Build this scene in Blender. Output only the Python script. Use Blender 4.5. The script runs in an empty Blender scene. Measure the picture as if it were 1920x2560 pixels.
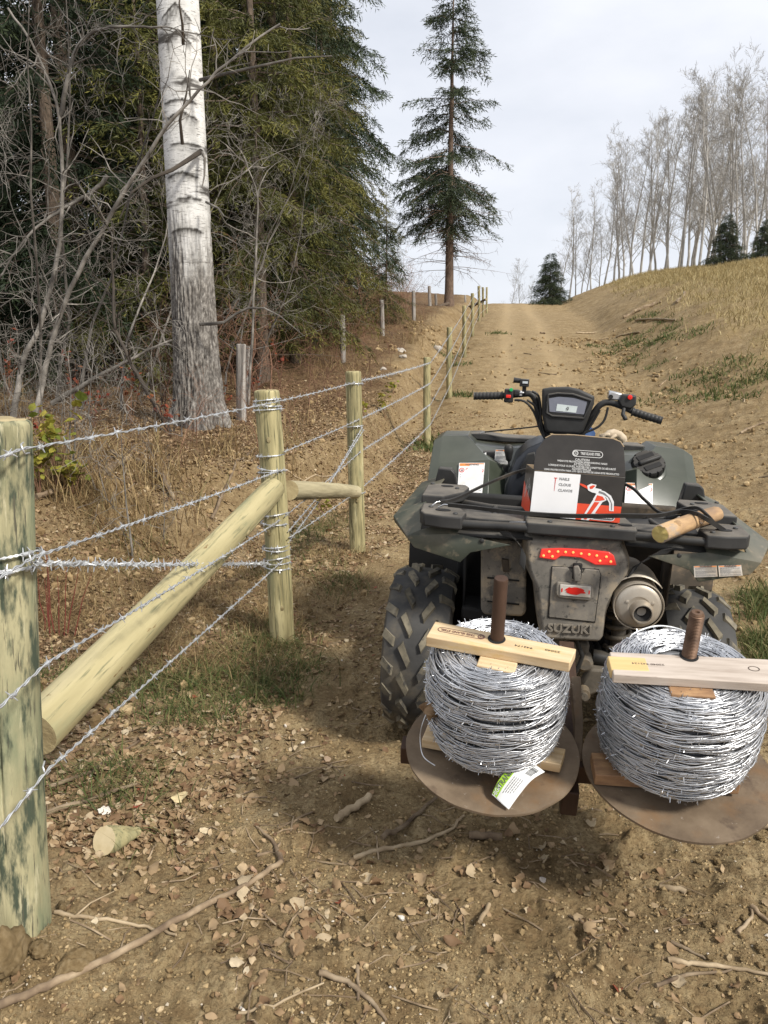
import bpy, math, random
import numpy as np
from mathutils import Vector, Matrix, Euler
random.seed(7); RNG = np.random.default_rng(7)
SC = bpy.context.scene; COL = SC.collection
R_ = math.radians

# ---------------------------------------------------------------- camera, sky, sun, exposure
CAM_Z, PITCH, FPX = 1.5, R_(11), 1960.0
cam = bpy.data.cameras.new('camera'); cam_o = bpy.data.objects.new('camera', cam); COL.objects.link(cam_o)
cam.sensor_fit = 'VERTICAL'; cam.sensor_height = 36; cam.lens = 36*FPX/2560; cam.clip_end = 3000; cam.clip_start = .05
cam_o.location = (0, 0, CAM_Z); cam_o.rotation_euler = (R_(90)-PITCH, 0, 0); SC.camera = cam_o

SUN_EL, SUN_AZ = R_(42), R_(134)      # azimuth clockwise from +Y (the view direction): from the right and a little behind
sun = bpy.data.lights.new('sun', 'SUN'); sun_o = bpy.data.objects.new('sun', sun); COL.objects.link(sun_o)
sun.energy = 4.3; sun.angle = R_(9); sun.color = (1, .95, .87)
sd = Vector((math.sin(SUN_AZ)*math.cos(SUN_EL), math.cos(SUN_AZ)*math.cos(SUN_EL), math.sin(SUN_EL)))
sun_o.rotation_euler = sd.to_track_quat('Z', 'Y').to_euler(); sun_o.location = (20, -20, 30)

W = bpy.data.worlds.new('World'); SC.world = W; W.use_nodes = True
nt = W.node_tree; nt.nodes.clear()
def _n(t, **k):
    n = nt.nodes.new(t)
    for a, b in k.items(): setattr(n, a, b)
    return n
sky = _n('ShaderNodeTexSky', sky_type='NISHITA', sun_disc=False, sun_elevation=SUN_EL, sun_rotation=SUN_AZ, air_density=1.0, dust_density=2.0)
tc = _n('ShaderNodeTexCoord'); mp = _n('ShaderNodeMapping'); mp.inputs['Scale'].default_value = (1.6, 1.2, 3.6)
nz = _n('ShaderNodeTexNoise'); nz.inputs['Scale'].default_value = 2.2; nz.inputs['Detail'].default_value = 6; nz.inputs['Roughness'].default_value = .52
cr = _n('ShaderNodeValToRGB'); cr.color_ramp.elements[0].position = .30; cr.color_ramp.elements[1].position = .66
cr.color_ramp.elements[0].color = (.74, .74, .74, 1); cr.color_ramp.elements[1].color = (1, 1, 1, 1)
mx = _n('ShaderNodeMix', data_type='RGBA'); mx.inputs['B'].default_value = (8.5, 8.75, 9.4, 1)
bg = _n('ShaderNodeBackground'); bg.inputs['Strength'].default_value = .1
ow = _n('ShaderNodeOutputWorld'); L = nt.links.new
L(tc.outputs['Generated'], mp.inputs['Vector']); L(mp.outputs['Vector'], nz.inputs['Vector']); L(nz.outputs['Fac'], cr.inputs['Fac'])
L(cr.outputs['Color'], mx.inputs['Factor']); L(sky.outputs['Color'], mx.inputs['A']); L(mx.outputs['Result'], bg.inputs['Color']); L(bg.outputs['Background'], ow.inputs['Surface'])
vs = SC.view_settings; vs.view_transform = 'Standard'; vs.look = 'None'; vs.exposure = 0.16; vs.gamma = 1.0; vs.use_curve_mapping = False
SC.cycles.max_bounces = 6; SC.cycles.diffuse_bounces = 3; SC.cycles.glossy_bounces = 3; SC.cycles.transparent_max_bounces = 4; SC.cycles.use_denoising = True

# ---------------------------------------------------------------- photograph pixel (1920 x 2560) at a chosen distance -> point in the world
def ray(px, py):
    u = (px-960)/FPX; v = (1280-py)/FPX
    return Vector((u, math.cos(PITCH)+v*math.sin(PITCH), -math.sin(PITCH)+v*math.cos(PITCH)))
def at(px, py, Y):
    d = ray(px, py); return Vector((0, 0, CAM_Z)) + d*(Y/d.y)

# ---------------------------------------------------------------- mesh helpers
class MB:
    def __init__(s): s.v = []; s.f = []
    def add(s, vs, fs):
        o = len(s.v); s.v.extend([tuple(p) for p in vs]); s.f.extend([tuple(i+o for i in f) for f in fs]); return s
    def box(s, c, d, R=None):
        c = Vector(c); R = R or Matrix.Identity(3); x, y, z = d[0]/2, d[1]/2, d[2]/2
        P = [c + R @ Vector((a*x, b*y, e*z)) for a in (-1, 1) for b in (-1, 1) for e in (-1, 1)]
        return s.add(P, [(0,1,3,2),(4,6,7,5),(0,4,5,1),(2,3,7,6),(0,2,6,4),(1,5,7,3)])
    def tube(s, pts, r, n=8, cap=True):
        pts = [Vector(p) for p in pts]; m = len(pts)
        rr = [r]*m if not hasattr(r, '__len__') else list(r)
        t0 = (pts[1]-pts[0]).normalized(); u = t0.orthogonal().normalized(); V = []
        for i, p in enumerate(pts):
            t = (pts[min(i+1, m-1)]-pts[max(i-1, 0)])
            if t.length < 1e-9: t = t0.copy()
            t.normalize(); u = (u - t*u.dot(t))
            if u.length < 1e-6: u = t.orthogonal()
            u.normalize(); w = t.cross(u)
            for k in range(n):
                a = 2*math.pi*k/n; V.append(p + (u*math.cos(a)+w*math.sin(a))*rr[i])
        Fc = [(i*n+k, i*n+(k+1) % n, (i+1)*n+(k+1) % n, (i+1)*n+k) for i in range(m-1) for k in range(n)]
        if cap: Fc += [tuple(range(n-1, -1, -1)), tuple((m-1)*n+k for k in range(n))]
        return s.add(V, Fc)
    def lathe(s, prof, n=32, M=None, close=False):
        M = M or Matrix.Identity(4); V = []; m = len(prof)
        for r, z in prof:
            for k in range(n):
                a = 2*math.pi*k/n; V.append(M @ Vector((r*math.cos(a), r*math.sin(a), z)))
        Fc = [(i*n+k, i*n+(k+1) % n, ((i+1) % m)*n+(k+1) % n, ((i+1) % m)*n+k) for i in range(m if close else m-1) for k in range(n)]
        return s.add(V, Fc)
    def prism(s, poly, off):
        off = Vector(off); P = [Vector(p) for p in poly]; n = len(P)
        return s.add(P+[p+off for p in P], [tuple(range(n-1, -1, -1)), tuple(range(n, 2*n))] + [(i, (i+1) % n, n+(i+1) % n, n+i) for i in range(n)])
    def poly(s, pts): return s.add(pts, [tuple(range(len(pts)))])
    def disc(s, c, r, nrm, n=20):
        c = Vector(c); nrm = Vector(nrm).normalized(); u = nrm.orthogonal().normalized(); w = nrm.cross(u)
        return s.add([c+(u*math.cos(2*math.pi*k/n)+w*math.sin(2*math.pi*k/n))*r for k in range(n)], [tuple(range(n))])
    def mesh(s, name, mat, smooth=None):
        me = bpy.data.meshes.new(name); me.from_pydata(s.v, [], s.f); finish(me, mat, smooth); return me
    def build(s, name, mat, parent=None, smooth=35, bevel=0, loc=None, seg=2, solid=0):
        me = s.mesh(name, mat, smooth); o = link(name, me, parent, loc)
        if loc is not None and parent is None:
            me.transform(Matrix.Translation(-Vector(loc)))
        if solid:
            m = o.modifiers.new('s', 'SOLIDIFY'); m.thickness = solid; m.offset = -1
        if bevel:
            m = o.modifiers.new('b', 'BEVEL'); m.width = bevel; m.segments = seg; m.limit_method = 'ANGLE'; m.angle_limit = R_(30)
        return o
def finish(me, mat, smooth):
    if mat:
        for m in (mat if isinstance(mat, (list, tuple)) else [mat]): me.materials.append(m)
    me.validate()
    if smooth is not None:
        me.polygons.foreach_set('use_smooth', [True]*len(me.polygons))
        if smooth < 180: me.set_sharp_from_angle(angle=R_(smooth))
    me.update()
def link(name, me, parent=None, loc=None):
    o = bpy.data.objects.new(name, me); COL.objects.link(o)
    if parent is not None: o.parent = parent
    if loc is not None: o.location = loc
    return o
def np_mesh(name, V, Fc, mat, smooth=None, attrs=None):
    V = np.ascontiguousarray(V, dtype=np.float32); Fc = np.ascontiguousarray(Fc, dtype=np.int32)
    me = bpy.data.meshes.new(name); nf, k = Fc.shape
    me.vertices.add(len(V)); me.vertices.foreach_set('co', V.ravel())
    me.loops.add(nf*k); me.loops.foreach_set('vertex_index', Fc.ravel())
    me.polygons.add(nf); me.polygons.foreach_set('loop_start', np.arange(nf, dtype=np.int32)*k)
    me.polygons.foreach_set('use_smooth', np.full(nf, smooth is not None))
    me.update(calc_edges=True)
    for nm, a in (attrs or {}).items():
        at_ = me.attributes.new(nm, 'FLOAT', 'POINT'); at_.data.foreach_set('value', np.ascontiguousarray(a, dtype=np.float32))
    me.materials.append(mat); return me
def tag(o, label=None, cat=None, group=None, kind=None):
    if label: o['label'] = label
    if cat: o['category'] = cat
    if group: o['group'] = group
    if kind: o['kind'] = kind
    return o
def thing(name, label, cat, loc=(0, 0, 0), rot=(0, 0, 0), group=None):
    o = bpy.data.objects.new(name, None); COL.objects.link(o); o.location = loc; o.rotation_euler = rot; o.empty_display_size = .1
    return tag(o, label, cat, group)
def copy_tree(o, parent=None):
    c = o.copy(); COL.objects.link(c)
    if parent is not None: c.parent = parent
    for ch in list(o.children): copy_tree(ch, c)
    return c
def text_mb(body, size=.1, ext=0, bold=0, align='CENTER'):
    """flat lettering as a mesh builder: x to the reader's right, y up"""
    cu = bpy.data.curves.new('lettering', 'FONT'); cu.body = body; cu.size = size; cu.extrude = ext; cu.offset = bold; cu.align_x = align; cu.align_y = 'CENTER'
    cu.resolution_u = 2
    o = bpy.data.objects.new('lettering', cu); COL.objects.link(o)
    me = bpy.data.meshes.new_from_object(o.evaluated_get(bpy.context.evaluated_depsgraph_get()))
    mb = MB(); mb.add([v.co.copy() for v in me.vertices], [tuple(p.vertices) for p in me.polygons])
    bpy.data.objects.remove(o); bpy.data.curves.remove(cu); bpy.data.meshes.remove(me); return mb
def placed(mb, M):
    r = MB(); r.add([M @ Vector(v) for v in mb.v], mb.f); return r
def frame(o, x, y):
    """4x4 with origin o, x axis along x, y axis near y"""
    x = Vector(x).normalized(); z = x.cross(Vector(y)).normalized(); y = z.cross(x)
    M = Matrix.Identity(4)
    for i in range(3): M[i][0] = x[i]; M[i][1] = y[i]; M[i][2] = z[i]; M[i][3] = o[i]
    return M

# ---------------------------------------------------------------- noise for shapes (numpy)
def _h(ix, iy, s):
    n = (ix.astype(np.int64)*374761393 + iy.astype(np.int64)*668265263 + s*1442695041) & 0x7fffffff
    n = ((n ^ (n >> 13))*1274126177) & 0x7fffffff
    return ((n ^ (n >> 16)) & 0xffff)/65535.0
def vnoise(x, y, s=0):
    x = np.asarray(x, float); y = np.asarray(y, float)
    ix = np.floor(x); iy = np.floor(y); fx = x-ix; fy = y-iy; fx = fx*fx*(3-2*fx); fy = fy*fy*(3-2*fy)
    a = _h(ix, iy, s); b = _h(ix+1, iy, s); c = _h(ix, iy+1, s); d = _h(ix+1, iy+1, s)
    return (a+(b-a)*fx)*(1-fy)+(c+(d-c)*fx)*fy*1.0
def fbm(x, y, oct=4, s=0, g=.5):
    t = 0; a = 1; n = 0
    for i in range(oct):
        t = t+a*vnoise(x*2**i+i*17.3, y*2**i-i*9.1, s+i); n += a; a *= g
    return t/n
def sstep(a, b, x):
    t = np.clip((np.asarray(x, float)-a)/(b-a), 0, 1); return t*t*(3-2*t)

# ---------------------------------------------------------------- materials
def _base(name):
    m = bpy.data.materials.new(name); m.use_nodes = True; t = m.node_tree
    return m, t, t.nodes['Principled BSDF'], t.links.new
def nn(t, typ, ins=None, **k):
    n = t.nodes.new(typ)
    for a, b in k.items(): setattr(n, a, b)
    for a, b in (ins or {}).items(): n.inputs[a].default_value = b
    return n
def ramp(t, stops):
    r = t.nodes.new('ShaderNodeValToRGB'); e = r.color_ramp.elements
    while len(e) < len(stops): e.new(.5)
    for i, (p, c) in enumerate(stops): e[i].position = p; e[i].color = (*c, 1) if len(c) == 3 else c
    return r
def mat(name, cols, scale=8, detail=5, rough=.75, metal=0, stretch=(1, 1, 1), bump=0, bscale=None, bstretch=None, over=None, spec=.4, rnd=0, rrange=.0, dist=.01, ns=.55, coat=0, sheen=0, dist_n=0, settle=None):
    """noise-ramp colour; over = list of (colour, scale, lo, hi[, stretch]) patches laid on top; rnd = value change per object"""
    m, t, b, L = _base(name)
    tc = nn(t, 'ShaderNodeTexCoord'); mp = nn(t, 'ShaderNodeMapping', {'Scale': stretch}); L(tc.outputs['Object'], mp.inputs['Vector'])
    oi = nn(t, 'ShaderNodeObjectInfo'); ad = nn(t, 'ShaderNodeVectorMath', operation='MULTIPLY_ADD')
    L(oi.outputs['Random'], ad.inputs[0]); ad.inputs[1].default_value = (37, 51, 23) if rnd >= 0 else (0, 0, 0); L(mp.outputs['Vector'], ad.inputs[2])
    nz = nn(t, 'ShaderNodeTexNoise', {'Scale': scale, 'Detail': detail, 'Roughness': ns, 'Distortion': dist_n}); L(ad.outputs[0], nz.inputs['Vector'])
    st = cols if isinstance(cols[0][0], (int, float)) and hasattr(cols[0][1], '__len__') else None
    r = ramp(t, cols); L(nz.outputs['Fac'], r.inputs['Fac']); c = r.outputs['Color']
    for ov in (over or []):
        col, sc, lo, hi = ov[:4]; sx = ov[4] if len(ov) > 4 else (1, 1, 1)
        m2 = nn(t, 'ShaderNodeMapping', {'Scale': sx, 'Location': (sc*1.7, 3.1, sc)}); L(tc.outputs['Object'], m2.inputs['Vector'])
        a2 = nn(t, 'ShaderNodeVectorMath', operation='MULTIPLY_ADD'); L(oi.outputs['Random'], a2.inputs[0]); a2.inputs[1].default_value = (19, 7, 31); L(m2.outputs['Vector'], a2.inputs[2])
        n2 = nn(t, 'ShaderNodeTexNoise', {'Scale': sc, 'Detail': 6, 'Roughness': .62}); L(a2.outputs[0], n2.inputs['Vector'])
        r2 = ramp(t, [(lo, (0, 0, 0)), (hi, (1, 1, 1))]); L(n2.outputs['Fac'], r2.inputs['Fac'])
        x = nn(t, 'ShaderNodeMix', data_type='RGBA'); x.inputs['B'].default_value = (*col, 1)
        L(r2.outputs['Color'], x.inputs['Factor']); L(c, x.inputs['A']); c = x.outputs['Result']
    if settle:      # fine dust lying on faces that look up: (colour, amount)
        ge = nn(t, 'ShaderNodeNewGeometry'); sx_ = nn(t, 'ShaderNodeSeparateXYZ'); L(ge.outputs['Normal'], sx_.inputs[0]); rz = ramp(t, [(.55, (0, 0, 0)), (.95, (settle[1],)*3)]); L(sx_.outputs['Z'], rz.inputs['Fac'])
        n9 = nn(t, 'ShaderNodeTexNoise', {'Scale': 9, 'Detail': 7, 'Roughness': .65}); L(tc.outputs['Object'], n9.inputs['Vector']); r9 = ramp(t, [(.32, (.35, .35, .35)), (.62, (1, 1, 1))]); L(n9.outputs['Fac'], r9.inputs['Fac'])
        mu_ = nn(t, 'ShaderNodeMath', operation='MULTIPLY'); L(rz.outputs['Color'], mu_.inputs[0]); L(r9.outputs['Color'], mu_.inputs[1])
        x = nn(t, 'ShaderNodeMix', data_type='RGBA'); x.inputs['B'].default_value = (*settle[0], 1); L(mu_.outputs[0], x.inputs['Factor']); L(c, x.inputs['A']); c = x.outputs['Result']
    if rnd > 0:
        h = nn(t, 'ShaderNodeHueSaturation'); mr = nn(t, 'ShaderNodeMapRange', {'To Min': 1-rnd, 'To Max': 1+rnd}); L(oi.outputs['Random'], mr.inputs['Value'])
        L(mr.outputs[0], h.inputs['Value']); L(c, h.inputs['Color']); c = h.outputs['Color']
    L(c, b.inputs['Base Color']); b.inputs['Roughness'].default_value = rough; b.inputs['Metallic'].default_value = metal
    b.inputs['Specular IOR Level'].default_value = spec
    if rrange:
        mr = nn(t, 'ShaderNodeMapRange', {'To Min': rough-rrange, 'To Max': rough+rrange}); L(nz.outputs['Fac'], mr.inputs['Value']); L(mr.outputs[0], b.inputs['Roughness'])
    if bump:
        m3 = nn(t, 'ShaderNodeMapping', {'Scale': bstretch or stretch}); L(tc.outputs['Object'], m3.inputs['Vector'])
        n3 = nn(t, 'ShaderNodeTexNoise', {'Scale': bscale or scale*2, 'Detail': 6, 'Roughness': .6}); L(m3.outputs['Vector'], n3.inputs['Vector'])
        bp = nn(t, 'ShaderNodeBump', {'Strength': bump, 'Distance': dist}); L(n3.outputs['Fac'], bp.inputs['Height']); L(bp.outputs['Normal'], b.inputs['Normal'])
    return m
def flat(name, col, rough=.6, metal=0, emit=0, spec=.4):
    """a printed or painted colour with slight unevenness"""
    d = tuple(x*.88 for x in col)
    m = mat(name, [(.35, d), (.65, col)], scale=30, detail=3, rough=rough, metal=metal, spec=spec, rnd=0)
    if emit:
        b = m.node_tree.nodes['Principled BSDF']; b.inputs['Emission Color'].default_value = (*col, 1); b.inputs['Emission Strength'].default_value = emit
    return m

# ================================================================ THE GROUND
_ys = np.linspace(-30, 700, 7301)
def _smooth(y, v, w=11):
    k = np.hanning(w); k /= k.sum(); g = np.interp(_ys, y, v); gp = np.pad(g, w//2, mode='edge'); return np.convolve(gp, k, 'valid')
_RZ = _smooth([-30, -2, 4, 5.8, 11.8, 15.3, 21, 25.7, 32, 38.3, 44, 48, 52, 60, 100, 700], [-.5, .0, .0, .07, .25, .80, 1.58, 2.26, 3.03, 3.55, 4.05, 4.74, 5.05, 5.1, 4.2, -6], 21)
_XF = _smooth([-30, 1.8, 4.05, 5.81, 11.8, 15.3, 21, 25.7, 32, 38.3, 43.9, 60, 700], [-4.5, -.88, -.55, -.2, .65, 1.27, 2.1, 2.82, 3.77, 4.72, 5.58, 8, 100], 15)
def road_z(y): return np.interp(y, _ys, _RZ)
def fence_x(y): return np.interp(y, _ys, _XF)
def zones(x, y):
    x = np.asarray(x, float); y = np.asarray(y, float)
    n = fbm(x*.55, y*.55, 3, 3)-.5; d = fence_x(y)-x+.9*n+.35*(fbm(x*1.9, y*1.9, 2, 4)-.5); e = x-(fence_x(y)+3.6+.7*sstep(18, 40, y))+.9*n
    d0 = np.interp(y, [5, 9], [1.15, .42]); w = np.interp(y, [5, 8, 13, 20], [1.0, .42, .45, .9])
    return d, e, d0, w
def H(x, y, fine=True):
    x = np.asarray(x, float); y = np.asarray(y, float); d, e, d0, w = zones(x, y)
    bank = .48*sstep(d0, d0+w, d)+.05*np.clip(d-d0-w, 0, 14)-.10*np.exp(-((d-d0+.15)/.3)**2)*sstep(6.5, 9, y)
    A = np.interp(y, [-5, 2, 5, 10, 18, 25, 35, 45, 55, 120], [.1, .25, .7, 1.3, 2.2, 2.55, 2.65, 2.4, 2.2, 1.5])
    ee = np.where(e > 0, e*e/(e+.8), 0)
    z = road_z(y)+bank+A*(1-np.exp(-ee/3.4))
    far = np.clip(1-y/90, .2, 1)
    z = z+.07*(fbm(x*.9, y*.9, 3, 11)-.5)*far+.16*sstep(.3, 1.6, d)*(fbm(x*1.7, y*1.7, 3, 5)-.5)*sstep(4, 7, y)
    z = z+.065*sstep(-.6, .6, e)*(fbm(x*1.3, y*1.3, 4, 9)-.5)
    tr = x-fence_x(y)
    z = z-.022*(np.exp(-((tr-1.15)/.2)**2)+np.exp(-((tr-2.35)/.2)**2))*sstep(9, 14, y)
    if fine:
        z = z+.034*(fbm(x*5, y*5, 4, 21)-.5)+.024*(fbm(x*23, y*23, 3, 31, .62)-.5)+.012*np.abs(fbm(x*38, y*38, 2, 33)-.5)
        z = z+.05*(fbm(x*2.6, y*2.6, 4, 25, .6)-.5)*np.where(d > .25, 1.6, .7)*sstep(4, 8, y)+.03*np.abs(fbm(x*3.3, y*3.3, 4, 27, .62)-.5)*sstep(-.4, .8, e)
        cl = fbm(x*11, y*11, 3, 41); z = z+.022*sstep(.58, .78, cl)
        z = z+.055*np.exp(-(((x+.87)**2+(y-1.74)**2)/.035))
        fr = np.exp(-((x-.35)/1.5)**2-((y-1.45)/.55)**2)
        z = z+fr*.05*(fbm(x*4.2+3, y*4.2, 3, 51)-.5)
    return z
def _grade(edges):
    out = []
    for a, b, s in edges: out += list(np.arange(a, b, s))
    return np.array(out+[edges[-1][1]])
_u = _grade([(-9, -2, .5), (-2, -.9, .06), (-.9, -.56, .008), (-.56, .56, .0027), (.56, .9, .008), (.9, 2, .06), (2, 9, .5)])
_rows = [-8, -5, -3, -2, -1, -.3, .2, .6, .9]; _y = 1.1
while _y < 62: _rows.append(_y); _y *= 1.0074
_rows += [64, 68, 75, 85, 100, 130, 180, 260, 400, 640]
_rows = np.array(_rows); _w = np.maximum(_rows, 1.3)+.3
GX = _u[None, :]*_w[:, None]; GY = np.repeat(_rows[:, None], len(_u), 1)
GZ = H(GX, GY)
import bisect
_UL, _RL, _WL, _ZL = _u.tolist(), _rows.tolist(), _w.tolist(), GZ.tolist()
def Hz(x, y):
    """height of the built ground sheet"""
    i = min(max(bisect.bisect(_RL, y)-1, 0), len(_RL)-2); f = min(max((y-_RL[i])/(_RL[i+1]-_RL[i]), 0), 1); z = 0
    for k, g in ((i, 1-f), (i+1, f)):
        u = x/_WL[k]; j = min(max(bisect.bisect(_UL, u)-1, 0), len(_UL)-2); q = min(max((u-_UL[j])/(_UL[j+1]-_UL[j]), 0), 1); z += g*(_ZL[k][j]*(1-q)+_ZL[k][j+1]*q)
    return z
nr, ncx = GX.shape; idx = np.arange(nr*ncx).reshape(nr, ncx)
quads = np.stack([idx[:-1, :-1], idx[:-1, 1:], idx[1:, 1:], idx[1:, :-1]], -1).reshape(-1, 4)
d, e, d0, w = zones(GX, GY)
n1 = fbm(GX*1.4, GY*1.4, 4, 61); n2 = fbm(GX*.7, GY*.7, 3, 71)
a_lit = sstep(-.15, 1.3, d+.9*(n1-.5))*np.where(GY > 4.5, np.clip(1-sstep(d0-.5, d0, d)*(1-sstep(d0+w*.8, d0+w+.5, d))*.75, 0, 1), 1)
a_gr = sstep(1.9, 4.6, e+3.4*(n1-.5))*sstep(7, 10, GY)
tr = GX-fence_x(GY)
a_tr = (np.exp(-((tr-1.15)/.3)**2)+np.exp(-((tr-2.35)/.3)**2)+.5*np.exp(-((tr-1.75)/.9)**2))*sstep(7, 13, GY)
a_da = sstep(.52, .70, fbm(GX*2.1+9, GY*2.1, 4, 81))*np.clip(1.3-GY/14, .25, 1)

def ground_material():
    m, t, b, L = _base('dirt')
    tc = nn(t, 'ShaderNodeTexCoord'); P = tc.outputs['Object']
    def noise(s, d=6, r=.6):
        n = nn(t, 'ShaderNodeTexNoise', {'Scale': s, 'Detail': d, 'Roughness': r}); L(P, n.inputs['Vector']); return n.outputs['Fac']
    def mix(f, a, bcol):
        x = nn(t, 'ShaderNodeMix', data_type='RGBA')
        for s, v in (('Factor', f), ('A', a), ('B', bcol)):
            if hasattr(v, 'node'): L(v, x.inputs[s])
            else: x.inputs[s].default_value = v if s == 'Factor' else (*v, 1)
        return x.outputs['Result']
    def rmp(f, st): r = ramp(t, st); L(f, r.inputs['Fac']); return r.outputs['Color']
    def attr(nm): return nn(t, 'ShaderNodeAttribute', attribute_name=nm).outputs['Fac']
    def mul(a, c):
        x = nn(t, 'ShaderNodeMath', operation='MULTIPLY'); L(a, x.inputs[0])
        if hasattr(c, 'node'): L(c, x.inputs[1])
        else: x.inputs[1].default_value = c
        return x.outputs[0]
    soil = rmp(noise(3.5), [(.30, (.20, .142, .070)), (.46, (.30, .222, .116)), (.62, (.375, .288, .16)), (.75, (.43, .338, .198))])
    soil = mix(mul(rmp(noise(38, 5, .65), [(.40, (0, 0, 0)), (.60, (1, 1, 1))]), .42), soil, (.15, .09, .042))
    soil = mix(mul(rmp(noise(120, 3, .7), [(.60, (0, 0, 0)), (.74, (1, 1, 1))]), .5), soil, (.47, .36, .22))
    soil = mix(mul(rmp(noise(11, 6, .7), [(.50, (0, 0, 0)), (.62, (1, 1, 1))]), .65), soil, (.17, .112, .054))
    soil = mix(mul(rmp(noise(17, 6, .72), [(.57, (0, 0, 0)), (.66, (1, 1, 1))]), .7), soil, (.44, .335, .19))
    soil = mix(mul(rmp(noise(85, 4, .75), [(.52, (0, 0, 0)), (.60, (1, 1, 1))]), .55), soil, (.115, .075, .036))  # dark specks: shadowed gaps between crumbs put into the soil colour
    soil = mix(mul(attr('damp'), .28), soil, (.15, .098, .048))
    soil = mix(mul(attr('track'), .42), soil, (.40, .30, .17))
    lit = rmp(noise(26, 6, .7), [(.28, (.03, .019, .011)), (.45, (.085, .05, .026)), (.57, (.16, .10, .052)), (.72, (.27, .18, .10))])
    c = mix(mul(attr('litter'), rmp(noise(9, 5), [(.3, (.55, .55, .55)), (.6, (1, 1, 1))])), soil, lit)
    gr = rmp(noise(18, 6, .7), [(.3, (.17, .12, .05)), (.5, (.33, .25, .12)), (.7, (.45, .36, .19))])
    c = mix(attr('golden'), c, gr)
    L(c, b.inputs['Base Color']); b.inputs['Roughness'].default_value = .93; b.inputs['Specular IOR Level'].default_value = .15
    n_a = noise(60, 8, .7); vo = nn(t, 'ShaderNodeTexVoronoi', {'Scale': 55}); L(P, vo.inputs['Vector'])
    b1 = nn(t, 'ShaderNodeBump', {'Strength': .9, 'Distance': .022}); L(n_a, b1.inputs['Height'])
    b2 = nn(t, 'ShaderNodeBump', {'Strength': .5, 'Distance': .010}); L(vo.outputs['Distance'], b2.inputs['Height']); L(b1.outputs['Normal'], b2.inputs['Normal'])
    L(b2.outputs['Normal'], b.inputs['Normal']); return m
g_me = np_mesh('ground', np.stack([GX, GY, GZ], -1).reshape(-1, 3), quads, ground_material(), smooth=1,
               attrs={'litter': a_lit.ravel(), 'golden': a_gr.ravel(), 'track': a_tr.ravel(), 'damp': a_da.ravel()})
tag(link('ground', g_me), kind='structure')

# ================================================================ TREES
M_bark_dark = mat('spruce bark', [(.3, (.05, .038, .028)), (.55, (.12, .088, .062)), (.75, (.2, .15, .11))], scale=9, stretch=(4, 4, 1), bump=.8, bscale=10, dist=.03, rough=.9)
M_bark_red = mat('ruddy bark', [(.3, (.07, .048, .034)), (.55, (.155, .105, .074)), (.75, (.24, .17, .125))], scale=7, stretch=(4, 4, 1), bump=.8, bscale=9, dist=.03, rough=.9)
M_grey_twig = mat('grey twig', [(.3, (.05, .044, .038)), (.5, (.13, .117, .10)), (.7, (.30, .275, .24))], scale=5, rough=.85, rnd=.25, bump=.3, bscale=40)
M_dark_twig = mat('dark twig', [(.3, (.035, .028, .022)), (.7, (.10, .08, .06))], scale=6, rough=.85, rnd=.3)
M_red_twig = mat('reddish twig', [(.3, (.10, .045, .03)), (.5, (.17, .09, .055)), (.7, (.26, .15, .09))], scale=4, rough=.85, rnd=.3)
M_poplar = mat('poplar bark', [(.3, (.19, .18, .165)), (.55, (.34, .325, .30)), (.75, (.50, .48, .45))], scale=1.5, rough=.85, rnd=.2)
def needle_mat(name, cols, rnd=.2):
    m, t, b, L = _base(name)
    g = nn(t, 'ShaderNodeNewGeometry'); tc = nn(t, 'ShaderNodeTexCoord')
    n = nn(t, 'ShaderNodeTexNoise', {'Scale': 1.1, 'Detail': 6, 'Roughness': .72}); L(tc.outputs['Object'], n.inputs['Vector'])
    r = ramp(t, cols); at_ = nn(t, 'ShaderNodeAttribute', attribute_name='tip')  # paler towards the tips: new growth, with sunlit tips put into the colour
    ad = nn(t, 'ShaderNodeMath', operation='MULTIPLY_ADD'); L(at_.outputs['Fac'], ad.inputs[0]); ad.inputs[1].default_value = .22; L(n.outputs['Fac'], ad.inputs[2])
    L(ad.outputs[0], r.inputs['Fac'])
    oi = nn(t, 'ShaderNodeObjectInfo'); mr = nn(t, 'ShaderNodeMapRange', {'To Min': 1-rnd, 'To Max': 1+rnd}); L(oi.outputs['Random'], mr.inputs['Value'])
    hs = nn(t, 'ShaderNodeHueSaturation'); L(mr.outputs[0], hs.inputs['Value']); L(r.outputs['Color'], hs.inputs['Color']); L(hs.outputs['Color'], b.inputs['Base Color'])
    b.inputs['Roughness'].default_value = .6; b.inputs['Specular IOR Level'].default_value = .25
    tr = nn(t, 'ShaderNodeBsdfTranslucent'); L(hs.outputs['Color'], tr.inputs['Color']); ms = nn(t, 'ShaderNodeMixShader', {'Fac': .22})
    L(b.outputs[0], ms.inputs[1]); L(tr.outputs[0], ms.inputs[2]); L(ms.outputs[0], t.nodes['Material Output'].inputs['Surface']); return m
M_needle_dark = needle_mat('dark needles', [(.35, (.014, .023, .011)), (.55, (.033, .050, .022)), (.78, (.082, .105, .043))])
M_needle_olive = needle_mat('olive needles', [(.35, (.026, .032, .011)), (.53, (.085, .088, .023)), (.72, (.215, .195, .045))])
M_needle_spruce = needle_mat('spruce needles', [(.35, (.02, .03, .016)), (.55, (.045, .06, .03)), (.75, (.09, .105, .05))])

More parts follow.
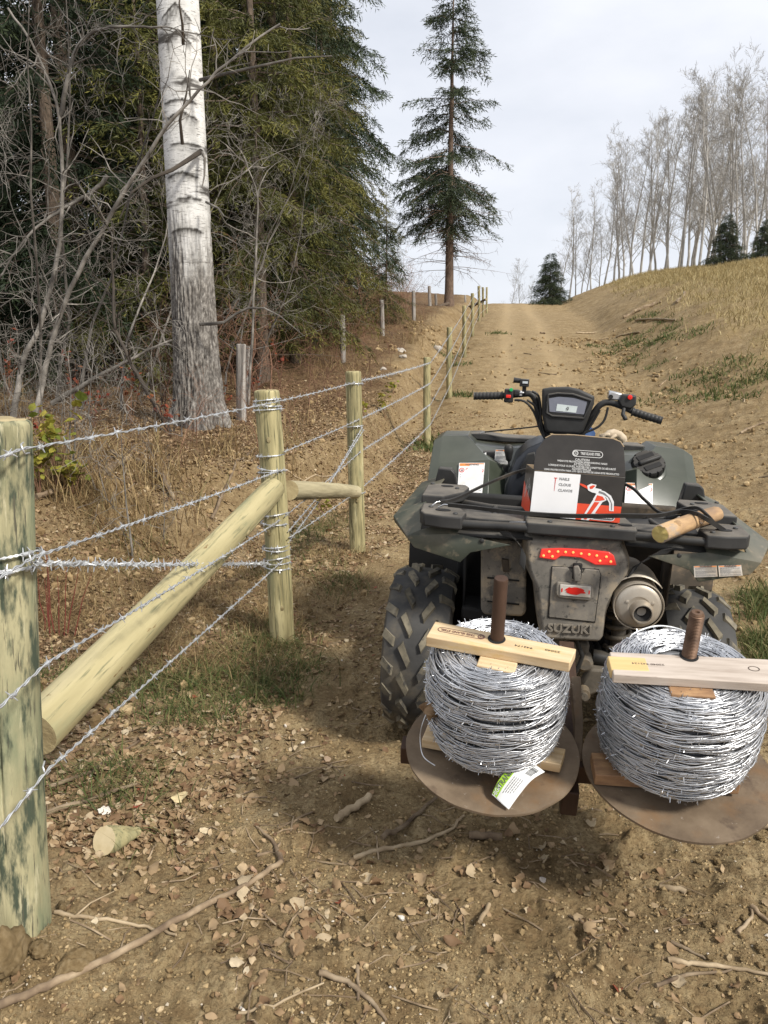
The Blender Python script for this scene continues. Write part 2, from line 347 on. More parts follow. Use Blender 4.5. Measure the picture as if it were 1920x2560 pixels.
def conifer_meshes(seed, h, rb, crown_from, width, mat_needle, mat_bark, nb=150, taper=.9, dens=1.0, dead_from=None, droop=.35, clump=.075, power=.8, n_dead=26, twig_d=15, maxh=None, ragged=.28):
    """trunk with dead limbs, and a crown of branches whose drooping twigs carry small needle sprays"""
    rg = np.random.default_rng(seed); tb = MB()
    nz_ = 14; px = np.cumsum(rg.normal(0, .02, nz_)); py = np.cumsum(rg.normal(0, .02, nz_))
    pts = [(px[i]*i/nz_, py[i]*i/nz_, -.3+(h+.3)*i/(nz_-1)) for i in range(nz_)]
    tb.tube(pts, [rb*(1.25 if i == 0 else 1)*(1-(i/(nz_-1))**.9*.97) for i in range(nz_)], 9)
    if dead_from is not None:
        for k in range(n_dead):
            z = dead_from+(crown_from*1.25-dead_from)*rg.random(); a = rg.random()*6.283; Ln = rg.uniform(.5, 1)*width*.85
            dv = np.array([math.cos(a), math.sin(a), rg.uniform(-.25, .1)]); p0 = np.array([0, 0, z]); q = [p0]
            for s_ in range(4): q.append(q[-1]+dv*Ln/4); dv = dv+rg.normal(0, .12, 3)+[0, 0, -.08]
            tb.tube(q, [.016, .012, .009, .006, .003], 3, cap=False)
            for s_ in range(9):
                t_ = rg.uniform(.3, 1); i0 = min(int(t_*4), 3); b0 = q[i0]+(q[i0+1]-q[i0])*(t_*4-i0)
                tv = dv*.5+rg.normal(0, .5, 3)+[0, 0, -.25]; e1 = b0+tv*rg.uniform(.12, .3)*Ln*.5; tb.tube([b0, (b0+e1)/2+rg.normal(0, .02, 3), e1], [.006, .004, .002], 3, cap=False)
    V = []; T = []
    zz = crown_from+(h-crown_from)*np.sort(rg.random(nb))**1.05
    for z in zz:
        f = (z-crown_from)/(h-crown_from); a = rg.random()*6.283
        Lb = width*((1-f)**power)*rg.uniform(1-ragged*1.6, 1+ragged*.5)*(min(1, .55+f*4))+.12
        ns_ = 7; t_ = np.linspace(0, 1, ns_); dr = droop*rg.uniform(.6, 1.3)*(1-f*.8)
        up = .35*f-.08
        bx = np.cos(a)*Lb*t_; by = np.sin(a)*Lb*t_; bz = z+Lb*(up*t_-dr*t_**1.6+.12*dr*t_**4)
        B = np.stack([bx, by, bz], 1); B[1:] += rg.normal(0, .025*Lb, (ns_-1, 3))
        if Lb > .5: tb.tube(B, np.linspace(.009+.007*Lb, .003, ns_), 3, cap=False)
        nt_ = max(5, int(Lb*twig_d*dens)); tt = rg.uniform(.12, 1, nt_); 
        P = np.stack([np.interp(tt, t_, B[:, i]) for i in range(3)], 1)
        D = np.array([np.cos(a), np.sin(a), up-dr]); D /= np.linalg.norm(D); S = np.array([-np.sin(a), np.cos(a), 0])
        sg = rg.choice([-1, 1], nt_); tl = (.10+.30*Lb*(1-tt)**.7*.5+.12)*rg.uniform(.6, 1.25, nt_); tl = np.minimum(tl, .75)
        TD = D[None]*rg.uniform(.35, .9, (nt_, 1))+S[None]*(sg*rg.uniform(.3, 1, nt_))[:, None]+np.array([0, 0, -1])[None]*rg.uniform(.15, .75, (nt_, 1))
        TD /= np.linalg.norm(TD, axis=1)[:, None]
        kk = np.maximum(4, (tl/clump*2.4)).astype(int); ii = np.repeat(np.arange(nt_), kk); fr = np.concatenate([np.linspace(.05, 1, k) for k in kk])
        N_ = len(ii); C = P[ii]+TD[ii]*(tl[ii]*fr)[:, None]; C[:, 2] -= .25*tl[ii]*fr**2
        rv = rg.normal(0, 1, (N_, 3)); nd = TD[ii]*1.0+rv*.55; nd /= np.linalg.norm(nd, axis=1)[:, None]
        wv = np.cross(nd, rg.normal(0, 1, (N_, 3))); wv /= np.linalg.norm(wv, axis=1)[:, None]+1e-9
        ln = clump*rg.uniform(.7, 1.5, N_); wd = clump*.17*rg.uniform(.7, 1.3, N_)
        V.append(np.stack([C-wv*wd[:, None]*.5, C+wv*wd[:, None]*.5+nd*ln[:, None]*.35, C+nd*ln[:, None], C-wv*wd[:, None]*.6+nd*ln[:, None]*.5], 1).reshape(-1, 3))
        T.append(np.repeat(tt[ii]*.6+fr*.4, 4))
    V = np.concatenate(V); T = np.concatenate(T)
    F_ = np.arange(len(V)).reshape(-1, 4)
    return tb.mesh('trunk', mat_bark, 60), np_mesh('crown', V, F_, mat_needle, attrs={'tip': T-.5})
def tree_thing(name, label, cat, meshes, loc, rz=0, sc=1, group=None, tilt=(0, 0)):
    t = thing(name, label, cat, loc, (tilt[0], tilt[1], rz), group); t.scale = (sc, sc, sc)
    for nm, me in meshes: link(nm, me, t)
    return t

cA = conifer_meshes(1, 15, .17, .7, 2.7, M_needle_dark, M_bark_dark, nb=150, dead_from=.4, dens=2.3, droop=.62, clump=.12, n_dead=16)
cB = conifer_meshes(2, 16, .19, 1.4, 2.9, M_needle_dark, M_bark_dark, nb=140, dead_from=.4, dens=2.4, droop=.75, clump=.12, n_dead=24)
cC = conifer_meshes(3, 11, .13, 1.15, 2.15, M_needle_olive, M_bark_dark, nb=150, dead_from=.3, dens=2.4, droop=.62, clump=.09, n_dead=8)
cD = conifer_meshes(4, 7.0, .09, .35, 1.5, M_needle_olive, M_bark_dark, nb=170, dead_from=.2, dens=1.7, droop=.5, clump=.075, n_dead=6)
TR = lambda m: [('trunk', m[0]), ('crown', m[1])]
GF = 'dark conifers of the wood behind the old fence'
def plant(px, Y, m, name, label, cat, rz, sc, group=None, dz=-.05):
    p = at(px, 1000, Y); x = p.x; return tree_thing(name, label, cat, TR(m), (x, Y, Hz(x, Y)+dz), rz, sc, group)
rt = random.Random(5)
# the wood: big dark trees behind, olive firs at its edge
for px, Y, m, s in [(-150, 14, cA, 1), (60, 15.5, cB, 1.05), (215, 14.2, cA, 1.0), (330, 17, cB, 1.1), (430, 15.5, cA, 1.05), (560, 17, cB, 1.1),
                    (300, 22, cB, 1.1), (480, 20.5, cA, 1.15), (640, 20, cA, 1.1), (700, 17.5, cB, 1.0),
                    (730, 20.5, cA, 1.1), (775, 23.5, cB, 1.1), (835, 28, cB, 1.1), (560, 24, cA, 1.2), (720, 25, cA, 1.2), 
                    (780, 32, cA, 1.15), (500, 31, cB, 1.2), (350, 33, cB, 1.2), (-250, 18, cB, 1.1)]:
    plant(px, Y, m, 'conifer', 'tall dark conifer standing in the wood behind the old grey posts', 'conifer tree', rt.random()*6.28, s*rt.uniform(.92, 1.05), GF)
plant(660, 13.6, cC, 'fir_tree', 'olive green fir with sunlit drooping sprays at the wood edge behind the old post', 'fir tree', .4, .95)
plant(740, 15.8, cC, 'fir_tree', 'yellowish green fir beside the second old grey post', 'fir tree', 2.2, .9)
plant(560, 14.6, cC, 'fir_tree', 'olive fir just behind the white barked trunk', 'fir tree', 4.0, 1.0)
plant(800, 18.3, cD, 'fir_tree', 'short olive fir reaching low over the third old grey post', 'fir tree', 1.0, 1.0)
plant(965, 23.8, cD, 'fir_tree', 'small thin fir beside the dirt bank near the fourth old post', 'fir tree', 3.0, .55)
plant(170, 12.8, cA, 'fir_tree', 'dense dark fir behind the tangle of bare grey branches', 'fir tree', 5.0, .85)
plant(812, 21.5, cC, 'fir_tree', 'dark olive fir forming the outer end of the wood', 'fir tree', 2.9, 1.0)
plant(385, 13.2, cD, 'fir_tree', 'young fir close behind the white barked trunk on its far side', 'fir tree', 2.0, 1.1)

# the lone tall spruce on the crest
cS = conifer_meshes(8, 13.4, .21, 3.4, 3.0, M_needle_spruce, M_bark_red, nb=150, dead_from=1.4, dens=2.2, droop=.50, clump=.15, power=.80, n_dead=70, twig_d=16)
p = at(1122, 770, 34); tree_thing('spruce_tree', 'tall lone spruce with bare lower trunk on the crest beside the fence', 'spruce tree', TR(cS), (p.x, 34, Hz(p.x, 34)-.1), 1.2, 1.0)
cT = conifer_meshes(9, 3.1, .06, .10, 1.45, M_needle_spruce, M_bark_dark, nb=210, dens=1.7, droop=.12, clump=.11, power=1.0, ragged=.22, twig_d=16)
def small_spruce(px, py, Y, sc, label, z=None):
    p = at(px, py, Y); tree_thing('young_spruce', label, 'spruce tree', TR(cT), (p.x, Y, p.z if z is None else z), sc*3, sc)
small_spruce(1372, 768, 48.5, 1.0, 'small dense cone shaped spruce standing alone where the track meets the sky')
small_spruce(1812, 662, 36, .68, 'short dark spruce under the poplars on top of the grassy mound')
small_spruce(1908, 648, 37, .55, 'smallest dark spruce at the end of the mound beneath the poplars')

# bare deciduous wood: branching skeletons
def skeleton(seed, h, r0, spread, levels=3, nb=(26, 7, 4), seg=7, up=.6, first=.3, wig=.06, sides=(7, 4, 3, 3), lean=(0, 0), len_f=(.42, .5, .5), thin=(.45, .5, .6), rmin=.0018):
    rg = np.random.default_rng(seed); mb = MB()
    def grow(p0, dv, Ln, r, lev):
        q = [np.array(p0, float)]; dv = np.array(dv, float); dv /= np.linalg.norm(dv); ds = []
        m = seg if lev < 2 else 4
        for s_ in range(m):
            q.append(q[-1]+dv*Ln/m); ds.append(dv.copy()); dv = dv+rg.normal(0, wig*(1+lev*.8), 3)+np.array([0, 0, up*.06*(lev > 0)]); dv /= np.linalg.norm(dv)
        rr = [max(rmin, r*(1-.88*(i/m)**1.0)) for i in range(m+1)]
        mb.tube(q, rr, sides[lev], cap=False)
        if lev >= levels: return
        for k in range(nb[lev]):
            t_ = first+(1-first)*(k+rg.random())/nb[lev] if lev == 0 else rg.uniform(.15, 1)
            i0 = min(int(t_*m), m-1); b0 = q[i0]+(q[i0+1]-q[i0])*(t_*m-i0)
            a = rg.random()*6.283; pd = np.cross(ds[i0], [math.cos(a), math.sin(a), .3]); pd /= np.linalg.norm(pd)+1e-9
            nd = ds[i0]*rg.uniform(.35, .9)+pd*spread*rg.uniform(.6, 1.2)+np.array([0, 0, up*rg.uniform(.1, .6)])
            grow(b0, nd, Ln*len_f[lev]*rg.uniform(.45, 1.05)*(1-.45*t_*(lev == 0)), rr[i0]*thin[lev]*rg.uniform(.7, 1), lev+1)
    grow((0, 0, -.15), (lean[0], lean[1], 1), h, r0, 0); return mb
pop = [skeleton(20+i, 10.0, .075, .75, 3, (22, 9, 6), first=.2, up=.9, wig=.06, lean=(.05*(i-1.5), 0), rmin=.0044, len_f=(.30, .48, .5)).mesh('trunk', M_poplar, 60) for i in range(4)]
GP = 'bare poplars beyond the grassy mound'
rp = random.Random(12)
for i, (px, Y, s) in enumerate([(1275, 75, .55), (1300, 70, .5), (1400, 66, .75), (1425, 62, .85), (1440, 70, .8), (1455, 58, .7), (1480, 64, .95), (1510, 60, .95), (1535, 55, .9), (1548, 66, 1.0), (1575, 58, .95), (1600, 62, 1.0), (1618, 54, .95), (1640, 58, 1.0), (1660, 52, .95),
                                (1672, 62, 1.1), (1700, 50, .9), (1715, 56, 1.05), (1728, 62, 1.15), (1745, 50, 1.0), (1760, 56, 1.1), (1782, 48, 1.05), (1800, 53, 1.15), (1818, 47, 1.0), (1838, 52, 1.15), (1855, 46, 1.0), (1875, 50, 1.1), (1895, 45, .95), (1910, 52, 1.1), (1940, 47, 1.0), (1970, 50, 1.1), (1560, 74, 1.05), (1690, 70, 1.2), (1770, 68, 1.25), (1860, 66, 1.3), (1500, 72, .8), (1590, 70, 1.1), (1630, 66, 1.1), (1735, 58, 1.1), (1768, 60, 1.2), (1792, 64, 1.25), (1826, 60, 1.2), (1848, 58, 1.15), (1886, 58, 1.2), (1918, 60, 1.25), (1467, 70, .75), (1330, 78, .5)]):
    p = at(px, 700, Y); lab = {0: 'thinnest bare sapling alone on the skyline between spruce and track'}.get(i)
    t = thing('poplar_tree', lab or 'bare pale grey poplar standing beyond the grassy mound', 'poplar tree', (p.x, Y, Hz(p.x, Y)-.1 if Y < 60 else Hz(p.x, Y)+.3), (rp.gauss(0, .055), rp.gauss(0, .055), rp.random()*6.28), GP)
    s *= rp.uniform(.88, 1.04)*(1.16 if 1520 < px < 1830 else .97); t.scale = (s*1.1, s*1.1, s*.98); link('trunk', pop[i % 4], t)

# the big white barked aspen
def aspen_mesh():
    nz_, na = 340, 140; zs = np.concatenate([np.linspace(-.3, 5.2, 316), np.linspace(5.3, 9.5, nz_-316)]); th = np.linspace(0, 2*np.pi, na, endpoint=False)
    Z, A = np.meshgrid(zs, th, indexing='ij')
    r = np.interp(Z, [-.3, 0, .3, .8, 1.6, 3, 5, 9.5], [.47, .36, .30, .262, .245, .232, .222, .19])
    root = np.clip(1-(Z+.1)/.55, 0, 1)**1.6; r = r*(1+root*.22*np.cos(A*5+1))
    rough = 1-sstep(1.0, 3.0, Z+1.5*(fbm(A*2.2, Z*1.1, 4, 4)-.5))
    rg_ = np.abs(fbm(A*15+1.6*fbm(A*3, Z*4, 2, 8), Z*3.2+.5*np.sin(A*3), 3, 14, .5)*2-1)
    r = r-rough*.034*(1-np.clip(rg_*3.2, 0, 1))+.006*(fbm(A*3, Z*2, 3, 2)-.5)
    cx = np.interp(Z, [-.3, 0, 9.5], [0, 0, .02]); V = np.stack([r*np.cos(A)+cx, r*np.sin(A), Z], -1).reshape(-1, 3)
    I = np.arange(nz_*na).reshape(nz_, na); J = np.roll(I, -1, 1)
    Q = np.stack([I[:-1], J[:-1], J[1:], I[1:]], -1).reshape(-1, 4)
    scar = np.zeros_like(Z)
    for z0, a0, w0, h0, k0 in [(4.44, -1.46, .17, .24, .85), (4.19, -1.40, .15, .17, .85), (3.51, -1.5, .20, .05, .12), (3.39, -1.42, .19, .12, .40), (3.07, -1.35, .17, .025, .05), (2.78, -1.6, .20, .10, .25), (2.52, -1.25, .14, .07, .15), (3.72, -1.15, .06, .16, .9), (2.2, -1.5, .2, .10, .2), (4.75, -2.0, .09, .05, .5)]:
        du = ((A-2*np.pi-a0+np.pi) % (2*np.pi)-np.pi)*r+.02*(fbm(A*6, Z*9, 3, 5)-.5); dz = z0-np.abs(du)*k0-Z+.035*(fbm(A*7+z0, Z*11, 4, 6, .65)-.5)
        ins = sstep(0, .012, dz)*(1-sstep(h0*.25, h0, dz))*(1-sstep(w0*.75, w0, np.abs(du))); edge = np.exp(-((dz-.012)/.014)**2)*(1-sstep(w0*.8, w0*1.15, np.abs(du)))
        scar = np.maximum(scar, np.clip(.35*ins+1.1*ins*(fbm(A*14, Z*26, 3, 12)-.3)+.95*edge, 0, 1))
    V = V+np.stack([np.cos(A)*scar*.006, np.sin(A)*scar*.006, 0*A], -1).reshape(-1, 3)
    m, t, b, L = _base('aspen bark'); tc = nn(t, 'ShaderNodeTexCoord'); P = tc.outputs['Object']
    def noise(s, st, d=6, rr=.6, dn=0):
        mp_ = nn(t, 'ShaderNodeMapping', {'Scale': st}); L(P, mp_.inputs['Vector']); n = nn(t, 'ShaderNodeTexNoise', {'Scale': s, 'Detail': d, 'Roughness': rr, 'Distortion': dn}); L(mp_.outputs['Vector'], n.inputs['Vector']); return n.outputs['Fac']
    def rmp(f, st): q = ramp(t, st); L(f, q.inputs['Fac']); return q.outputs['Color']
    def mix(f, a, bc):
        x = nn(t, 'ShaderNodeMix', data_type='RGBA'); L(f, x.inputs['Factor']) if hasattr(f, 'node') else setattr(x.inputs['Factor'], 'default_value', f)
        for s, v in (('A', a), ('B', bc)):
            if hasattr(v, 'node'): L(v, x.inputs[s])
            else: x.inputs[s].default_value = (*v, 1)
        return x.outputs['Result']
    white = rmp(noise(3, (1, 1, 2)), [(.3, (.46, .45, .42)), (.55, (.66, .65, .62)), (.75, (.74, .73, .71))])
    lent = rmp(noise(9, (1, 1, 7), 5, .7), [(.56, (0, 0, 0)), (.63, (1, 1, 1))]); white = mix(lent, white, (.20, .19, .175))
    fine = rmp(noise(30, (1, 1, 6), 4, .7), [(.56, (0, 0, 0)), (.66, (1, 1, 1))]); white = mix(fine, white, (.40, .385, .36))
    band = rmp(noise(1.25, (.5, .5, 2.6), 7, .62), [(.545, (0, 0, 0)), (.60, (1, 1, 1))]); white = mix(band, white, (.085, .078, .07))
    bark = rmp(noise(20, (2.0, 2.0, .9), 7, .7), [(.32, (.05, .045, .04)), (.47, (.16, .145, .128)), (.60, (.29, .27, .24)), (.74, (.42, .395, .36))])
    ra = nn(t, 'ShaderNodeAttribute', attribute_name='rough'); c = mix(rmp(ra.outputs['Fac'], [(.15, (0, 0, 0)), (.75, (1, 1, 1))]), white, bark)
    fu = nn(t, 'ShaderNodeAttribute', attribute_name='furrow'); c = mix(fu.outputs['Fac'], c, (.035, .03, .026))
    sa_ = nn(t, 'ShaderNodeAttribute', attribute_name='scar'); c = mix(sa_.outputs['Fac'], c, (.045, .04, .034))
    L(c, b.inputs['Base Color']); b.inputs['Roughness'].default_value = .8; b.inputs['Specular IOR Level'].default_value = .25
    bp = nn(t, 'ShaderNodeBump', {'Strength': .5, 'Distance': .012}); L(noise(14, (2, 2, 1)), bp.inputs['Height']); L(bp.outputs['Normal'], b.inputs['Normal'])
    return np_mesh('trunk', V, Q, m, smooth=1, attrs={'scar': scar.ravel(), 'rough': rough.ravel(), 'furrow': (rough*(1-np.clip(rg_*5.0, 0, 1))*.92).ravel()})
pa = at(503, 1128, 9.3)
asp = thing('aspen_tree', 'big aspen with white upper bark and furrowed grey base inside the fence', 'aspen tree', (pa.x, 9.3, Hz(pa.x, 9.3)-.02), (0, R_(-.6), 0))
link('trunk', aspen_mesh(), asp)
def limb(parent, px, m_, rad, name='branch', Y=9.0, jit=.0):
    mb = MB(); L0 = parent.matrix_basis.inverted() if parent else Matrix.Identity(4)
    pts = [L0 @ at(x, y, Y+dy) for x, y, dy in px]; mb.tube(pts, rad if hasattr(rad, '__len__') else [rad*(1-.75*i/(len(pts)-1)) for i in range(len(pts))], 6)
    return mb.build(name, m_, parent)
limb(asp, [(503, 378, .1), (470, 400, -.15), (430, 425, -.3), (380, 445, -.4), (330, 480, -.5), (300, 545, -.5)], M_dark_twig, .028)
limb(asp, [(503, 378, .1), (512, 395, 0), (511, 440, 0), (505, 470, 0)], M_grey_twig, .02)
limb(asp, [(458, 110, -.1), (456, 60, -.3), (448, 10, -.4), (452, -30, -.4)], M_dark_twig, .018)
limb(asp, [(456, 360, -.1), (450, 300, -.25), (466, 235, -.28), (474, 175, -.25)], M_dark_twig, .02)
limb(asp, [(500, 200, 0), (560, 185, -.3), (650, 165, -.5), (740, 145, -.7), (830, 140, -.8)], M_grey_twig, .02)
limb(asp, [(515, 505, 0), (545, 520, -.2), (560, 540, -.3), (570, 545, -.3)], M_grey_twig, .014)

# bare grey shrubs and leaning stems in front of the wood
shr = [skeleton(40+i, 5.2, .020, .95, 3, (9, 7, 5), seg=9, up=.35, first=.15, wig=.13, lean=(.15*(i-1), -.1), rmin=.0022, len_f=(.5, .5, .5)).mesh('stem', M_grey_twig, 60) for i in range(4)]
low = [skeleton(60+i, 1.7, .011, 1.2, 2, (9, 8, 5), seg=7, up=.3, first=.08, wig=.16, rmin=.0016, len_f=(.6, .55, .5)).mesh('stem', M_red_twig, 60) for i in range(3)]
lowg = [skeleton(70+i, 1.5, .012, 1.3, 2, (9, 8, 5), seg=7, up=.1, first=.08, wig=.18, rmin=.0018, len_f=(.65, .55, .5)).mesh('stem', M_grey_twig, 60) for i in range(2)]
def shrub(name, label, cat, me, x, y, rz, s, group=None, tilt=(0, 0)):
    t = thing(name, label, cat, (x, y, Hz(x, y)), (tilt[0], tilt[1], rz), group); t.scale = (s,)*3; link('stem', me, t); return t
GS = 'bare grey shrubs in front of the wood'
for px, Y, i, s, tl in [(30, 10.5, 1, 1.1, (0, .15)), (90, 9.0, 2, .95, (.05, .12)), (140, 11, 3, 1.15, (-.05, .1)), (200, 10.2, 0, 1.1, (0, .2)), (300, 10.5, 2, .95, (0, -.12)),
                        (350, 11.8, 3, 1.05, (0, .1)), (590, 11.5, 1, .75, (0, .12)), (640, 12.2, 2, .8, (0, -.05)), (560, 12.3, 0, .8, (0, .1)), (110, 13, 0, 1.2, (0, 0))]:
    x = at(px, 1000, Y).x; shrub('bare_shrub', 'leafless grey shrub with tangled twigs in front of the wood', 'shrub', shr[i], x, Y, rt.random()*6.28, s, GS, tl)
GL = 'reddish brown brush at the wood edge'
for k in range(80):
    Y = rt.uniform(9.8, 30); x = float(fence_x(Y))-rt.uniform(2.1, 3.6)
    shrub('brush', 'low reddish brown leafless brush under the firs', 'shrub', low[k % 3], x, Y, rt.random()*6.28, rt.uniform(.7, 1.3), GL)
for k in range(46):
    Y = rt.uniform(6.5, 30); x = float(fence_x(Y))-rt.uniform(1.15, 2.3)
    shrub('brush', 'low reddish brown leafless brush under the firs', 'shrub', low[k % 3], x, Y, rt.random()*6.28, rt.uniform(.3, .65), GL)
GG = 'low grey brush on the bank'
for k in range(36):
    Y = rt.uniform(5.2, 12); x = at(rt.uniform(-40, 560), 1000, Y).x
    if float(fence_x(Y))-x < 1.4: continue
    shrub('brush', 'low grey leafless brush on the leafy bank', 'shrub', lowg[k % 2], x, Y, rt.random()*6.28, rt.uniform(.3, .85), GG)
def stem_thing(label, pts, r, m_=None, cat='sapling', name='leaning_sapling', Y=9.0, n=7):
    mb = MB(); P = [at(x, y, Y+dy) for x, y, dy in pts]
    # finer bends between the given points
    Q = []
    for i in range(len(P)-1):
        for k in range(4):
            u = k/4; a = P[max(i-1, 0)]; b_ = P[i]; c = P[i+1]; d_ = P[min(i+2, len(P)-1)]
            Q.append(.5*((2*b_)+(c-a)*u+(2*a-5*b_+4*c-d_)*u*u+(3*b_-a-3*c+d_)*u**3)+Vector((rt.gauss(0, .006), rt.gauss(0, .006), rt.gauss(0, .006))))
    Q.append(P[-1]); mb.tube(Q, [r*(1-.72*i/(len(Q)-1)) for i in range(len(Q))], n)
    rg = random.Random(int(P[0].x*1000))
    for k in range(int(len(Q)*.9)):
        i = rg.randrange(3, len(Q)-1); dv = (Q[i+1]-Q[i]).normalized(); sd_ = Vector((rg.gauss(0, 1), rg.gauss(0, 1), rg.gauss(.2, .8))).normalized(); Ln = rg.uniform(.25, .9); b0 = Q[i]; q = [b0]; v = (dv*.6+sd_).normalized()
        for s_ in range(5): q.append(q[-1]+v*Ln/5); v = (v+Vector((rg.gauss(0, .2), rg.gauss(0, .2), rg.gauss(.03, .2)))).normalized()
        mb.tube(q, [.0085*(1-.7*s_/5) for s_ in range(6)], 4, cap=False)
        for s_ in range(3):
            b1 = q[rg.randrange(1, 5)]; w_ = Vector((rg.gauss(0, 1), rg.gauss(0, 1), rg.gauss(0, 1))).normalized()*rg.uniform(.1, .3); mb.tube([b1, b1+w_*.5+Vector((0, 0, .01)), b1+w_], [.004, .003, .002], 3, cap=False)
    o = mb.build(name, m_ or M_grey_twig, None, 60, loc=P[0]); return tag(o, label, cat)
stem_thing('long pale leaning stem running up from the bank across the aspen trunk', [(72, 1120, -.2), (100, 990, -.1), (122, 890, 0), (160, 760, 0), (235, 610, -.1), (300, 500, -.2), (395, 345, -.4), (500, 225, -.5), (590, 140, -.5), (700, 60, -.4)], .035)
stem_thing('crooked lichen spotted stem rising straight beside the leaning one', [(15, 1130, -.2), (40, 1000, -.1), (62, 890, 0), (105, 800, 0), (145, 640, 0), (155, 480, 0), (150, 300, 0), (95, 140, 0), (20, 20, .1)], .038)
stem_thing('forked stem arching from the crooked one toward the upper wood', [(150, 290, 0), (170, 190, -.1), (205, 100, -.1), (280, 70, -.2), (360, 65, -.2), (430, 70, -.3)], .026)
stem_thing('low sweeping stem reaching out to the frame edge', [(270, 440, 0), (230, 480, 0), (160, 520, 0), (90, 570, -.1), (20, 660, -.2), (-20, 740, -.2)], .026)
stem_thing('thin dark dead stem leaning against the aspen foot', [(465, 1165, -.6), (430, 1090, -.5), (370, 980, -.4), (320, 890, -.3), (285, 800, -.2), (280, 640, 0), (282, 560, 0)], .032, M_dark_twig, name='leaning_sapling', cat='dead sapling')
stem_thing('pale fallen branch slanting up behind the dark dead stem', [(130, 1010, .3), (230, 950, .2), (340, 890, .1), (430, 850, .1)], .035, name='fallen_branch', cat='branch')
stem_thing('slender forked sapling right of the aspen trunk', [(620, 1010, .8), (632, 800, .8), (640, 600, .8), (640, 470, .8), (600, 390, .7)], .018)
limb(asp, [(500, 810, 0), (525, 810, -.1), (560, 806, -.15), (590, 785, -.2), (620, 770, -.2), (660, 770, -.25), (700, 790, -.3), (760, 840, -.3)], M_grey_twig, [.02, .019, .017, .015, .013, .010, .007, .004])

# ================================================================ THE FENCE
GREENWOOD = [(.30, (.14, .12, .055)), (.43, (.265, .23, .115)), (.57, (.36, .312, .16)), (.72, (.455, .395, .215))]
M_post = mat('treated wood', GREENWOOD, scale=3.2, stretch=(7, 7, .8), detail=7, rough=.8, bump=.6, bscale=8, bstretch=(9, 9, .7), dist=.006, rnd=.1,
             over=[((.13, .12, .06), 18, .52, .60, (5, 5, .22)), ((.19, .19, .10), 3.0, .54, .70, (3, 3, .8)), ((.15, .11, .055), 7, .66, .71, (4, 4, 1)), ((.56, .50, .29), 5, .60, .70, (5, 5, .6))])
M_post_mould = mat('mouldy treated wood', [(.28, (.17, .165, .09)), (.45, (.31, .285, .165)), (.6, (.40, .365, .215)), (.75, (.48, .435, .27))], scale=3.2, stretch=(6, 6, .8), detail=7, rough=.82, bump=.7, bscale=9, bstretch=(9, 9, .8), dist=.006,
             over=[((.17, .195, .115), 2.1, .44, .60, (2.6, 2.6, .9)), ((.055, .07, .045), 8, .48, .60, (3.2, 3.2, .8)), ((.09, .085, .055), 22, .58, .66, (5, 5, .35)), ((.50, .46, .30), 9, .60, .68, (4, 4, .5)), ((.36, .15, .04), 4.1, .70, .75, (1, 1, 1.5))])
M_brace = mat('peeled brace wood', [(.30, (.20, .17, .085)), (.45, (.325, .28, .145)), (.6, (.40, .345, .185)), (.75, (.475, .41, .235))], scale=2.4, stretch=(5, 5, .6), detail=7, rough=.75, bump=.45, bscale=7, bstretch=(8, 8, .6), dist=.005,
             over=[((.20, .19, .10), 16, .56, .66, (5, 5, .3)), ((.23, .24, .135), 2.2, .52, .70, (2, 2, .6)), ((.42, .30, .07), 2.3, .66, .74, (1.5, 1.5, .8)), ((.19, .125, .05), 9, .68, .72, (3, 3, 1))])
M_rail = mat('weathered rail wood', [(.28, (.22, .185, .11)), (.5, (.38, .33, .20)), (.72, (.48, .42, .27))], scale=2.6, stretch=(6, 6, .7), detail=7, rough=.85, bump=.6, bscale=8, bstretch=(9, 9, .7), dist=.006, over=[((.15, .11, .06), 5, .62, .70, (4, 4, .6))])
M_grey_post = mat('old grey wood', [(.3, (.14, .125, .11)), (.5, (.29, .265, .235)), (.72, (.42, .395, .36))], scale=3, stretch=(9, 9, .7), detail=7, rough=.9, bump=.7, bscale=8, bstretch=(10, 10, .6), dist=.008, rnd=.15)
M_endgrain = mat('cut wood end', [(.3, (.30, .23, .12)), (.7, (.46, .38, .21))], scale=20, rough=.85, bump=.4, bscale=60)
M_galv = mat('galvanised wire', [(.3, (.44, .45, .455)), (.6, (.62, .63, .635)), (.8, (.76, .765, .77))], scale=40, detail=3, rough=.42, metal=.7, rnd=.0)
M_galv_old = mat('dull wire', [(.3, (.18, .16, .14)), (.7, (.34, .32, .30))], scale=30, rough=.6, metal=.6)
M_knot = mat('knot', [(.3, (.17, .13, .06)), (.7, (.33, .28, .15))], scale=40, rough=.8)

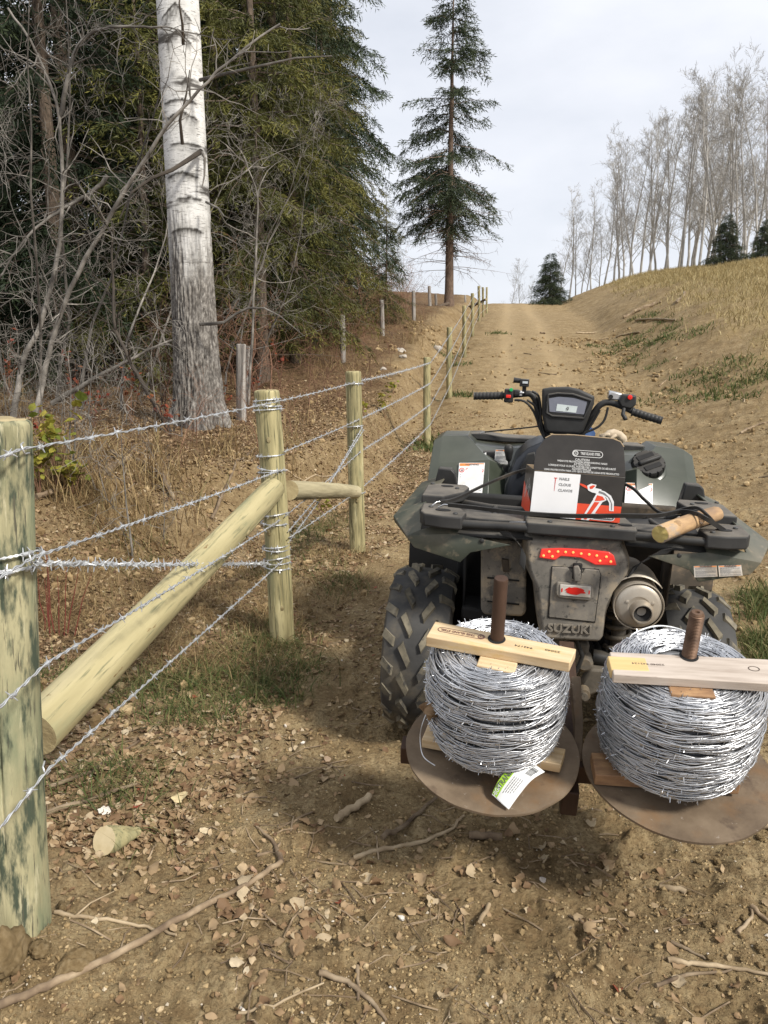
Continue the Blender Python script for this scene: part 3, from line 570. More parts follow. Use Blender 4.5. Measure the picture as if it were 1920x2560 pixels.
def log_mesh(Ln, r0, r1, seed, n=28, m=46, chamfer=.012, bow=.01, lump=.03):
    """a round pole along z from 0 to Ln, uneven, with checks in the wood and a rough cut end"""
    zs = np.concatenate([np.linspace(0, Ln-chamfer, m), [Ln-chamfer*.35, Ln]]); th = np.linspace(0, 2*np.pi, n, endpoint=False)
    Z, A = np.meshgrid(zs, th, indexing='ij'); r = r0+(r1-r0)*Z/Ln
    r = r*(1+lump*(fbm(A*1.3+seed, Z*3, 3, seed)-.5)*np.abs(np.cos(A/2))+lump*.9*(vnoise(np.cos(A)*1.5+seed, Z*2.2+np.sin(A)*1.5, seed+3)-.5))
    cr_ = 0
    for q in range(3): cr_ = cr_+np.clip(1-np.abs(np.sin((A-seed*1.1-q*2.2-.10*np.sin(Z*(3+q)+q)-.05*np.sin(Z*11))/2))*(34 if n > 40 else 16), 0, 1)*sstep(.40, .62, vnoise(Z*1.6+q*7, Z*0+seed, seed+q))
    r = r-(.008 if n > 40 else .0035)*np.clip(cr_, 0, 1)+.0016*(fbm(A*5+seed, Z*6, 3, seed+9)-.5)*(n > 40)
    r[-1] -= chamfer*.9; r[-2] -= chamfer*.25
    bx = bow*np.sin(Z/Ln*3.1)*math.cos(seed); by = bow*np.sin(Z/Ln*3.1)*math.sin(seed)
    zt = Z.copy(); zt[-1] += .006*(vnoise(np.cos(A[-1])*3, np.sin(A[-1])*3, seed)-.5)
    V = [tuple(p) for p in np.stack([r*np.cos(A)+bx, r*np.sin(A)+by, zt], -1).reshape(-1, 3)]; M_ = len(zs)
    F_ = [(i*n+k, i*n+(k+1) % n, (i+1)*n+(k+1) % n, (i+1)*n+k) for i in range(M_-1) for k in range(n)]
    V += [(bx[-1, 0], by[-1, 0], Ln+.001), (bx[0, 0], by[0, 0], 0)]
    F_ += [((M_-1)*n+k, (M_-1)*n+(k+1) % n, M_*n) for k in range(n)]+[((k+1) % n, k, M_*n+1) for k in range(n)]
    mb = MB(); mb.add(V, F_); return mb
def pole(name, label, cat, p0, p1, r0, r1, m_, seed, group=None, **kw):
    p0 = Vector(p0); p1 = Vector(p1); mb = log_mesh((p1-p0).length, r0, r1, seed, **kw)
    me = mb.mesh(name, [m_, M_endgrain], 60)
    nf = len(me.polygons); n = kw.get('n', 28)
    for i in range(nf-2*n, nf): me.polygons[i].material_index = 1
    o = link(name, me); o.location = p0; o.rotation_mode = 'QUATERNION'; o.rotation_quaternion = (p1-p0).to_track_quat('Z', 'Y'); return tag(o, label, cat, group)
POSTS = []   # (base, top, radius)
GPO = 'new treated fence posts up the hill'
spec = [((52, 2345, 1.8), (-6, 1048, 1.8), .078, .072, M_post_mould, 'thickest fence post with dark green mould stains, standing nearest the lens'),
        ((704, 1600, 4.05), (666, 975, 4.05), .066, .064, M_post, 'brace post wound with loops of barbed wire above the slanted pole'),
        ((894, 1375, 5.81), (883, 928, 5.81), .060, .058, M_post, 'green fence post at the far end of the short horizontal rail'),
        ((1069, 1110, 11.8), (1068, 893, 11.8), .056, .053, M_post, 'line post beside the grass tuft just before the quad bike handlebar'),
        ((1124, 990, 15.3), (1124, 818, 15.3), .055, .053, M_post, 'first line post beyond the one beside the grass tuft'),
        ((1161, 890, 21), (1161, 764, 21), .055, .053, M_post, 'line post midway up the slope in front of the lone spruce'),
        ((1181, 838, 25.8), (1181, 733, 25.8), .056, .054, M_post, 'line post two places below the cluster at the crest'),
        ((1197, 800, 32), (1197, 715, 32), .056, .054, M_post, 'lowest of the posts clustered against the sky at the crest'),
        ((1208, 789, 38.3), (1207, 718, 38.3), .056, .054, M_post, 'middle post of the crest cluster, beside the fallen pole'),
        ((1217, 781, 43.8), (1217, 718, 43.8), .056, .054, M_post, 'last and smallest line post standing right at the crest')]
for i, (b_, t_, r0, r1, m_, lab) in enumerate(spec):
    b_ = at(*b_); t_ = at(*t_); b_.z = min(b_.z, Hz(b_.x, b_.y)); ax = (t_-b_).normalized()
    pole('fence_post', lab, 'fence post', b_-ax*.12, t_, r0, r1, m_, i+1, GPO, n=84 if i < 3 else 16, m=90 if i < 3 else 20)
    POSTS.append((b_, t_, (r0+r1)/2))
a_, b_ = at(84, 1835, 1.98), at(683, 1222, 3.97)
br = pole('brace_pole', 'long slanted peeled pole propped between the mouldy post and the wire wound post', 'brace pole', a_, b_, .068, .060, M_brace, 5, n=84, m=110, chamfer=.004, bow=.012)
for t_, s_ in [(.12, .5), (.40, -.4), (.62, .9), (.86, .2), (.74, -1.1)]:   # knots standing a little proud
    kb = MB(); L_ = (b_-a_).length; a = -1.57+s_; r = .0655
    kb.lathe([(.001, .004), (.012, .003), (.018, 0), (.02, -.006)], 12, frame(Vector((r*math.cos(a), r*math.sin(a), t_*L_)), (-math.sin(a), math.cos(a), 0), (0, 0, 1)))
    kb.build('knot', M_knot, br)
for i_, sp_ in ((1, [(.22, -1.2), (.50, -2.0), (.60, -.8), (.83, -1.5)]), (2, [(.35, -1.4), (.72, -1.9)])):
    pb_, pt_, pr_ = POSTS[i_]; po_ = [o for o in bpy.data.objects if o.name.startswith('fence_post')][i_]; L_ = (pt_-pb_).length+.12
    for f_, a in sp_:
        a = a if i_ else a+.25; d_ = po_.rotation_quaternion.inverted() @ Vector((math.cos(a), math.sin(a), 0)); kb = MB(); rr = pr_-.0005
        kb.lathe([(.001, .0014), (.007, .0012), (.010, 0), (.011, -.006)], 12, frame(Vector((d_.x*rr, d_.y*rr, f_*L_)), (-d_.y, d_.x, 0), (0, 0, 1)) @ Matrix.Diagonal((1, 1.5, 1, 1))); kb.build('knot', M_knot, po_, 60)
pole('brace_rail', 'short horizontal rail wedged between the wire wound post and the next one', 'brace rail', at(722, 1226, 4.12), at(888, 1230, 5.74), .054, .050, M_rail, 9, n=24, m=40, chamfer=.006)
GO = 'old grey fence posts along the wood'
for k, (b_, t_, r, lab) in enumerate([((606, 1112, 10), (603, 860, 10), .068, 'weathered grey post standing beside the aspen foot'), ((857, 950, 15.9), (855, 787, 15.9), .06, 'grey post among drooping fir sprays at the bank'), ((957, 872, 21.2), (954, 750, 21.2), .066, 'leaning grey post in front of reddish brush'),
                                      ((1036, 830, 25.3), (1034, 727, 25.3), .066, 'pale grey post with a green sprig crossing it'), ((1077, 793, 33.5), (1073, 715, 33.5), .07, 'grey post seen just before the lone spruce trunk'), ((1092, 795, 35), (1089, 735, 35), .06, 'short brown leaning stub next to the spruce trunk'),
                                      ((1163, 772, 44), (1163, 738, 44), .06, 'thin dark post beyond the spruce at the crest'), ((620, 1050, 12), (621, 865, 12), .035, 'thin dark stake close behind the weathered grey post')]):
    b_ = at(*b_); t_ = at(*t_); ax = (t_-b_).normalized(); pole('old_post', lab, 'fence post', b_-ax*.5, t_, r, r*.9, M_grey_post, 20+k, GO, n=14, m=24)

# barbed wire: two strands laid round each other, a four pointed barb every 13 cm
def barb_mb(s=1.0):
    mb = MB(); w = .0024*s
    mb.tube([(-.007*s, 0, 0), (.007*s, 0, 0)], .0058*s, 7)
    for x_, a in ((-.005, .4), (.005, 1.9)):
        for sg in (-1, 1):
            d_ = Vector((.25*sg, math.cos(a)*sg, math.sin(a)*sg)).normalized(); o_ = Vector((x_*s, 0, 0)); mb.tube([o_, o_+d_*.017*s], [w, w*.35], 4)
    return mb
barb_me = barb_mb().mesh('barb', M_galv, 60)
def strand_pts(ctrl, step=.05, sag=.006, seed=0):
    P = []; 
    for i in range(len(ctrl)-1):
        a, b = Vector(ctrl[i]), Vector(ctrl[i+1]); Ln = (b-a).length; k = max(2, int(Ln/step))
        for j in range(k):
            u = j/k; p = a.lerp(b, u); p.z -= sag*Ln*.4*4*u*(1-u); p.z += .002*math.sin(j*1.7+seed); P.append(p)
    P.append(Vector(ctrl[-1])); return P
def barbed(label, ctrl, group, name='barbed_wire', wr=.0021, off=.0023, pitch=.045, ymax=17, seed=0, sp=.135, sag=.006, barb_s=1.0):
    P = strand_pts(ctrl, .011 if ctrl[-1][1] < 8 else .03, sag, seed); mb = MB()
    near = [p for p in P if p.y < ymax]; far = [p for p in P if p.y >= ymax]
    S = [0]
    for i in range(1, len(near)): S.append(S[-1]+(near[i]-near[i-1]).length)
    for ph in (0, math.pi):
        Q = []
        for p, s_ in zip(near, S): a = s_/pitch*math.pi+ph; Q.append(p+Vector((.9*math.cos(a)*off, -.15*math.cos(a)*off, math.sin(a)*off)))
        mb.tube(Q, wr, 5, cap=False)
    if len(far) > 1:
        mb.tube([near[-1]]+far[::12]+[far[-1]], .0058, 4, cap=False)
    o = mb.build(name, M_galv, None, 80, loc=ctrl[0]); tag(o, label, 'barbed wire', group)
    o0 = Vector(ctrl[0]); rg = random.Random(seed); s_ = sp*.4; nb_ = 0
    while S and s_ < S[-1] and nb_ < 290:
        i = int(np.searchsorted(S, s_)); i = min(max(i, 1), len(near)-1); p = near[i]; d_ = (near[i]-near[i-1]).normalized()
        b = link('barb', barb_me, o); b.rotation_mode = 'QUATERNION'
        b.rotation_quaternion = d_.to_track_quat('X', 'Z') @ Euler((rg.random()*6.28, 0, 0)).to_quaternion(); b.location = p-o0
        k = 1 if p.y < 6 else 1.3; k *= barb_s; b.scale = (k, k, k); s_ += sp*rg.uniform(.9, 1.1); nb_ += 1
    return o
def onpost(i, frac):
    b_, t_, r = POSTS[i]; p = b_.lerp(t_, frac); return p+Vector((.80, -.60, 0))*(r+.004)
GW = 'barbed wire strands of the new fence'
b0 = Vector((-1.30, -.6, 0))
def start(z): return Vector((-1.19, -.6, z))
fr = {'A': [.94]*10, 'B': [.71]*10, 'C': [.47]*10, 'D': [.24]*10}
y1 = 1.8
A = [start(1.15), at(64, 1122, 1.76), at(697, 1003, 4.0), at(890, 955, 5.76)]+[onpost(i, .94) for i in range(3, 10)]
barbed('top strand of barbed wire running the whole fence up to the crest', A, GW, seed=1)
barbed('barbed strand rising from the mouldy post to the middle of the brace post', [start(.80), at(86, 1392, 1.75), at(702, 1175, 4.0)], GW, seed=2)
barbed('second strand up the hill, starting at the brace post above the slanted pole', [at(708, 1130, 4.0), at(897, 1049, 5.76)]+[onpost(i, .71) for i in range(3, 10)], GW, seed=3)
barbed('barbed strand crossing in front of the slanted pole about halfway up', [start(.42), at(116, 1658, 1.75), at(700, 1300, 3.98)], GW, seed=4)
barbed('third strand up the hill, starting below the short rail', [at(712, 1291, 4.0), at(900, 1130, 5.76)]+[onpost(i, .47) for i in range(3, 10)], GW, seed=5)
barbed('lowest barbed strand passing under the slanted pole', [start(.10), at(119, 1925, 1.74), at(706, 1402, 3.98)], GW, seed=6)
barbed('lowest strand up the hill from the foot of the brace post', [at(722, 1345, 4.0), at(902, 1222, 5.76)]+[onpost(i, .24) for i in range(3, 10)], GW, seed=7)
GB = 'doubled brace wires of the corner'
barbed('twisted brace wire thick with barbs stretched level across the slanted pole', [at(84, 1408, 1.74), at(400, 1412, 2.62), at(668, 1409, 3.97)], GB, seed=8, sp=.055, off=.0052, wr=.0025, pitch=.03, sag=0, barb_s=1.25)
barbed('brace wire climbing from the low wraps to the next post above the short rail', [at(719, 1358, 4.02), at(800, 1250, 4.8), at(906, 1068, 5.74)], GB, seed=9, sp=.10, sag=0)
barbed('slightly lower brace wire climbing beside its twin toward the far rail post', [at(719, 1330, 4.02), at(826, 1205, 4.9), at(908, 1076, 5.74)], GB, seed=10, sp=.10, sag=.004)
def wraps(i, ys, label, turns=1):
    b_, t_, r = POSTS[i]; ax = (t_-b_).normalized(); rg = random.Random(i); w = thing('wire_wrap', label, 'barbed wire', b_, group='wire wound round posts')
    for py, tilt in ys:
        v = at(704-(1600-py)*.0608 if i == 1 else (52-(2345-py)*.0447 if i == 0 else 890), py, b_.y).z; f = (v-b_.z)/(t_.z-b_.z); c = b_.lerp(t_, f)
        mb = MB()
        for ph in (0, math.pi):
            q = []
            for k in range(41):
                a = k/40*6.2832; s_ = a*18+ph; rr = r+.005+.0022*math.cos(s_); q.append(c+Vector((rr*math.cos(a), rr*math.sin(a), tilt*math.cos(a+.5)+.0022*math.sin(s_)+.004*(k/40-.5)))-b_)
            mb.tube(q, .0020, 4, cap=False)
        mb.build('wire_loop', M_galv, w, 80)
        for k in range(4):
            a = rg.uniform(-2.8, .1); o = link('barb', barb_me, w); o.matrix_local = (Matrix.Translation(c-b_+Vector(((r+.005)*math.cos(a), (r+.005)*math.sin(a), tilt*math.cos(a+.5)))) @ Matrix.Rotation(a+math.pi/2, 4, 'Z') @ Matrix.Rotation(rg.random()*3, 4, 'X'))
wraps(1, [(1001, .008), (1012, -.006), (1024, .004), (1138, .004), (1170, -.008), (1178, .006), (1286, .01), (1306, -.004), (1364, .004), (1371, -.004), (1394, .012), (1404, 0), (1415, -.008)], 'many turns of barbed wire wound round the brace post')
wraps(2, [(960, .004), (1066, .006), (1232, .004)], 'few turns of barbed wire round the post at the far rail end')
wraps(0, [(1388, .012), (1402, -.008), (1416, .004)], 'turns of brace wire round the middle of the mouldy post')
stp = MB()
for py, px in ((1122, 60), (1395, 80), (1925, 114)):
    c = at(px, py, 1.742); stp.tube([c+Vector((-.01, .02, .012)), c+Vector((-.004, -.004, .01)), c+Vector((.0, -.008, 0)), c+Vector((.002, -.002, -.011)), c+Vector((.002, .02, -.012))], .0022, 6)
tag(stp.build('staple', M_galv, None, 60, loc=at(60, 1122, 1.74)), 'bright wire staples driven into the mouldy post over the wires', 'staple')
# old wire between the grey posts and a fallen pole at the crest
mb = MB()
for i in range(2):
    for f in (.82,):
        a = at([606, 857][i], [880, 800][i], [9.95, 15.85][i]); b = at([857, 957][i], [800, 762][i], [15.85, 21.15][i]); mb.tube(strand_pts([a, b], .4, .02), .003, 4)
tag(mb.build('old_wire', M_galv_old, None, 60, loc=at(606, 880, 9.95)), 'single slack rusty wire between the old grey posts', 'wire')
pole('fallen_pole', 'dark fallen pole leaning across the fence near the lone spruce', 'pole', at(1165, 772, 40), at(1215, 748, 38), .09, .05, M_bark_dark, 31, n=8, m=10)
pole('fallen_pole', 'dark fallen log lying at the foot of the lone spruce', 'log', at(1092, 772, 33), at(1122, 758, 33.5), .10, .07, M_bark_dark, 32, n=8, m=10)

# ================================================================ THE QUAD BIKE
DUST = (.30, .225, .14)
M_plastic = mat('black plastic', [(.3, (.016, .016, .016)), (.7, (.034, .034, .033))], scale=10, rough=.5, rrange=.1, spec=.3, bump=.12, bscale=300, dist=.002, settle=((.13, .112, .088), .5))
M_rack = mat('dusty black plastic', [(.3, (.022, .022, .022)), (.7, (.045, .044, .042))], scale=12, rough=.62, spec=.3, bump=.15, bscale=260, dist=.002, settle=((.20, .175, .14), .75))
M_green = mat('dark green body plastic', [(.3, (.036, .042, .030)), (.7, (.058, .066, .049))], scale=5, rough=.32, rrange=.08, spec=.5, bump=.05, bscale=200, dist=.002, settle=((.15, .137, .106), .22))
M_green_mud = mat('muddy green plastic', [(.3, (.040, .047, .035)), (.7, (.072, .078, .060))], scale=5, rough=.5, over=[((.20, .17, .12), 3.5, .44, .80), ((.22, .18, .125), 26, .54, .74)])
M_dirtgrey = mat('dusty grey plastic', [(.3, (.10, .094, .082)), (.5, (.19, .172, .145)), (.72, (.31, .27, .21))], scale=6, detail=9, rough=.85, ns=.65, bump=.2, bscale=90, dist=.003, over=[((.05, .048, .044), 9, .58, .68, (1, 1, .4)), ((.34, .28, .20), 14, .54, .66), ((.07, .066, .058), 40, .58, .66)])
M_dark = mat('dark liner and shade', [(.3, (.008, .008, .008)), (.7, (.02, .019, .018))], scale=8, rough=.8)  # near black; also stands for the shade in holes and wheel arches
M_liner = mat('mud splashed liner', [(.3, (.03, .026, .02)), (.7, (.09, .07, .05))], scale=9, rough=.9, over=[((.24, .17, .10), 6, .55, .75)])
M_tyre = mat('tyre rubber', [(.3, (.028, .028, .028)), (.7, (.062, .060, .056))], scale=9, rough=.75, bump=.2, bscale=120, dist=.002, over=[((.13, .11, .08), 7, .50, .75)])
M_lug = mat('worn tread rubber', [(.3, (.09, .08, .06)), (.5, (.15, .132, .095)), (.72, (.22, .19, .135))], scale=26, rough=.9, rnd=.35, bump=.3, bscale=100, dist=.002, over=[((.05, .048, .044), 18, .52, .64)])
M_rim = mat('rim steel', [(.3, (.05, .05, .05)), (.7, (.12, .12, .115))], scale=10, rough=.5, metal=.5)
M_steel = mat('stained steel', [(.3, (.36, .31, .245)), (.55, (.50, .45, .375)), (.75, (.60, .55, .47))], scale=7, rough=.5, metal=.6, over=[((.34, .24, .14), 8, .60, .78)])
M_cast = mat('greasy castings', [(.3, (.07, .062, .05)), (.7, (.19, .165, .13))], scale=12, rough=.75, metal=.2, bump=.3, bscale=60, dist=.004, over=[((.24, .18, .11), 8, .55, .7)])
M_chrome = mat('bright metal', [(.3, (.5, .5, .5)), (.7, (.7, .7, .7))], scale=20, rough=.3, metal=.9)
M_redlens = mat('red lens', [(.3, (.50, .025, .02)), (.7, (.72, .07, .05))], scale=30, rough=.15, spec=.6, over=[((.60, .30, .22), 22, .62, .74)])
M_led = flat('lit diode', (1.0, .30, .08), emit=1.5)
M_lensglow = flat('glowing lens', (.72, .045, .035), rough=.22, emit=.30)
M_label = mat('label white', [(.3, (.62, .61, .58)), (.7, (.76, .75, .73))], scale=14, rough=.45, over=[((.45, .38, .28), 9, .62, .8)])
M_lab_dirty = mat('dusty label', [(.3, (.46, .42, .36)), (.7, (.64, .60, .54))], scale=14, rough=.6, over=[((.36, .27, .17), 8, .5, .7)])
M_orange = flat('label orange', (.80, .26, .06)); M_ink = flat('label ink', (.10, .10, .10)); M_inkgrey = flat('label grey ink', (.20, .20, .20)); M_sred = flat('label red', (.62, .06, .05))
M_lcd = flat('display glass', (.50, .54, .56), rough=.12); M_lcdin = flat('display panel', (.62, .68, .67), rough=.15)
M_screen = flat('display surround', (.20, .21, .25), rough=.15)
M_redsw = flat('red switch', (.75, .03, .02), rough=.3); M_greensw = flat('green switch', (.02, .42, .12), rough=.3)

ATV = thing('quad_bike', 'dark green quad bike seen from behind on the dirt track, tail light glowing', 'quad bike', (.66, 2.95, .02), (R_(2), R_(2.5), R_(-8.8)))
AM = Matrix.LocRotScale(ATV.location, ATV.rotation_euler, None); AI = AM.inverted()
def Ay(px, py, y):
    o = AI @ Vector((0, 0, CAM_Z)); d = AI.to_3x3() @ ray(px, py); return o+d*((y-o.y)/d.y)
def Az(px, py, z):
    o = AI @ Vector((0, 0, CAM_Z)); d = AI.to_3x3() @ ray(px, py); return o+d*((z-o.z)/d.z)
def AP(pts, y): return [Ay(p[0], p[1], p[2] if len(p) > 2 else y) for p in pts]
def mir(P): return [Vector((.02-p.x, p.y, p.z)) for p in P]

# --- wheels: carcass, moulded lugs, rim
def tyre_mb(r=.325, w=.25):
    h = w/2; prof = [(r*.56, -h*.78), (r*.66, -h*.98), (r*.82, -h*1.02), (r*.92, -h*.93), (r*.955, -h*.72), (r*.97, -h*.3), (r*.973, 0), (r*.97, h*.3), (r*.955, h*.72), (r*.92, h*.93), (r*.82, h*1.02), (r*.66, h*.98), (r*.56, h*.78)]
    mb = MB(); mb.lathe(prof, 48, Matrix.Rotation(math.pi/2, 4, 'Y'), close=True); return mb
def lug_mb(kind):
    """one tread block on a tyre of radius .325: local x across, y along the rim, z outward"""
    mb = MB(); Ls, ws, sk = [(.062, .026, .022), (.055, .030, -.02), (.050, .034, .012)][kind]
    lo = [(-Ls/2, -ws/2-sk*.9), (Ls/2, -ws/2+sk), (Ls/2+.004, ws/2+sk), (-Ls/2-.004, ws/2-sk*.9)]
    bot = [Vector((x*1.12, y*1.2, -.012)) for x, y in lo]; top = [Vector((x*.95, y*.9, .017 - (.006 if abs(x) > .02 and kind == 2 else 0))) for x, y in lo]
    mid = [(bot[i]*.35+top[i]*.65)*1.0 for i in range(4)]
    V = bot+mid+top; Fc = [(i, (i+1) % 4, 4+(i+1) % 4, 4+i) for i in range(4)]+[(4+i, 4+(i+1) % 4, 8+(i+1) % 4, 8+i) for i in range(4)]+[(8, 9, 10, 11)]
    mb.add(V, Fc); return mb
lug_me = [lug_mb(k).mesh('tread_block', M_lug, 30) for k in range(3)]
tyre_me = tyre_mb().mesh('wheel', M_tyre, 40)
rim_mb_ = MB(); rim_mb_.lathe([(.02, .03), (.07, .035), (.10, .05), (.15, .04), (.185, .098), (.19, .10), (.19, -.10), (.18, -.09), (.15, -.02), (.02, -.02)], 32, Matrix.Rotation(math.pi/2, 4, 'Y'))
rim_me = rim_mb_.mesh('rim', M_rim, 40)
def wheel(x, y, lugs, flip, spin=0):
    w = link('wheel', tyre_me, ATV, (x, y, .32)); w.rotation_euler = (spin, 0, math.pi if flip else 0)
    link('rim', rim_me, w)
    if not lugs: return w
    N = 18; R0 = .313
    for i in range(N):
        for j, (xx, kd, ph, tl) in enumerate([(-.036, 0, 0, 0), (.036, 1, .5, 0), (-.098, 2, .45, .34), (.098, 2, .95, -.34)]):
            a = (i+ph)/N*2*math.pi; o = link('tread_block', lug_me[kd], w)
            rr = R0-(.014 if abs(xx) > .06 else 0); ca, sa = math.cos(a), math.sin(a)
            # radial direction in the y-z plane of the wheel
            M = Matrix(((1, 0, 0), (0, -sa, ca), (0, ca, sa))).to_4x4()
            tw = Matrix.Rotation((.55 if kd == 0 else -.5) if kd < 2 else (.25 if xx < 0 else -.25), 4, 'Z'); lean = Matrix.Rotation(-tl*1.5*(1 if xx < 0 else 1), 4, 'Y')
            o.matrix_parent_inverse = Matrix.Identity(4); o.matrix_local = Matrix.Translation((xx, ca*rr, sa*rr)) @ M @ lean @ tw
    return w
wheel(-.525, 0, True, False, .07); wheel(.49, 0, True, True, .2)
wheel(-.49, 1.33, True, False, .3); wheel(.50, 1.33, True, True, .1)

# --- rear fenders, each a folded sheet with its under lip
def fender(P, name='rear_fender'):
    mb = MB(); mb.add(P, [(0, 1, 2, 3), (3, 2, 4, 5), (5, 4, 6, 7), (2, 8, 9, 4), (4, 9, 10, 6), (6, 10, 11, 12), (1, 13, 8, 2)])
    return mb.build(name, M_green_mud, ATV, 30, bevel=.006, solid=.006)
def fender_pts(s):
    # s = -1 the side by the fence, +1 the other; x is mirrored about the bike's centre plane
    X = lambda x: .01+s*x
    return [Vector(p) for p in [(X(.49), .32, .975), (X(.60), .32, .93), (X(.645), -.22, .905), (X(.535), -.20, .955),
            (X(.575), -.375, .875), (X(.525), -.385, .905), (X(.40), -.405, .905), (X(.40), -.30, .93),
            (X(.635), -.24, .885), (X(.545), -.385, .838), (X(.385), -.41, .806), (X(.352), -.415, .845), (X(.22), -.41, .88), (X(.60), .32, .90)]]
fL = fender(fender_pts(-1)); fR = fender(fender_pts(1))
for s in (-1, 1):      # the plain inner run of the fender under the rack
    mb = MB(); X = lambda x: .01+s*x
    mb.add([(X(.40), -.40, .90), (X(.15), -.40, .905), (X(.15), -.08, .915), (X(.40), -.06, .925), (X(.53), -.06, .935), (X(.53), -.2, .935)], [(0, 1, 2, 3), (0, 3, 4, 5)])
    mb.build('fender_deck', M_rack, ATV, 30, solid=.006)
    # curved mud strip from the deck down to the tail
    pts = [Ay(x, y, -.415) for x, y in [(1249, 1330), (1278, 1338), (1298, 1358), (1309, 1382), (1305, 1416)]]
    if s > 0: pts = [Ay(x, y, -.40) for x, y in [(1676, 1374), (1645, 1380), (1618, 1394), (1592, 1412), (1573, 1442)]]
    mb = MB(); n = len(pts); wv = Vector((0, -.012, -.002))
    L1 = [p+Vector((.010*s, 0, .010)) for p in pts]; L2 = [p-Vector((.010*s, 0, .012)) for p in pts]
    V = [q for a, b in zip(L1, L2) for q in (a, b)]; mb.add(V, [(2*i, 2*i+1, 2*i+3, 2*i+2) for i in range(n-1)]); mb.build('mud_strip', M_rack, ATV, 60, solid=.012, bevel=.003)
    mb = MB(); mb.add([(X(.40), .30, .25), (X(.64), .34, .25), (X(.64), .34, .84), (X(.40), .30, .80), (X(.37), -.1, .86), (X(.37), -.1, .40)], [(0, 1, 2, 3), (0, 3, 4, 5)])
    mb.build('wheel_well', M_liner if s > 0 else M_dark, ATV, 30, solid=.008)  # sheet added to darken the arch, its shade painted near black by the fence

# --- rear rack: plates joined by tubes
def plate(poly, z, th, name='rack_plate', m_=None, bev=.007, parent=None):
    mb = MB(); mb.prism([(x, y, z) for x, y in poly], (0, 0, -th)); return mb.build(name, m_ or M_rack, parent or ATV, 30, bevel=bev, seg=3)
ZR = .968
plate([(-.165, -.435), (.185, -.435), (.19, -.39), (.165, -.20), (-.15, -.20), (-.17, -.39)], ZR, .040)
for s in (-1, 1):
    X = lambda x: .01+s*x
    q = [(X(.53), -.39), (X(.515), -.425), (X(.45), -.445), (X(.385), -.445), (X(.375), -.37), (X(.40), -.30), (X(.535), -.26)]
    plate(q if s > 0 else q[::-1], ZR+.004, .045)
    q = [(X(.55), -.17), (X(.55), .02), (X(.50), .07), (X(.40), .07), (X(.385), .03), (X(.40), -.06), (X(.47), -.17)]
    plate(q if s > 0 else q[::-1], ZR+.012, .040)
    q = [(X(.385), -.37), (X(.175), -.36), (X(.175), -.27), (X(.39), -.27)]
    plate(q if s < 0 else q[::-1], ZR-.014, .022)
    q = [(X(.545), -.27), (X(.475), -.27), (X(.475), -.16), (X(.545), -.16)]
    plate(q if s > 0 else q[::-1], ZR-.018, .022)
    mb = MB(); mb.tube([(X(.39), -.425, ZR-.024), (X(.172), -.42, ZR-.022)], .0145, 14); mb.build('rack_tube', M_plastic, ATV, 60)
    mb = MB(); mb.tube([(X(.46), .05, ZR-.05), (X(.30), .02, ZR-.06), (X(.05), .0, ZR-.06)], .013, 12); mb.build('rack_tube', M_plastic, ATV, 60)
    mb = MB(); mb.tube([(X(.28), -.28, ZR-.026), (X(.28), .02, ZR-.06)], .011, 10); mb.build('rack_tube', M_plastic, ATV, 60)
    mb = MB(); mb.lathe([(.001, 0), (.026, 0), (.026, -.004), (.001, -.004)], 24, Matrix.Translation((X(.455), -.365, ZR+.0065)) @ Matrix.Diagonal((1, .6, 1, 1))); mb.build('rack_hole_shade', M_dark, ATV, 30)  # flat black ellipse, the shade inside a hole put into colour
    mb = MB(); mb.lathe([(.001, 0), (.024, 0), (.024, -.004), (.001, -.004)], 24, Matrix.Translation((X(.47), .015, ZR+.0145)) @ Matrix.Diagonal((1, .6, 1, 1))); mb.build('rack_hole_shade', M_dark, ATV, 30)
    # upright tie block behind each wing
    mb = MB(); c = Vector((X(.49), .22, 1.0)); mb.prism([c+Vector(v) for v in [(-.05, 0, -.07), (.05, 0, -.07), (.036, .0, -.005), (.02, 0, .012), (-.035, 0, .012)]], (0, .05, 0)); mb.build('rack_bracket', M_plastic, ATV, 30, bevel=.006)
mb = MB(); mb.lathe([(.001, 0), (.022, 0), (.022, -.004), (.001, -.004)], 24, Matrix.Translation((.155, -.375, ZR+.0025)) @ Matrix.Diagonal((1, .6, 1, 1))); mb.build('rack_hole_shade', M_dark, ATV, 30)  # black ellipse painted as the dark of a hole
mb = MB(); a, b, c, d_ = AP([(1268, 1318), (1275, 1306), (1330, 1306), (1334, 1318)], -.40); mb.tube([a, b, c, d_], .0035, 6); mb.build('rack_latch', M_chrome, ATV, 60)
mb = MB(); a, b, c, d_ = AP([(1608, 1345), (1612, 1335), (1650, 1339), (1656, 1350)], -.40); mb.tube([a, b, c, d_], .0035, 6); mb.build('rack_latch', M_dark, ATV, 60)

for s in (-1, 1):      # bolts that hold rack and fender
    for x_, y_, z_ in ((.50, -.33, ZR+.005), (.41, -.41, ZR+.005), (.43, -.02, ZR+.013), (.53, .04, ZR+.013), (.10, -.41, ZR+.001), (.10, -.23, ZR+.001)):
        mb = MB(); mb.lathe([(.008, -.002), (.008, .003), (.006, .005), (.003, .005), (.002, .002), (.001, .002)], 10, Matrix.Translation((.01+s*x_, y_, z_))); mb.build('rack_bolt', M_rim, ATV, 40)
    for px, py, y_ in ((1108, 1352, -.392), (1150, 1366, -.402), (1205, 1352, -.412)):
        q = Ay(px, py, y_); q.x = q.x if s < 0 else .02-q.x
        mb = MB(); mb.lathe([(.008, .004), (.008, -.002), (.005, -.004), (.001, -.004)], 10, Matrix.Translation(q) @ Matrix.Rotation(-math.pi/2, 4, 'X')); mb.build('fender_rivet', M_plastic, ATV, 40)

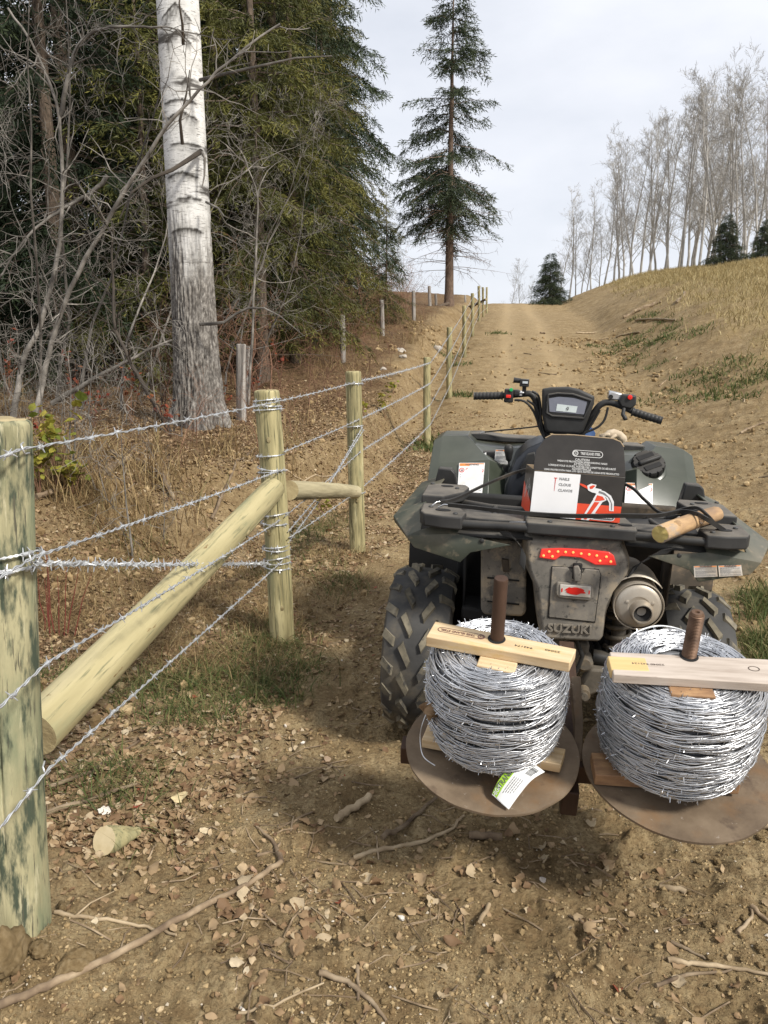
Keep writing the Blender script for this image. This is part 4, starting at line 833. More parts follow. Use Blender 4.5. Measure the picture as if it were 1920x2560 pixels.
# --- tail housing with storage door, lamp, reflector and raised maker's lettering
YT = -.40
out = AP([(1312, 1342), (1310, 1395), (1316, 1425), (1336, 1470), (1344, 1545), (1350, 1592), (1360, 1605), (1500, 1611), (1510, 1598), (1518, 1540), (1537, 1482), (1560, 1452), (1576, 1432), (1577, 1400), (1562, 1366), (1552, 1345)], YT)
mb = MB(); n = len(out); ctr = sum(out, Vector())/n
back = [ctr+(p-ctr)*1.05+Vector((0, .26, 0)) for p in out]; mid = [ctr+(p-ctr)*1.0+Vector((0, .03, 0)) for p in out]; fr_ = [ctr+(p-ctr)*.93+Vector((0, -.004, 0)) for p in out]
mb.add(fr_+mid+back, [tuple(range(n-1, -1, -1))]+[(i, (i+1) % n, n+(i+1) % n, n+i) for i in range(n)]+[(n+i, n+(i+1) % n, 2*n+(i+1) % n, 2*n+i) for i in range(n)]+[tuple(range(2*n, 3*n))])
tail = mb.build('tail_housing', M_dirtgrey, ATV, 40, bevel=.008, seg=3)
mb = MB(); mb.prism(AP([(1380, 1416), (1420, 1418), (1428, 1430), (1456, 1432), (1462, 1421), (1497, 1424), (1501, 1438), (1486, 1554), (1371, 1542)], YT-.004), (0, -.006, 0)); door = mb.build('storage_door', M_dirtgrey, tail, 30, bevel=.004)
mb = MB(); pts = AP([(1380, 1416), (1497, 1424), (1502, 1438), (1487, 1556), (1370, 1543)], YT-.0045); mb.tube(pts+[pts[0]], .0022, 6); mb.build('door_seam', M_dark, tail, 60)
mb = MB(); mb.prism(AP([(1392, 1452), (1480, 1461), (1484, 1490), (1474, 1500), (1398, 1493), (1388, 1484)], YT-.010), (0, -.012, 0)); rb = mb.build('reflector_mount', M_dirtgrey, tail, 30, bevel=.005)
mb = MB(); mb.prism(AP([(1400, 1460), (1477, 1466), (1476, 1494), (1399, 1488)], YT-.022), (0, -.004, 0)); mb.build('reflector', M_lab_dirty, tail, 30, bevel=.002)
rr_ = random.Random(3); mb = MB(); c0 = Ay(1439, 1477, YT-.0275); ring = [c0+Vector((math.cos(a)*.036*rr_.uniform(.62, 1.1), 0, math.sin(a)*.013*rr_.uniform(.7, 1.15))) for a in [k/22*6.283 for k in range(22)]]; mb.poly(ring)
for sx in (-1, 1): mb.poly([c0+Vector((sx*.042, 0, -.008)), c0+Vector((sx*.046, 0, -.008)), c0+Vector((sx*.046, 0, .004)), c0+Vector((sx*.042, 0, .006))])
mb.build('reflector_film', M_redsw, tail, 30)
mb = MB(); mb.box(Ay(1443, 1428, YT-.012), (.030, .014, .055)); mb.build('latch_recess', M_dark, tail, 30, bevel=.004)
mb = MB(); mb.prism(AP([(1433, 1414), (1446, 1412), (1451, 1424), (1452, 1452), (1434, 1452)], YT-.018), (0, -.012, 0)); mb.build('latch', M_dirtgrey, tail, 30, bevel=.004)
lens = AP([(1353, 1371), (1400, 1369), (1470, 1372), (1523, 1379), (1534, 1388), (1541, 1412), (1488, 1411), (1452, 1393), (1402, 1389), (1388, 1399), (1348, 1393)], YT-.003)
mb = MB(); mb.prism(lens, (0, -.008, 0)); tl_ = mb.build('tail_light', M_lensglow, tail, 30, bevel=.003)
for px, py in [(1373, 1379), (1395, 1379), (1414, 1380), (1433, 1381), (1453, 1384), (1473, 1386), (1492, 1389), (1516, 1392), (1359, 1389), (1381, 1391), (1500, 1402), (1527, 1404)]:
    mb = MB(); mb.lathe([(.0042, 0), (.0038, .002), (.001, .003)], 10, Matrix.Translation(Ay(px, py, YT-.0115)) @ Matrix.Rotation(math.pi/2, 4, 'X')); mb.build('diode', M_led, tl_, 60)
t_ = text_mb('SUZUKI', .050, ext=.004, bold=.0012); MX = frame(Ay(1424, 1573, YT-.008), Ay(1484, 1577, YT)-Ay(1364, 1570, YT), (0, 0, 1)) @ Matrix.Diagonal((.86, .78, 1, 1))
placed(t_, MX).build('raised_lettering', mat('rubbed lettering', [(.3, (.16, .14, .115)), (.7, (.26, .23, .185))], scale=20, rough=.7), tail, 30)

# --- box beside the tail, muffler, running gear
mb = MB(); mb.prism(AP([(1202, 1350), (1316, 1352), (1316, 1530), (1306, 1543), (1212, 1538), (1202, 1528)], -.27), (0, .22, 0)); sb = mb.build('side_box', M_dirtgrey, ATV, 30, bevel=.02, seg=3)
for yy in (1448, 1507):
    mb = MB(); mb.tube([Ay(1218, yy-4, -.276), Ay(1298, yy+4, -.276)], .0035, 6); mb.build('box_groove', M_dark, sb, 60)
mb = MB(); mb.prism(AP([(1254, 1398), (1272, 1400), (1274, 1432), (1258, 1430)], -.285), (0, .02, 0)); mb.build('box_strap', M_liner, sb, 30, bevel=.003)
mu = Ay(1597, 1517, -.42); MM = Matrix.Translation(mu) @ Matrix.Rotation(-math.pi/2, 4, 'X')
mb = MB(); mb.lathe([(.001, -.001), (.031, -.001), (.036, -.004), (.060, 0), (.072, .004), (.077, .012), (.080, .03), (.080, .32), (.05, .36), (.001, .36)], 48, MM); muf = mb.build('muffler', M_steel, ATV, 40)
mb = MB(); mb.lathe([(.0775, .004), (.080, .001), (.082, .004), (.0815, .012)], 48, MM); mb.build('muffler_rim', M_steel, muf, 60)
MT = Matrix.Translation(Ay(1604, 1530, -.43)) @ Matrix.Rotation(-math.pi/2, 4, 'X')
mb = MB(); mb.lathe([(.041, .012), (.037, .004), (.0335, -.006), (.032, -.024), (.029, -.024), (.028, .03), (.001, .03)], 32, MT); tip = mb.build('tail_pipe', M_steel, muf, 40)
mb = MB(); mb.lathe([(.0285, -.012), (.016, -.004), (.015, .04), (.001, .04)], 24, MT); mb.build('pipe_bore', M_dark, muf, 40)
for px, py in [(1568, 1504), (1632, 1509), (1597, 1558)]:
    mb = MB(); mb.lathe([(.007, .002), (.006, -.004), (.001, -.005)], 10, Matrix.Translation(Ay(px, py, -.421)) @ Matrix.Rotation(-math.pi/2, 4, 'X')); mb.build('bolt', M_steel, muf, 60)
mb = MB(); V = []
for k in range(15):
    a = R_(40+k*115/14); c = Vector((mu.x-.004, 0, mu.z))
    for y_ in (-.40, -.22): V.append(c+Vector((math.cos(a)*.099, y_, math.sin(a)*.099)))
mb.add(V, [(2*i, 2*i+1, 2*i+3, 2*i+2) for i in range(14)]); mb.build('heat_shield', M_steel, muf, 60, solid=.003)
mb = MB(); mb.lathe([(.001, -.13), (.06, -.12), (.09, -.05), (.09, .05), (.06, .12), (.001, .13)], 24, Matrix.Translation((.03, .0, .36))); mb.tube([(-.42, 0, .325), (-.12, 0, .34)], .022, 12); mb.tube([(.42, 0, .325), (.15, 0, .34)], .022, 12); mb.build('rear_axle', M_cast, ATV, 40)
for x0, x1 in ((.12, .30), (-.30, -.12)):
    mb = MB(); pr = []; 
    for k in range(15): pr.append((.030+(.018 if k % 2 else 0)+.012*(1-k/14 if x0 > 0 else k/14), k/14*(x1-x0)))
    mb.lathe(pr, 24, Matrix.Translation((x0, -.03, .36)) @ Matrix.Rotation(math.pi/2, 4, 'Y')); mb.build('rubber_boot', M_plastic, ATV, 60)
mb = MB(); q = Ay(1545, 1590, -.22)
for k in range(60): pass
pts = [q+Vector((.042*math.cos(k*.55), .042*math.sin(k*.55), -.10+k*.0034)) for k in range(70)]; mb.tube(pts, .0085, 7); mb.build('shock_spring', M_cast, ATV, 60)
mb = MB(); mb.tube([q+Vector((0, 0, -.16)), q+Vector((0, 0, .16))], .026, 14); mb.build('shock_body', M_cast, ATV, 60)
mb = MB(); mb.prism(AP([(1420, 1608), (1476, 1610), (1470, 1650), (1445, 1662), (1428, 1650)], -.33), (0, .14, 0)); mb.build('hitch_casting', M_cast, ATV, 30, bevel=.012)
mb = MB(); mb.lathe([(.001, -.02), (.026, -.02), (.03, -.01), (.03, .05), (.02, .06), (.001, .06)], 20, Matrix.Translation(Ay(1458, 1645, -.30)) @ Matrix.Rotation(math.pi/2, 4, 'X')); mb.build('axle_boss', M_cast, ATV, 40)
mb = MB(); mb.lathe([(.001, -.022), (.012, -.022), (.012, -.012), (.021, -.012), (.021, .03), (.001, .03)], 18, Matrix.Translation(Ay(1460, 1735, -.36)) @ Matrix.Rotation(-math.pi/2, 4, 'X')); mb.build('hitch_bolt', M_cast, ATV, 40)
mb = MB(); mb.tube(AP([(1440, 1600), (1456, 1640), (1446, 1668), (1430, 1690)], -.36), .008, 8); mb.build('hose', M_plastic, ATV, 60)
mb = MB(); mb.prism(AP([(1476, 1672), (1520, 1676), (1516, 1720), (1470, 1745), (1452, 1710)], -.30), (0, .05, 0)); mb.build('lower_arm', M_cast, ATV, 30, bevel=.01)
mb = MB(); mb.tube(AP([(1480, 1640), (1530, 1650)], -.25), .026, 14); mb.build('drive_shaft', M_plastic, ATV, 60)
mb = MB(); mb.box((0, .62, .58), (.40, 1.15, .42)); mb.box((0, .55, .40), (.5, 1.0, .10)); mb.build('engine_block', M_dark, ATV, 30, bevel=.03)
for s in (-1, 1):
    mb = MB(); mb.box((.01+s*.44, .66, .38), (.34, .62, .03)); mb.build('footwell', M_plastic, ATV, 30, bevel=.01)

for s in (-1, 1):     # inner guards added to keep the wheel arches dark, near black by the fence
    X = lambda x: .01+s*x
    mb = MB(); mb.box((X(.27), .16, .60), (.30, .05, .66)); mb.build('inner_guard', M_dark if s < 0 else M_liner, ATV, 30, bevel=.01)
    mb = MB(); mb.tube([(X(.16), -.22, .50), (X(.20), .0, .47), (X(.20), .5, .42)], .018, 10); mb.build('frame_tube', M_dark, ATV, 60)
mb = MB(); mb.prism([(-.37, -.16, .56), (-.18, -.20, .56), (-.18, .15, .50), (-.37, .15, .50)], (0, 0, -.05)); mb.build('side_guard', M_dark, ATV, 30, bevel=.01)

# --- seat and tank cover
mb = MB(); rows = []
for y_, w_, z_, c_ in [(-.12, .12, .985, .02), (-.05, .15, 1.0, .035), (.15, .155, .99, .04), (.35, .13, .985, .04), (.48, .10, 1.01, .035)]:
    rows.append([(.01+w_*math.sin(a)*1.05, y_, z_-.13+.13*math.cos(a)**.6+c_*math.cos(a)) for a in [R_(-88+176*k/12) for k in range(13)]])
V = [p for r_ in rows for p in r_]; mb.add(V, [(i*13+k, i*13+k+1, (i+1)*13+k+1, (i+1)*13+k) for i in range(4) for k in range(12)]+[tuple(range(13)), tuple(range(64, 51, -1))]); mb.build('seat', M_plastic, ATV, 60, bevel=0)
M_tank = mat('dark blue black plastic', [(.3, (.015, .017, .021)), (.7, (.028, .031, .038))], scale=8, rough=.35)
mb = MB(); mb.prism(AP([(1252, 1280), (1262, 1215), (1290, 1150), (1320, 1122), (1352, 1108), (1425, 1108), (1530, 1122), (1548, 1280)], .55), (0, .30, 0)); tk = mb.build('tank_cover', M_tank, ATV, 30, bevel=.03, seg=3)
mb = MB(); mb.prism(AP([(1300, 1168), (1318, 1136), (1338, 1130), (1341, 1150), (1322, 1176), (1302, 1192)], .535), (0, .03, 0)); mb.build('side_panel', M_plastic, ATV, 30, bevel=.006)

# --- front fenders either side
def front_fender(s):
    G = [[(1088, 1104, .80), (1107, 1093, .82), (1168, 1092, .84), (1188, 1115, .80), (1262, 1124, .82), (1345, 1120, .84)],
         [(1077, 1170, .66), (1098, 1160, .66), (1148, 1159, .66), (1222, 1152, .60), (1259, 1168, .68), (1338, 1172, .70)],
         [(1070, 1234, .52), (1090, 1240, .52), (1142, 1252, .50), (1218, 1260, .46), (1264, 1264, .58), (1336, 1270, .60)]]
    rows = [[Ay(*p) for p in r] for r in G]
    fr0 = [Vector((p.x*.97, 1.42, p.z-.10)) for p in rows[0]]; fr1 = [Vector((p.x, 1.10, p.z-.01)) for p in rows[0]]
    fr2 = [Vector((p.x*.95, 1.60, p.z-.24)) for p in rows[0]]
    rows = [fr2, fr0, fr1]+rows
    sd_ = [Vector((r[0].x-.012, r[0].y+.02, max(.55, r[0].z-.16))) for r in rows]
    rows = [[sd_[i]]+r for i, r in enumerate(rows)]
    if s > 0: rows = [mir(r) for r in rows]
    mb = MB(); n = len(rows[0]); V = [p for r in rows for p in r]
    mb.add(V, [(i*n+k, i*n+k+1, (i+1)*n+k+1, (i+1)*n+k) if s < 0 else (i*n+k+1, i*n+k, (i+1)*n+k, (i+1)*n+k+1) for i in range(len(rows)-1) for k in range(n-1)])
    o = mb.build('front_fender', M_green, ATV, 28, solid=.008); m = o.modifiers.new('b', 'BEVEL'); m.width = .012; m.segments = 3; m.limit_method = 'ANGLE'; m.angle_limit = R_(18); return o, rows
fl, rl = front_fender(-1); fr2_, rr2 = front_fender(1)
mb = MB(); mb.prism(AP([(1205, 1130), (1262, 1128), (1264, 1150), (1260, 1182), (1245, 1186), (1228, 1175)], .69), (0, .05, 0)); gp = mb.build('gear_gate', M_plastic, ATV, 30, bevel=.006)
mb = MB(); mb.prism(AP([(1237, 1160), (1272, 1164), (1270, 1186), (1248, 1180)], .66), (0, .01, 0)); mb.build('gate_slot', M_dark, gp, 30)
mb = MB(); a, b = Ay(1272, 1168, .63), Ay(1272, 1112, .62); mb.tube([a, a.lerp(b, .4)], .005, 8)
gl = mb.build('gear_lever', M_plastic, ATV, 60)
mb = MB(); d_ = b-a; mb.tube([a.lerp(b, t) for t in (.28, .34, .5, .7, .88, .97, 1.02)], [.008, .013, .016, .021, .021, .015, .004], 16); mb.build('lever_knob', M_plastic, gl, 60)
# fuel cap
cp = Ay(1619, 1166, .66); MC = Matrix.Translation(cp) @ Matrix.Rotation(R_(40), 4, 'X')
mb = MB(); mb.lathe([(.088, -.03), (.085, -.012), (.074, -.006), (.001, -.004)], 40, MC); mb.build('filler_collar', M_green, ATV, 40)
mb = MB(); V = []; pr = [(.070, -.01), (.074, 0), (.074, .022), (.068, .032), (.030, .036), (.001, .036)]
for r, z in pr:
    for k in range(72):
        a = 2*math.pi*k/72; q = r-(.006*(math.cos(a*12) > .55) if r > .05 else 0); V.append(MC @ Vector((q*math.cos(a), q*math.sin(a), z)))
mb.add(V, [(i*72+k, i*72+(k+1) % 72, (i+1)*72+(k+1) % 72, (i+1)*72+k) for i in range(5) for k in range(72)])
for k in range(2): mb2 = MB()
cap = mb.build('fuel_cap', M_plastic, ATV, 40)
mb = MB(); mb.box((0, 0, .044), (.110, .022, .022)); placed(mb, MC @ Matrix.Rotation(.5, 4, 'Z')).build('cap_grip', M_plastic, cap, 30, bevel=.008)
for s in (-1, 1):
    mb = MB(); mb.box((0, s*.032, .0365), (.08, .024, .003)); placed(mb, MC @ Matrix.Rotation(.5, 4, 'Z')).build('cap_hollow', M_dark, cap, 30, bevel=.001)

# --- warning labels, printed
def sticker(name, c4, y, title, pics, seed, off=.006, rows_=8, m_=None, band=True, parent=None, ys=None):
    ys = ys or [y]*4
    Q = [Ay(*p, yy) for p, yy in zip(c4, ys)]; nrm = (Q[1]-Q[0]).cross(Q[3]-Q[0]).normalized()
    if nrm.y > 0: nrm = -nrm
    Q = [q+nrm*off for q in Q]
    mb = MB(); mb.prism(Q, -nrm*.0015); o = mb.build(name, m_ or M_label, parent or ATV, 30)
    def P(u, v, k=.0006): a = Q[0].lerp(Q[1], u); b = Q[3].lerp(Q[2], u); return a.lerp(b, v)+nrm*k
    def rect(mb, u0, u1, v0, v1, k=.0006): mb.poly([P(u0, v0, k), P(u1, v0, k), P(u1, v1, k), P(u0, v1, k)])
    v = .04
    if band:
        mb = MB(); rect(mb, .03, .97, .015, .095); mb.build('orange_band', M_orange, o, None)
        wd = (Q[1]-Q[0]).length; tm = text_mb(title, wd*.11, bold=.0003); placed(tm, frame(P(.52, .055, .0012), Q[1]-Q[0], Q[0]-Q[3])).build('label_lettering', M_ink, o, None); v = .13
    ink = MB(); red = MB(); wd = (Q[1]-Q[0]).length; ht = (Q[3]-Q[0]).length
    for i in range(pics):
        u = (i+.5)/pics; r = min(.42/pics, .11); c = (u, v+.09); n = 18
        for k in range(n):
            a, b = k/n*6.283, (k+1)/n*6.283; e = wd/ht
            red.poly([P(c[0]+r*math.cos(t)*q, c[1]+r*e*math.sin(t)*q, .0009) for t, q in ((a, 1), (b, 1), (b, .72), (a, .72))])
        red.poly([P(c[0]+sx*r*.6+dx, c[1]+sx*r*e*.6, .001) for sx, dx in ((-1, -.008), (-1, .008), (1, .008), (1, -.008))])
        ink.poly([P(c[0]-r*.5, c[1]+r*.5*e), P(c[0]+r*.1, c[1]-r*.5*e), P(c[0]+r*.55, c[1]), P(c[0]+r*.3, c[1]+r*.5*e)])
    rg = random.Random(seed); vv = v+(.22 if pics else .02)
    while vv < .95:
        u = .06; e_ = .94 if rg.random() < .7 else rg.uniform(.4, .8)
        while u < e_: w_ = rg.uniform(.04, .13); rect(ink, u, min(u+w_, e_), vv, vv+.015); u += w_+.018
        vv += .032 if rg.random() < .8 else .055
    if ink.v: ink.build('label_print', M_inkgrey, o, None)
    if red.v: red.build('warning_ring', M_sred, o, None)
    return o
sticker('warning_label', [(1150, 1161), (1214, 1161), (1206, 1252), (1145, 1246)], .6, 'WARNING', 4, 1, ys=[.645, .60, .47, .50], off=.012)
sticker('warning_label', [(1172, 1131), (1217, 1134), (1215, 1158), (1171, 1157)], .7, '', 0, 2, band=False, ys=[.75, .70, .62, .66], off=.010)
sticker('warning_label', [(1239, 1124), (1263, 1124), (1270, 1160), (1236, 1158)], .68, 'WARNING', 0, 3, off=.006)
sticker('warning_label', [(1563, 1211), (1630, 1213), (1629, 1286), (1558, 1280)], .5, 'AVERTISSEMENT', 4, 4, ys=[.56, .58, .47, .44], off=.012)
sticker('warning_label', [(1733, 1414), (1791, 1413), (1793, 1440), (1735, 1442)], -.413, 'WARNING', 0, 5, m_=M_lab_dirty, parent=fR, off=.006)
sticker('warning_label', [(1793, 1413), (1850, 1411), (1854, 1437), (1795, 1440)], -.405, 'WARNING', 0, 6, m_=M_lab_dirty, parent=fR, off=.008, ys=[-.405, -.392, -.392, -.405])

# --- front rack
for poly, z in [([(1170, 1084), (1172, 1097), (1262, 1106), (1345, 1108), (1345, 1097), (1262, 1092), (1200, 1083)], 1.05), ([(1556, 1112), (1562, 1134), (1624, 1138), (1625, 1124), (1610, 1115)], 1.05)]:
    mb = MB(); mb.prism(AP(poly, 1.0), (0, .20, -.01)); mb.build('front_rack', M_rack, ATV, 30, bevel=.006)
for px in (1182, 1190, 1605, 1612):
    mb = MB(); p = Ay(px, 1100 if px < 1300 else 1138, 1.02); mb.tube([p, p+Vector((0, 0, -.06))], .006, 8); mb.build('rack_post', M_plastic, ATV, 60)
mb = MB(); mb.tube([(-.45, 1.28, 1.0), (-.44, 1.42, .98), (.46, 1.42, .98), (.47, 1.28, 1.0)], .013, 10); mb.build('rack_tube', M_plastic, ATV, 60)

# --- steering
mb = MB()
hl = AP([(1372, 1092, .74), (1353, 1068, .74), (1345, 1030, .745), (1338, 1000, .75), (1326, 985, .75), (1306, 985, .75), (1257, 989, .75), (1190, 990, .75)], 0)
hr = AP([(1450, 1095, .74), (1464, 1068, .74), (1482, 1036, .735), (1500, 1013, .73), (1522, 1006, .73), (1556, 1016, .72), (1590, 1031, .71), (1650, 1050, .69)], 0)
def smooth_path(P, k=4):
    Q = []
    for i in range(len(P)-1):
        a, b, c, d = P[max(i-1, 0)], P[i], P[i+1], P[min(i+2, len(P)-1)]
        for j in range(k):
            u = j/k; Q.append(.5*((2*b)+(c-a)*u+(2*a-5*b+4*c-d)*u*u+(3*b-a-3*c+d)*u**3))
    return Q+[P[-1]]
mb.tube(smooth_path(hl), .0145, 12); mb.tube(smooth_path(hr), .0145, 12); mb.tube([(.0, .76, 1.12), (0, .86, .80)], .03, 12); hb = mb.build('handlebar', M_plastic, ATV, 60)
def grip(P0, P1):
    mb = MB(); n = 40; pts = [P0.lerp(P1, k/n) for k in range(n+1)]
    mb.tube(pts, [.0215 if k in (0, 1) else (.019 if k > n-2 else .0168+(.0016 if (k % 5) < 3 else 0)) for k in range(n+1)], 14); mb.build('grip', M_plastic, hb, 50)
grip(Ay(1257, 989, .75), Ay(1184, 990, .75)); grip(Ay(1580, 1029, .71), Ay(1655, 1052, .69))
mb = MB(); c = Ay(1272, 989, .735); mb.box(c, (.042, .05, .062)); mb.box(c+Vector((.035, 0, .016)), (.03, .045, .026)); sw = mb.build('switch_block', M_plastic, hb, 30, bevel=.006)
mb = MB(); mb.box(Ay(1271, 991, .705), (.022, .012, .014)); mb.build('red_switch', M_redsw, sw, 30, bevel=.002)
mb = MB(); mb.lathe([(.008, 0), (.008, -.006), (.001, -.007)], 12, Matrix.Translation(Ay(1278, 974, .71)) @ Matrix.Rotation(-math.pi/2, 4, 'X')); mb.build('green_button', M_greensw, sw, 60)
mb = MB(); mb.box(Ay(1296, 983, .735), (.035, .035, .022)); mb.tube(AP([(1285, 982), (1310, 982)], .72), .006, 8); mb.build('clamp', M_chrome, hb, 30, bevel=.004)
mb = MB(); mb.box(Ay(1311, 957, .73), (.042, .04, .034)); mb.tube([Ay(1311, 966, .73), Ay(1310, 985, .74)], .010, 10); cm = mb.build('winch_remote', M_plastic, hb, 30, bevel=.005)
mb = MB(); mb.tube([Ay(1284, 950, .73), Ay(1302, 952, .73)], [.013, .011], 12); mb.build('remote_plug', M_plastic, cm, 40)
mb = MB(); mb.box(Ay(1313, 956, .708), (.024, .004, .010)); mb.build('remote_window', M_lcd, cm, 30)
mb = MB(); c = Ay(1536, 988, .735); mb.prism(AP([(1524, 977), (1556, 984), (1553, 1003), (1520, 998)], .72), (0, .05, 0)); mb.build('brake_reservoir', M_chrome, hb, 30, bevel=.006)
mb = MB(); mb.lathe([(.010, 0), (.010, -.003), (.001, -.003)], 14, Matrix.Translation(Ay(1527, 992, .717)) @ Matrix.Rotation(-math.pi/2, 4, 'X')); mb.build('sight_glass', M_dark, hb, 60)
mb = MB(); mb.prism(AP([(1557, 986), (1592, 988), (1591, 1012), (1578, 1024), (1552, 1018), (1546, 1004)], .69), (0, .055, 0)); th = mb.build('throttle_block', M_plastic, hb, 30, bevel=.008)
mb = MB(); mb.lathe([(.011, 0), (.010, -.007), (.001, -.008)], 14, Matrix.Translation(Ay(1575, 993, .688)) @ Matrix.Rotation(-math.pi/2, 4, 'X')); mb.build('red_button', M_redsw, th, 60)
mb = MB(); mb.tube(AP([(1560, 1022, .69), (1557, 1036, .67), (1564, 1048, .66), (1568, 1046, .66)], 0), [.009, .009, .010, .006], 8); mb.build('throttle_lever', M_plastic, th, 60)
for pts in ([(1318, 1000), (1340, 1018), (1352, 1050), (1360, 1090)], [(1330, 978), (1346, 990), (1352, 1030), (1350, 1070), (1362, 1096)], [(1286, 1000), (1310, 1003), (1330, 1022), (1345, 1055)], [(1520, 1018), (1512, 1048), (1494, 1068), (1462, 1082)], [(1500, 1025), (1480, 1060), (1468, 1076)]):
    mb = MB(); mb.tube(smooth_path(AP(pts, .70)), .0055, 7); mb.build('cable', M_plastic, hb, 60)
# instrument pod
P_out = AP([(1355, 971), (1378, 967), (1421, 966), (1448, 972), (1487, 990), (1486, 1010), (1459, 1078), (1448, 1086), (1370, 1083), (1362, 1076), (1354, 1034)], .67)
mb = MB(); n = len(P_out); ct = sum(P_out, Vector())/n
V = [ct+(p-ct)*.94+Vector((0, -.012, 0)) for p in P_out]+P_out+[ct+(p-ct)*.86+Vector((0, .13, -.02)) for p in P_out]
mb.add(V, [tuple(range(n-1, -1, -1))]+[(i, (i+1) % n, n+(i+1) % n, n+i) for i in range(n)]+[(n+i, n+(i+1) % n, 2*n+(i+1) % n, 2*n+i) for i in range(n)]+[tuple(range(2*n, 3*n))])
pod = mb.build('instrument_pod', M_plastic, ATV, 40, bevel=.008, seg=3)
rim_ = AP([(1370, 988), (1394, 984), (1432, 986), (1478, 1001), (1474, 1014), (1460, 1046), (1380, 1040), (1366, 1032)], .655)
mb = MB(); mb.tube(rim_+[rim_[0]], .0055, 8); mb.build('pod_bezel', M_rack, pod, 60)
mb = MB(); mb.prism(AP([(1372, 996), (1398, 992), (1436, 995), (1468, 1004), (1460, 1036), (1374, 1029)], .6565), (0, .004, 0)); sc_ = mb.build('display', M_screen, pod, 30)
mb = MB(); mb.prism(AP([(1393, 1010), (1444, 1016), (1440, 1032), (1390, 1027)], .655), (0, .002, 0)); mb.build('display_glass', M_lcdin, pod, 30)
placed(text_mb('0', .022, bold=.0004), frame(Ay(1419, 1022, .6525), Ay(1444, 1017, .65)-Ay(1393, 1011, .65), (0, 0, 1))).build('digit', M_ink, pod, None)
for px, py in [(1371, 987), (1466, 998)]:
    mb = MB(); mb.lathe([(.006, 0), (.005, -.003), (.001, -.003)], 10, Matrix.Translation(Ay(px, py, .655)) @ Matrix.Rotation(-math.pi/2, 4, 'X')); mb.build('pod_screw', M_dark, pod, 60)

# ---------------------------------------------------------------- the load on the rack (each its own thing)
M_card = mat('black printed carton', [(.3, (.020, .017, .014)), (.7, (.038, .033, .028))], scale=14, rough=.42, spec=.5, bump=.06, bscale=30, dist=.004)
M_cardwhite = mat('white printed carton', [(.3, (.70, .70, .70)), (.7, (.80, .80, .80))], scale=6, rough=.5, bump=.1, bscale=14, dist=.004)
M_cardbrown = mat('raw carton', [(.3, (.26, .19, .12)), (.7, (.36, .27, .17))], scale=20, rough=.85)
M_cardred = flat('carton red', (.74, .075, .03), rough=.45); M_cardgrey = flat('carton grey ink', (.28, .28, .28)); M_cardsilver = flat('carton pale ink', (.62, .62, .60))
B0, B1 = AM @ Vector((-.155, -.352, .973)), AM @ Vector((.134, -.372, .973))
bx_ = (B1-B0).normalized(); bz_ = (AM.to_3x3() @ Vector((0, .05, 1))).normalized(); BM = frame(B0, bx_, bz_)   # x along the front, y up the front, z out of the front
box = thing('nail_box', 'open carton of nails strapped on the rear rack, its black lid flap standing up', 'carton'); box.matrix_world = BM; box.location, box.rotation_euler = BM.to_translation(), BM.to_euler()
bw, bh, bd = .292, .152, .17
def slab(name, poly, th, m_, parent=box, bev=.0015, nrm=(0, 0, -1)):
    mb = MB(); mb.prism(poly, Vector(nrm)*th); return mb.build(name, m_, parent, 30, bevel=bev)
fp = slab('front_panel', [(0, 0, 0), (bw, 0, 0), (bw+.004, bh, -.004), (.004, bh, -.004)], .003, M_card)
slab('side_panel', [(0, 0, -.0), (-.036, 0, -bd), (-.030, bh, -bd), (.004, bh, -.004)], .003, M_card, nrm=(1, 0, 0))
slab('side_panel', [(bw, 0, 0), (bw+.004, bh, -.004), (bw+.004, bh, -bd), (bw, 0, -bd)], .003, M_card, nrm=(-1, 0, 0))
slab('back_panel', [(-.036, 0, -bd), (bw, 0, -bd), (bw, bh, -bd), (-.030, bh, -bd)], .003, M_cardbrown)
slab('base_panel', [(0, .002, 0), (bw, .002, 0), (bw, .002, -bd), (0, .002, -bd)], .003, M_cardbrown, nrm=(0, 1, 0))
# lid flap leaning back a little
NL = 6; FV = []; hh = .120
prof = [(0.000, bh+.001), (.0, bh+.02), (.004, bh+hh*.55), (.030, bh+hh*.9), (.050, bh+hh), (.12, bh+hh*1.03), (.245, bh+hh*1.0), (.270, bh+hh*.93), (.282, bh+hh*.8), (.294, bh+.02), (.295, bh+.001)]
def leanz(y): return -.004-(y-bh)*.16
mb = MB(); mb.prism([(x, y, leanz(y)) for x, y in prof], (0, .0005, -.003)); flap = mb.build('lid_flap', M_card, box, 30, bevel=.001)
mb = MB(); mb.tube([(x, y+.0008, leanz(y)-.0015) for x, y in prof[3:9]], .0022, 6); mb.build('flap_edge', M_cardbrown, box, 60)
def fpt(u, v, k=.0012): return Vector((u*bw+.004*v, v*bh, -.004*v+k))
def patch(name, uv, m_, k=.0012, parent=None, on=None):
    mb = MB(); mb.poly([(on or fpt)(u, v, k) for u, v in uv]); return mb.build(name, m_, parent or box, None)
patch('white_panel', [(.002, .005), (.515, .005), (.515, .985), (.002, .985)], M_cardwhite)
patch('red_band', [(.515, .005), (.998, .005), (.998, .36), (.515, .36)], M_cardred)
for i, w_ in enumerate(['NAILS', 'CLOUS', 'CLAVOS']):
    placed(text_mb(w_, .0125, bold=.0004, align='LEFT'), frame(fpt(.285, .86-.125*i, .002), (1, 0, 0), (0, 1, 0))).build('printed_word', M_cardgrey, box, None)
patch('nail_print', [(.228, .88), (.262, .88), (.262, .865), (.249, .86), (.246, .58), (.243, .58), (.24, .86), (.228, .865)], M_sred, .002)
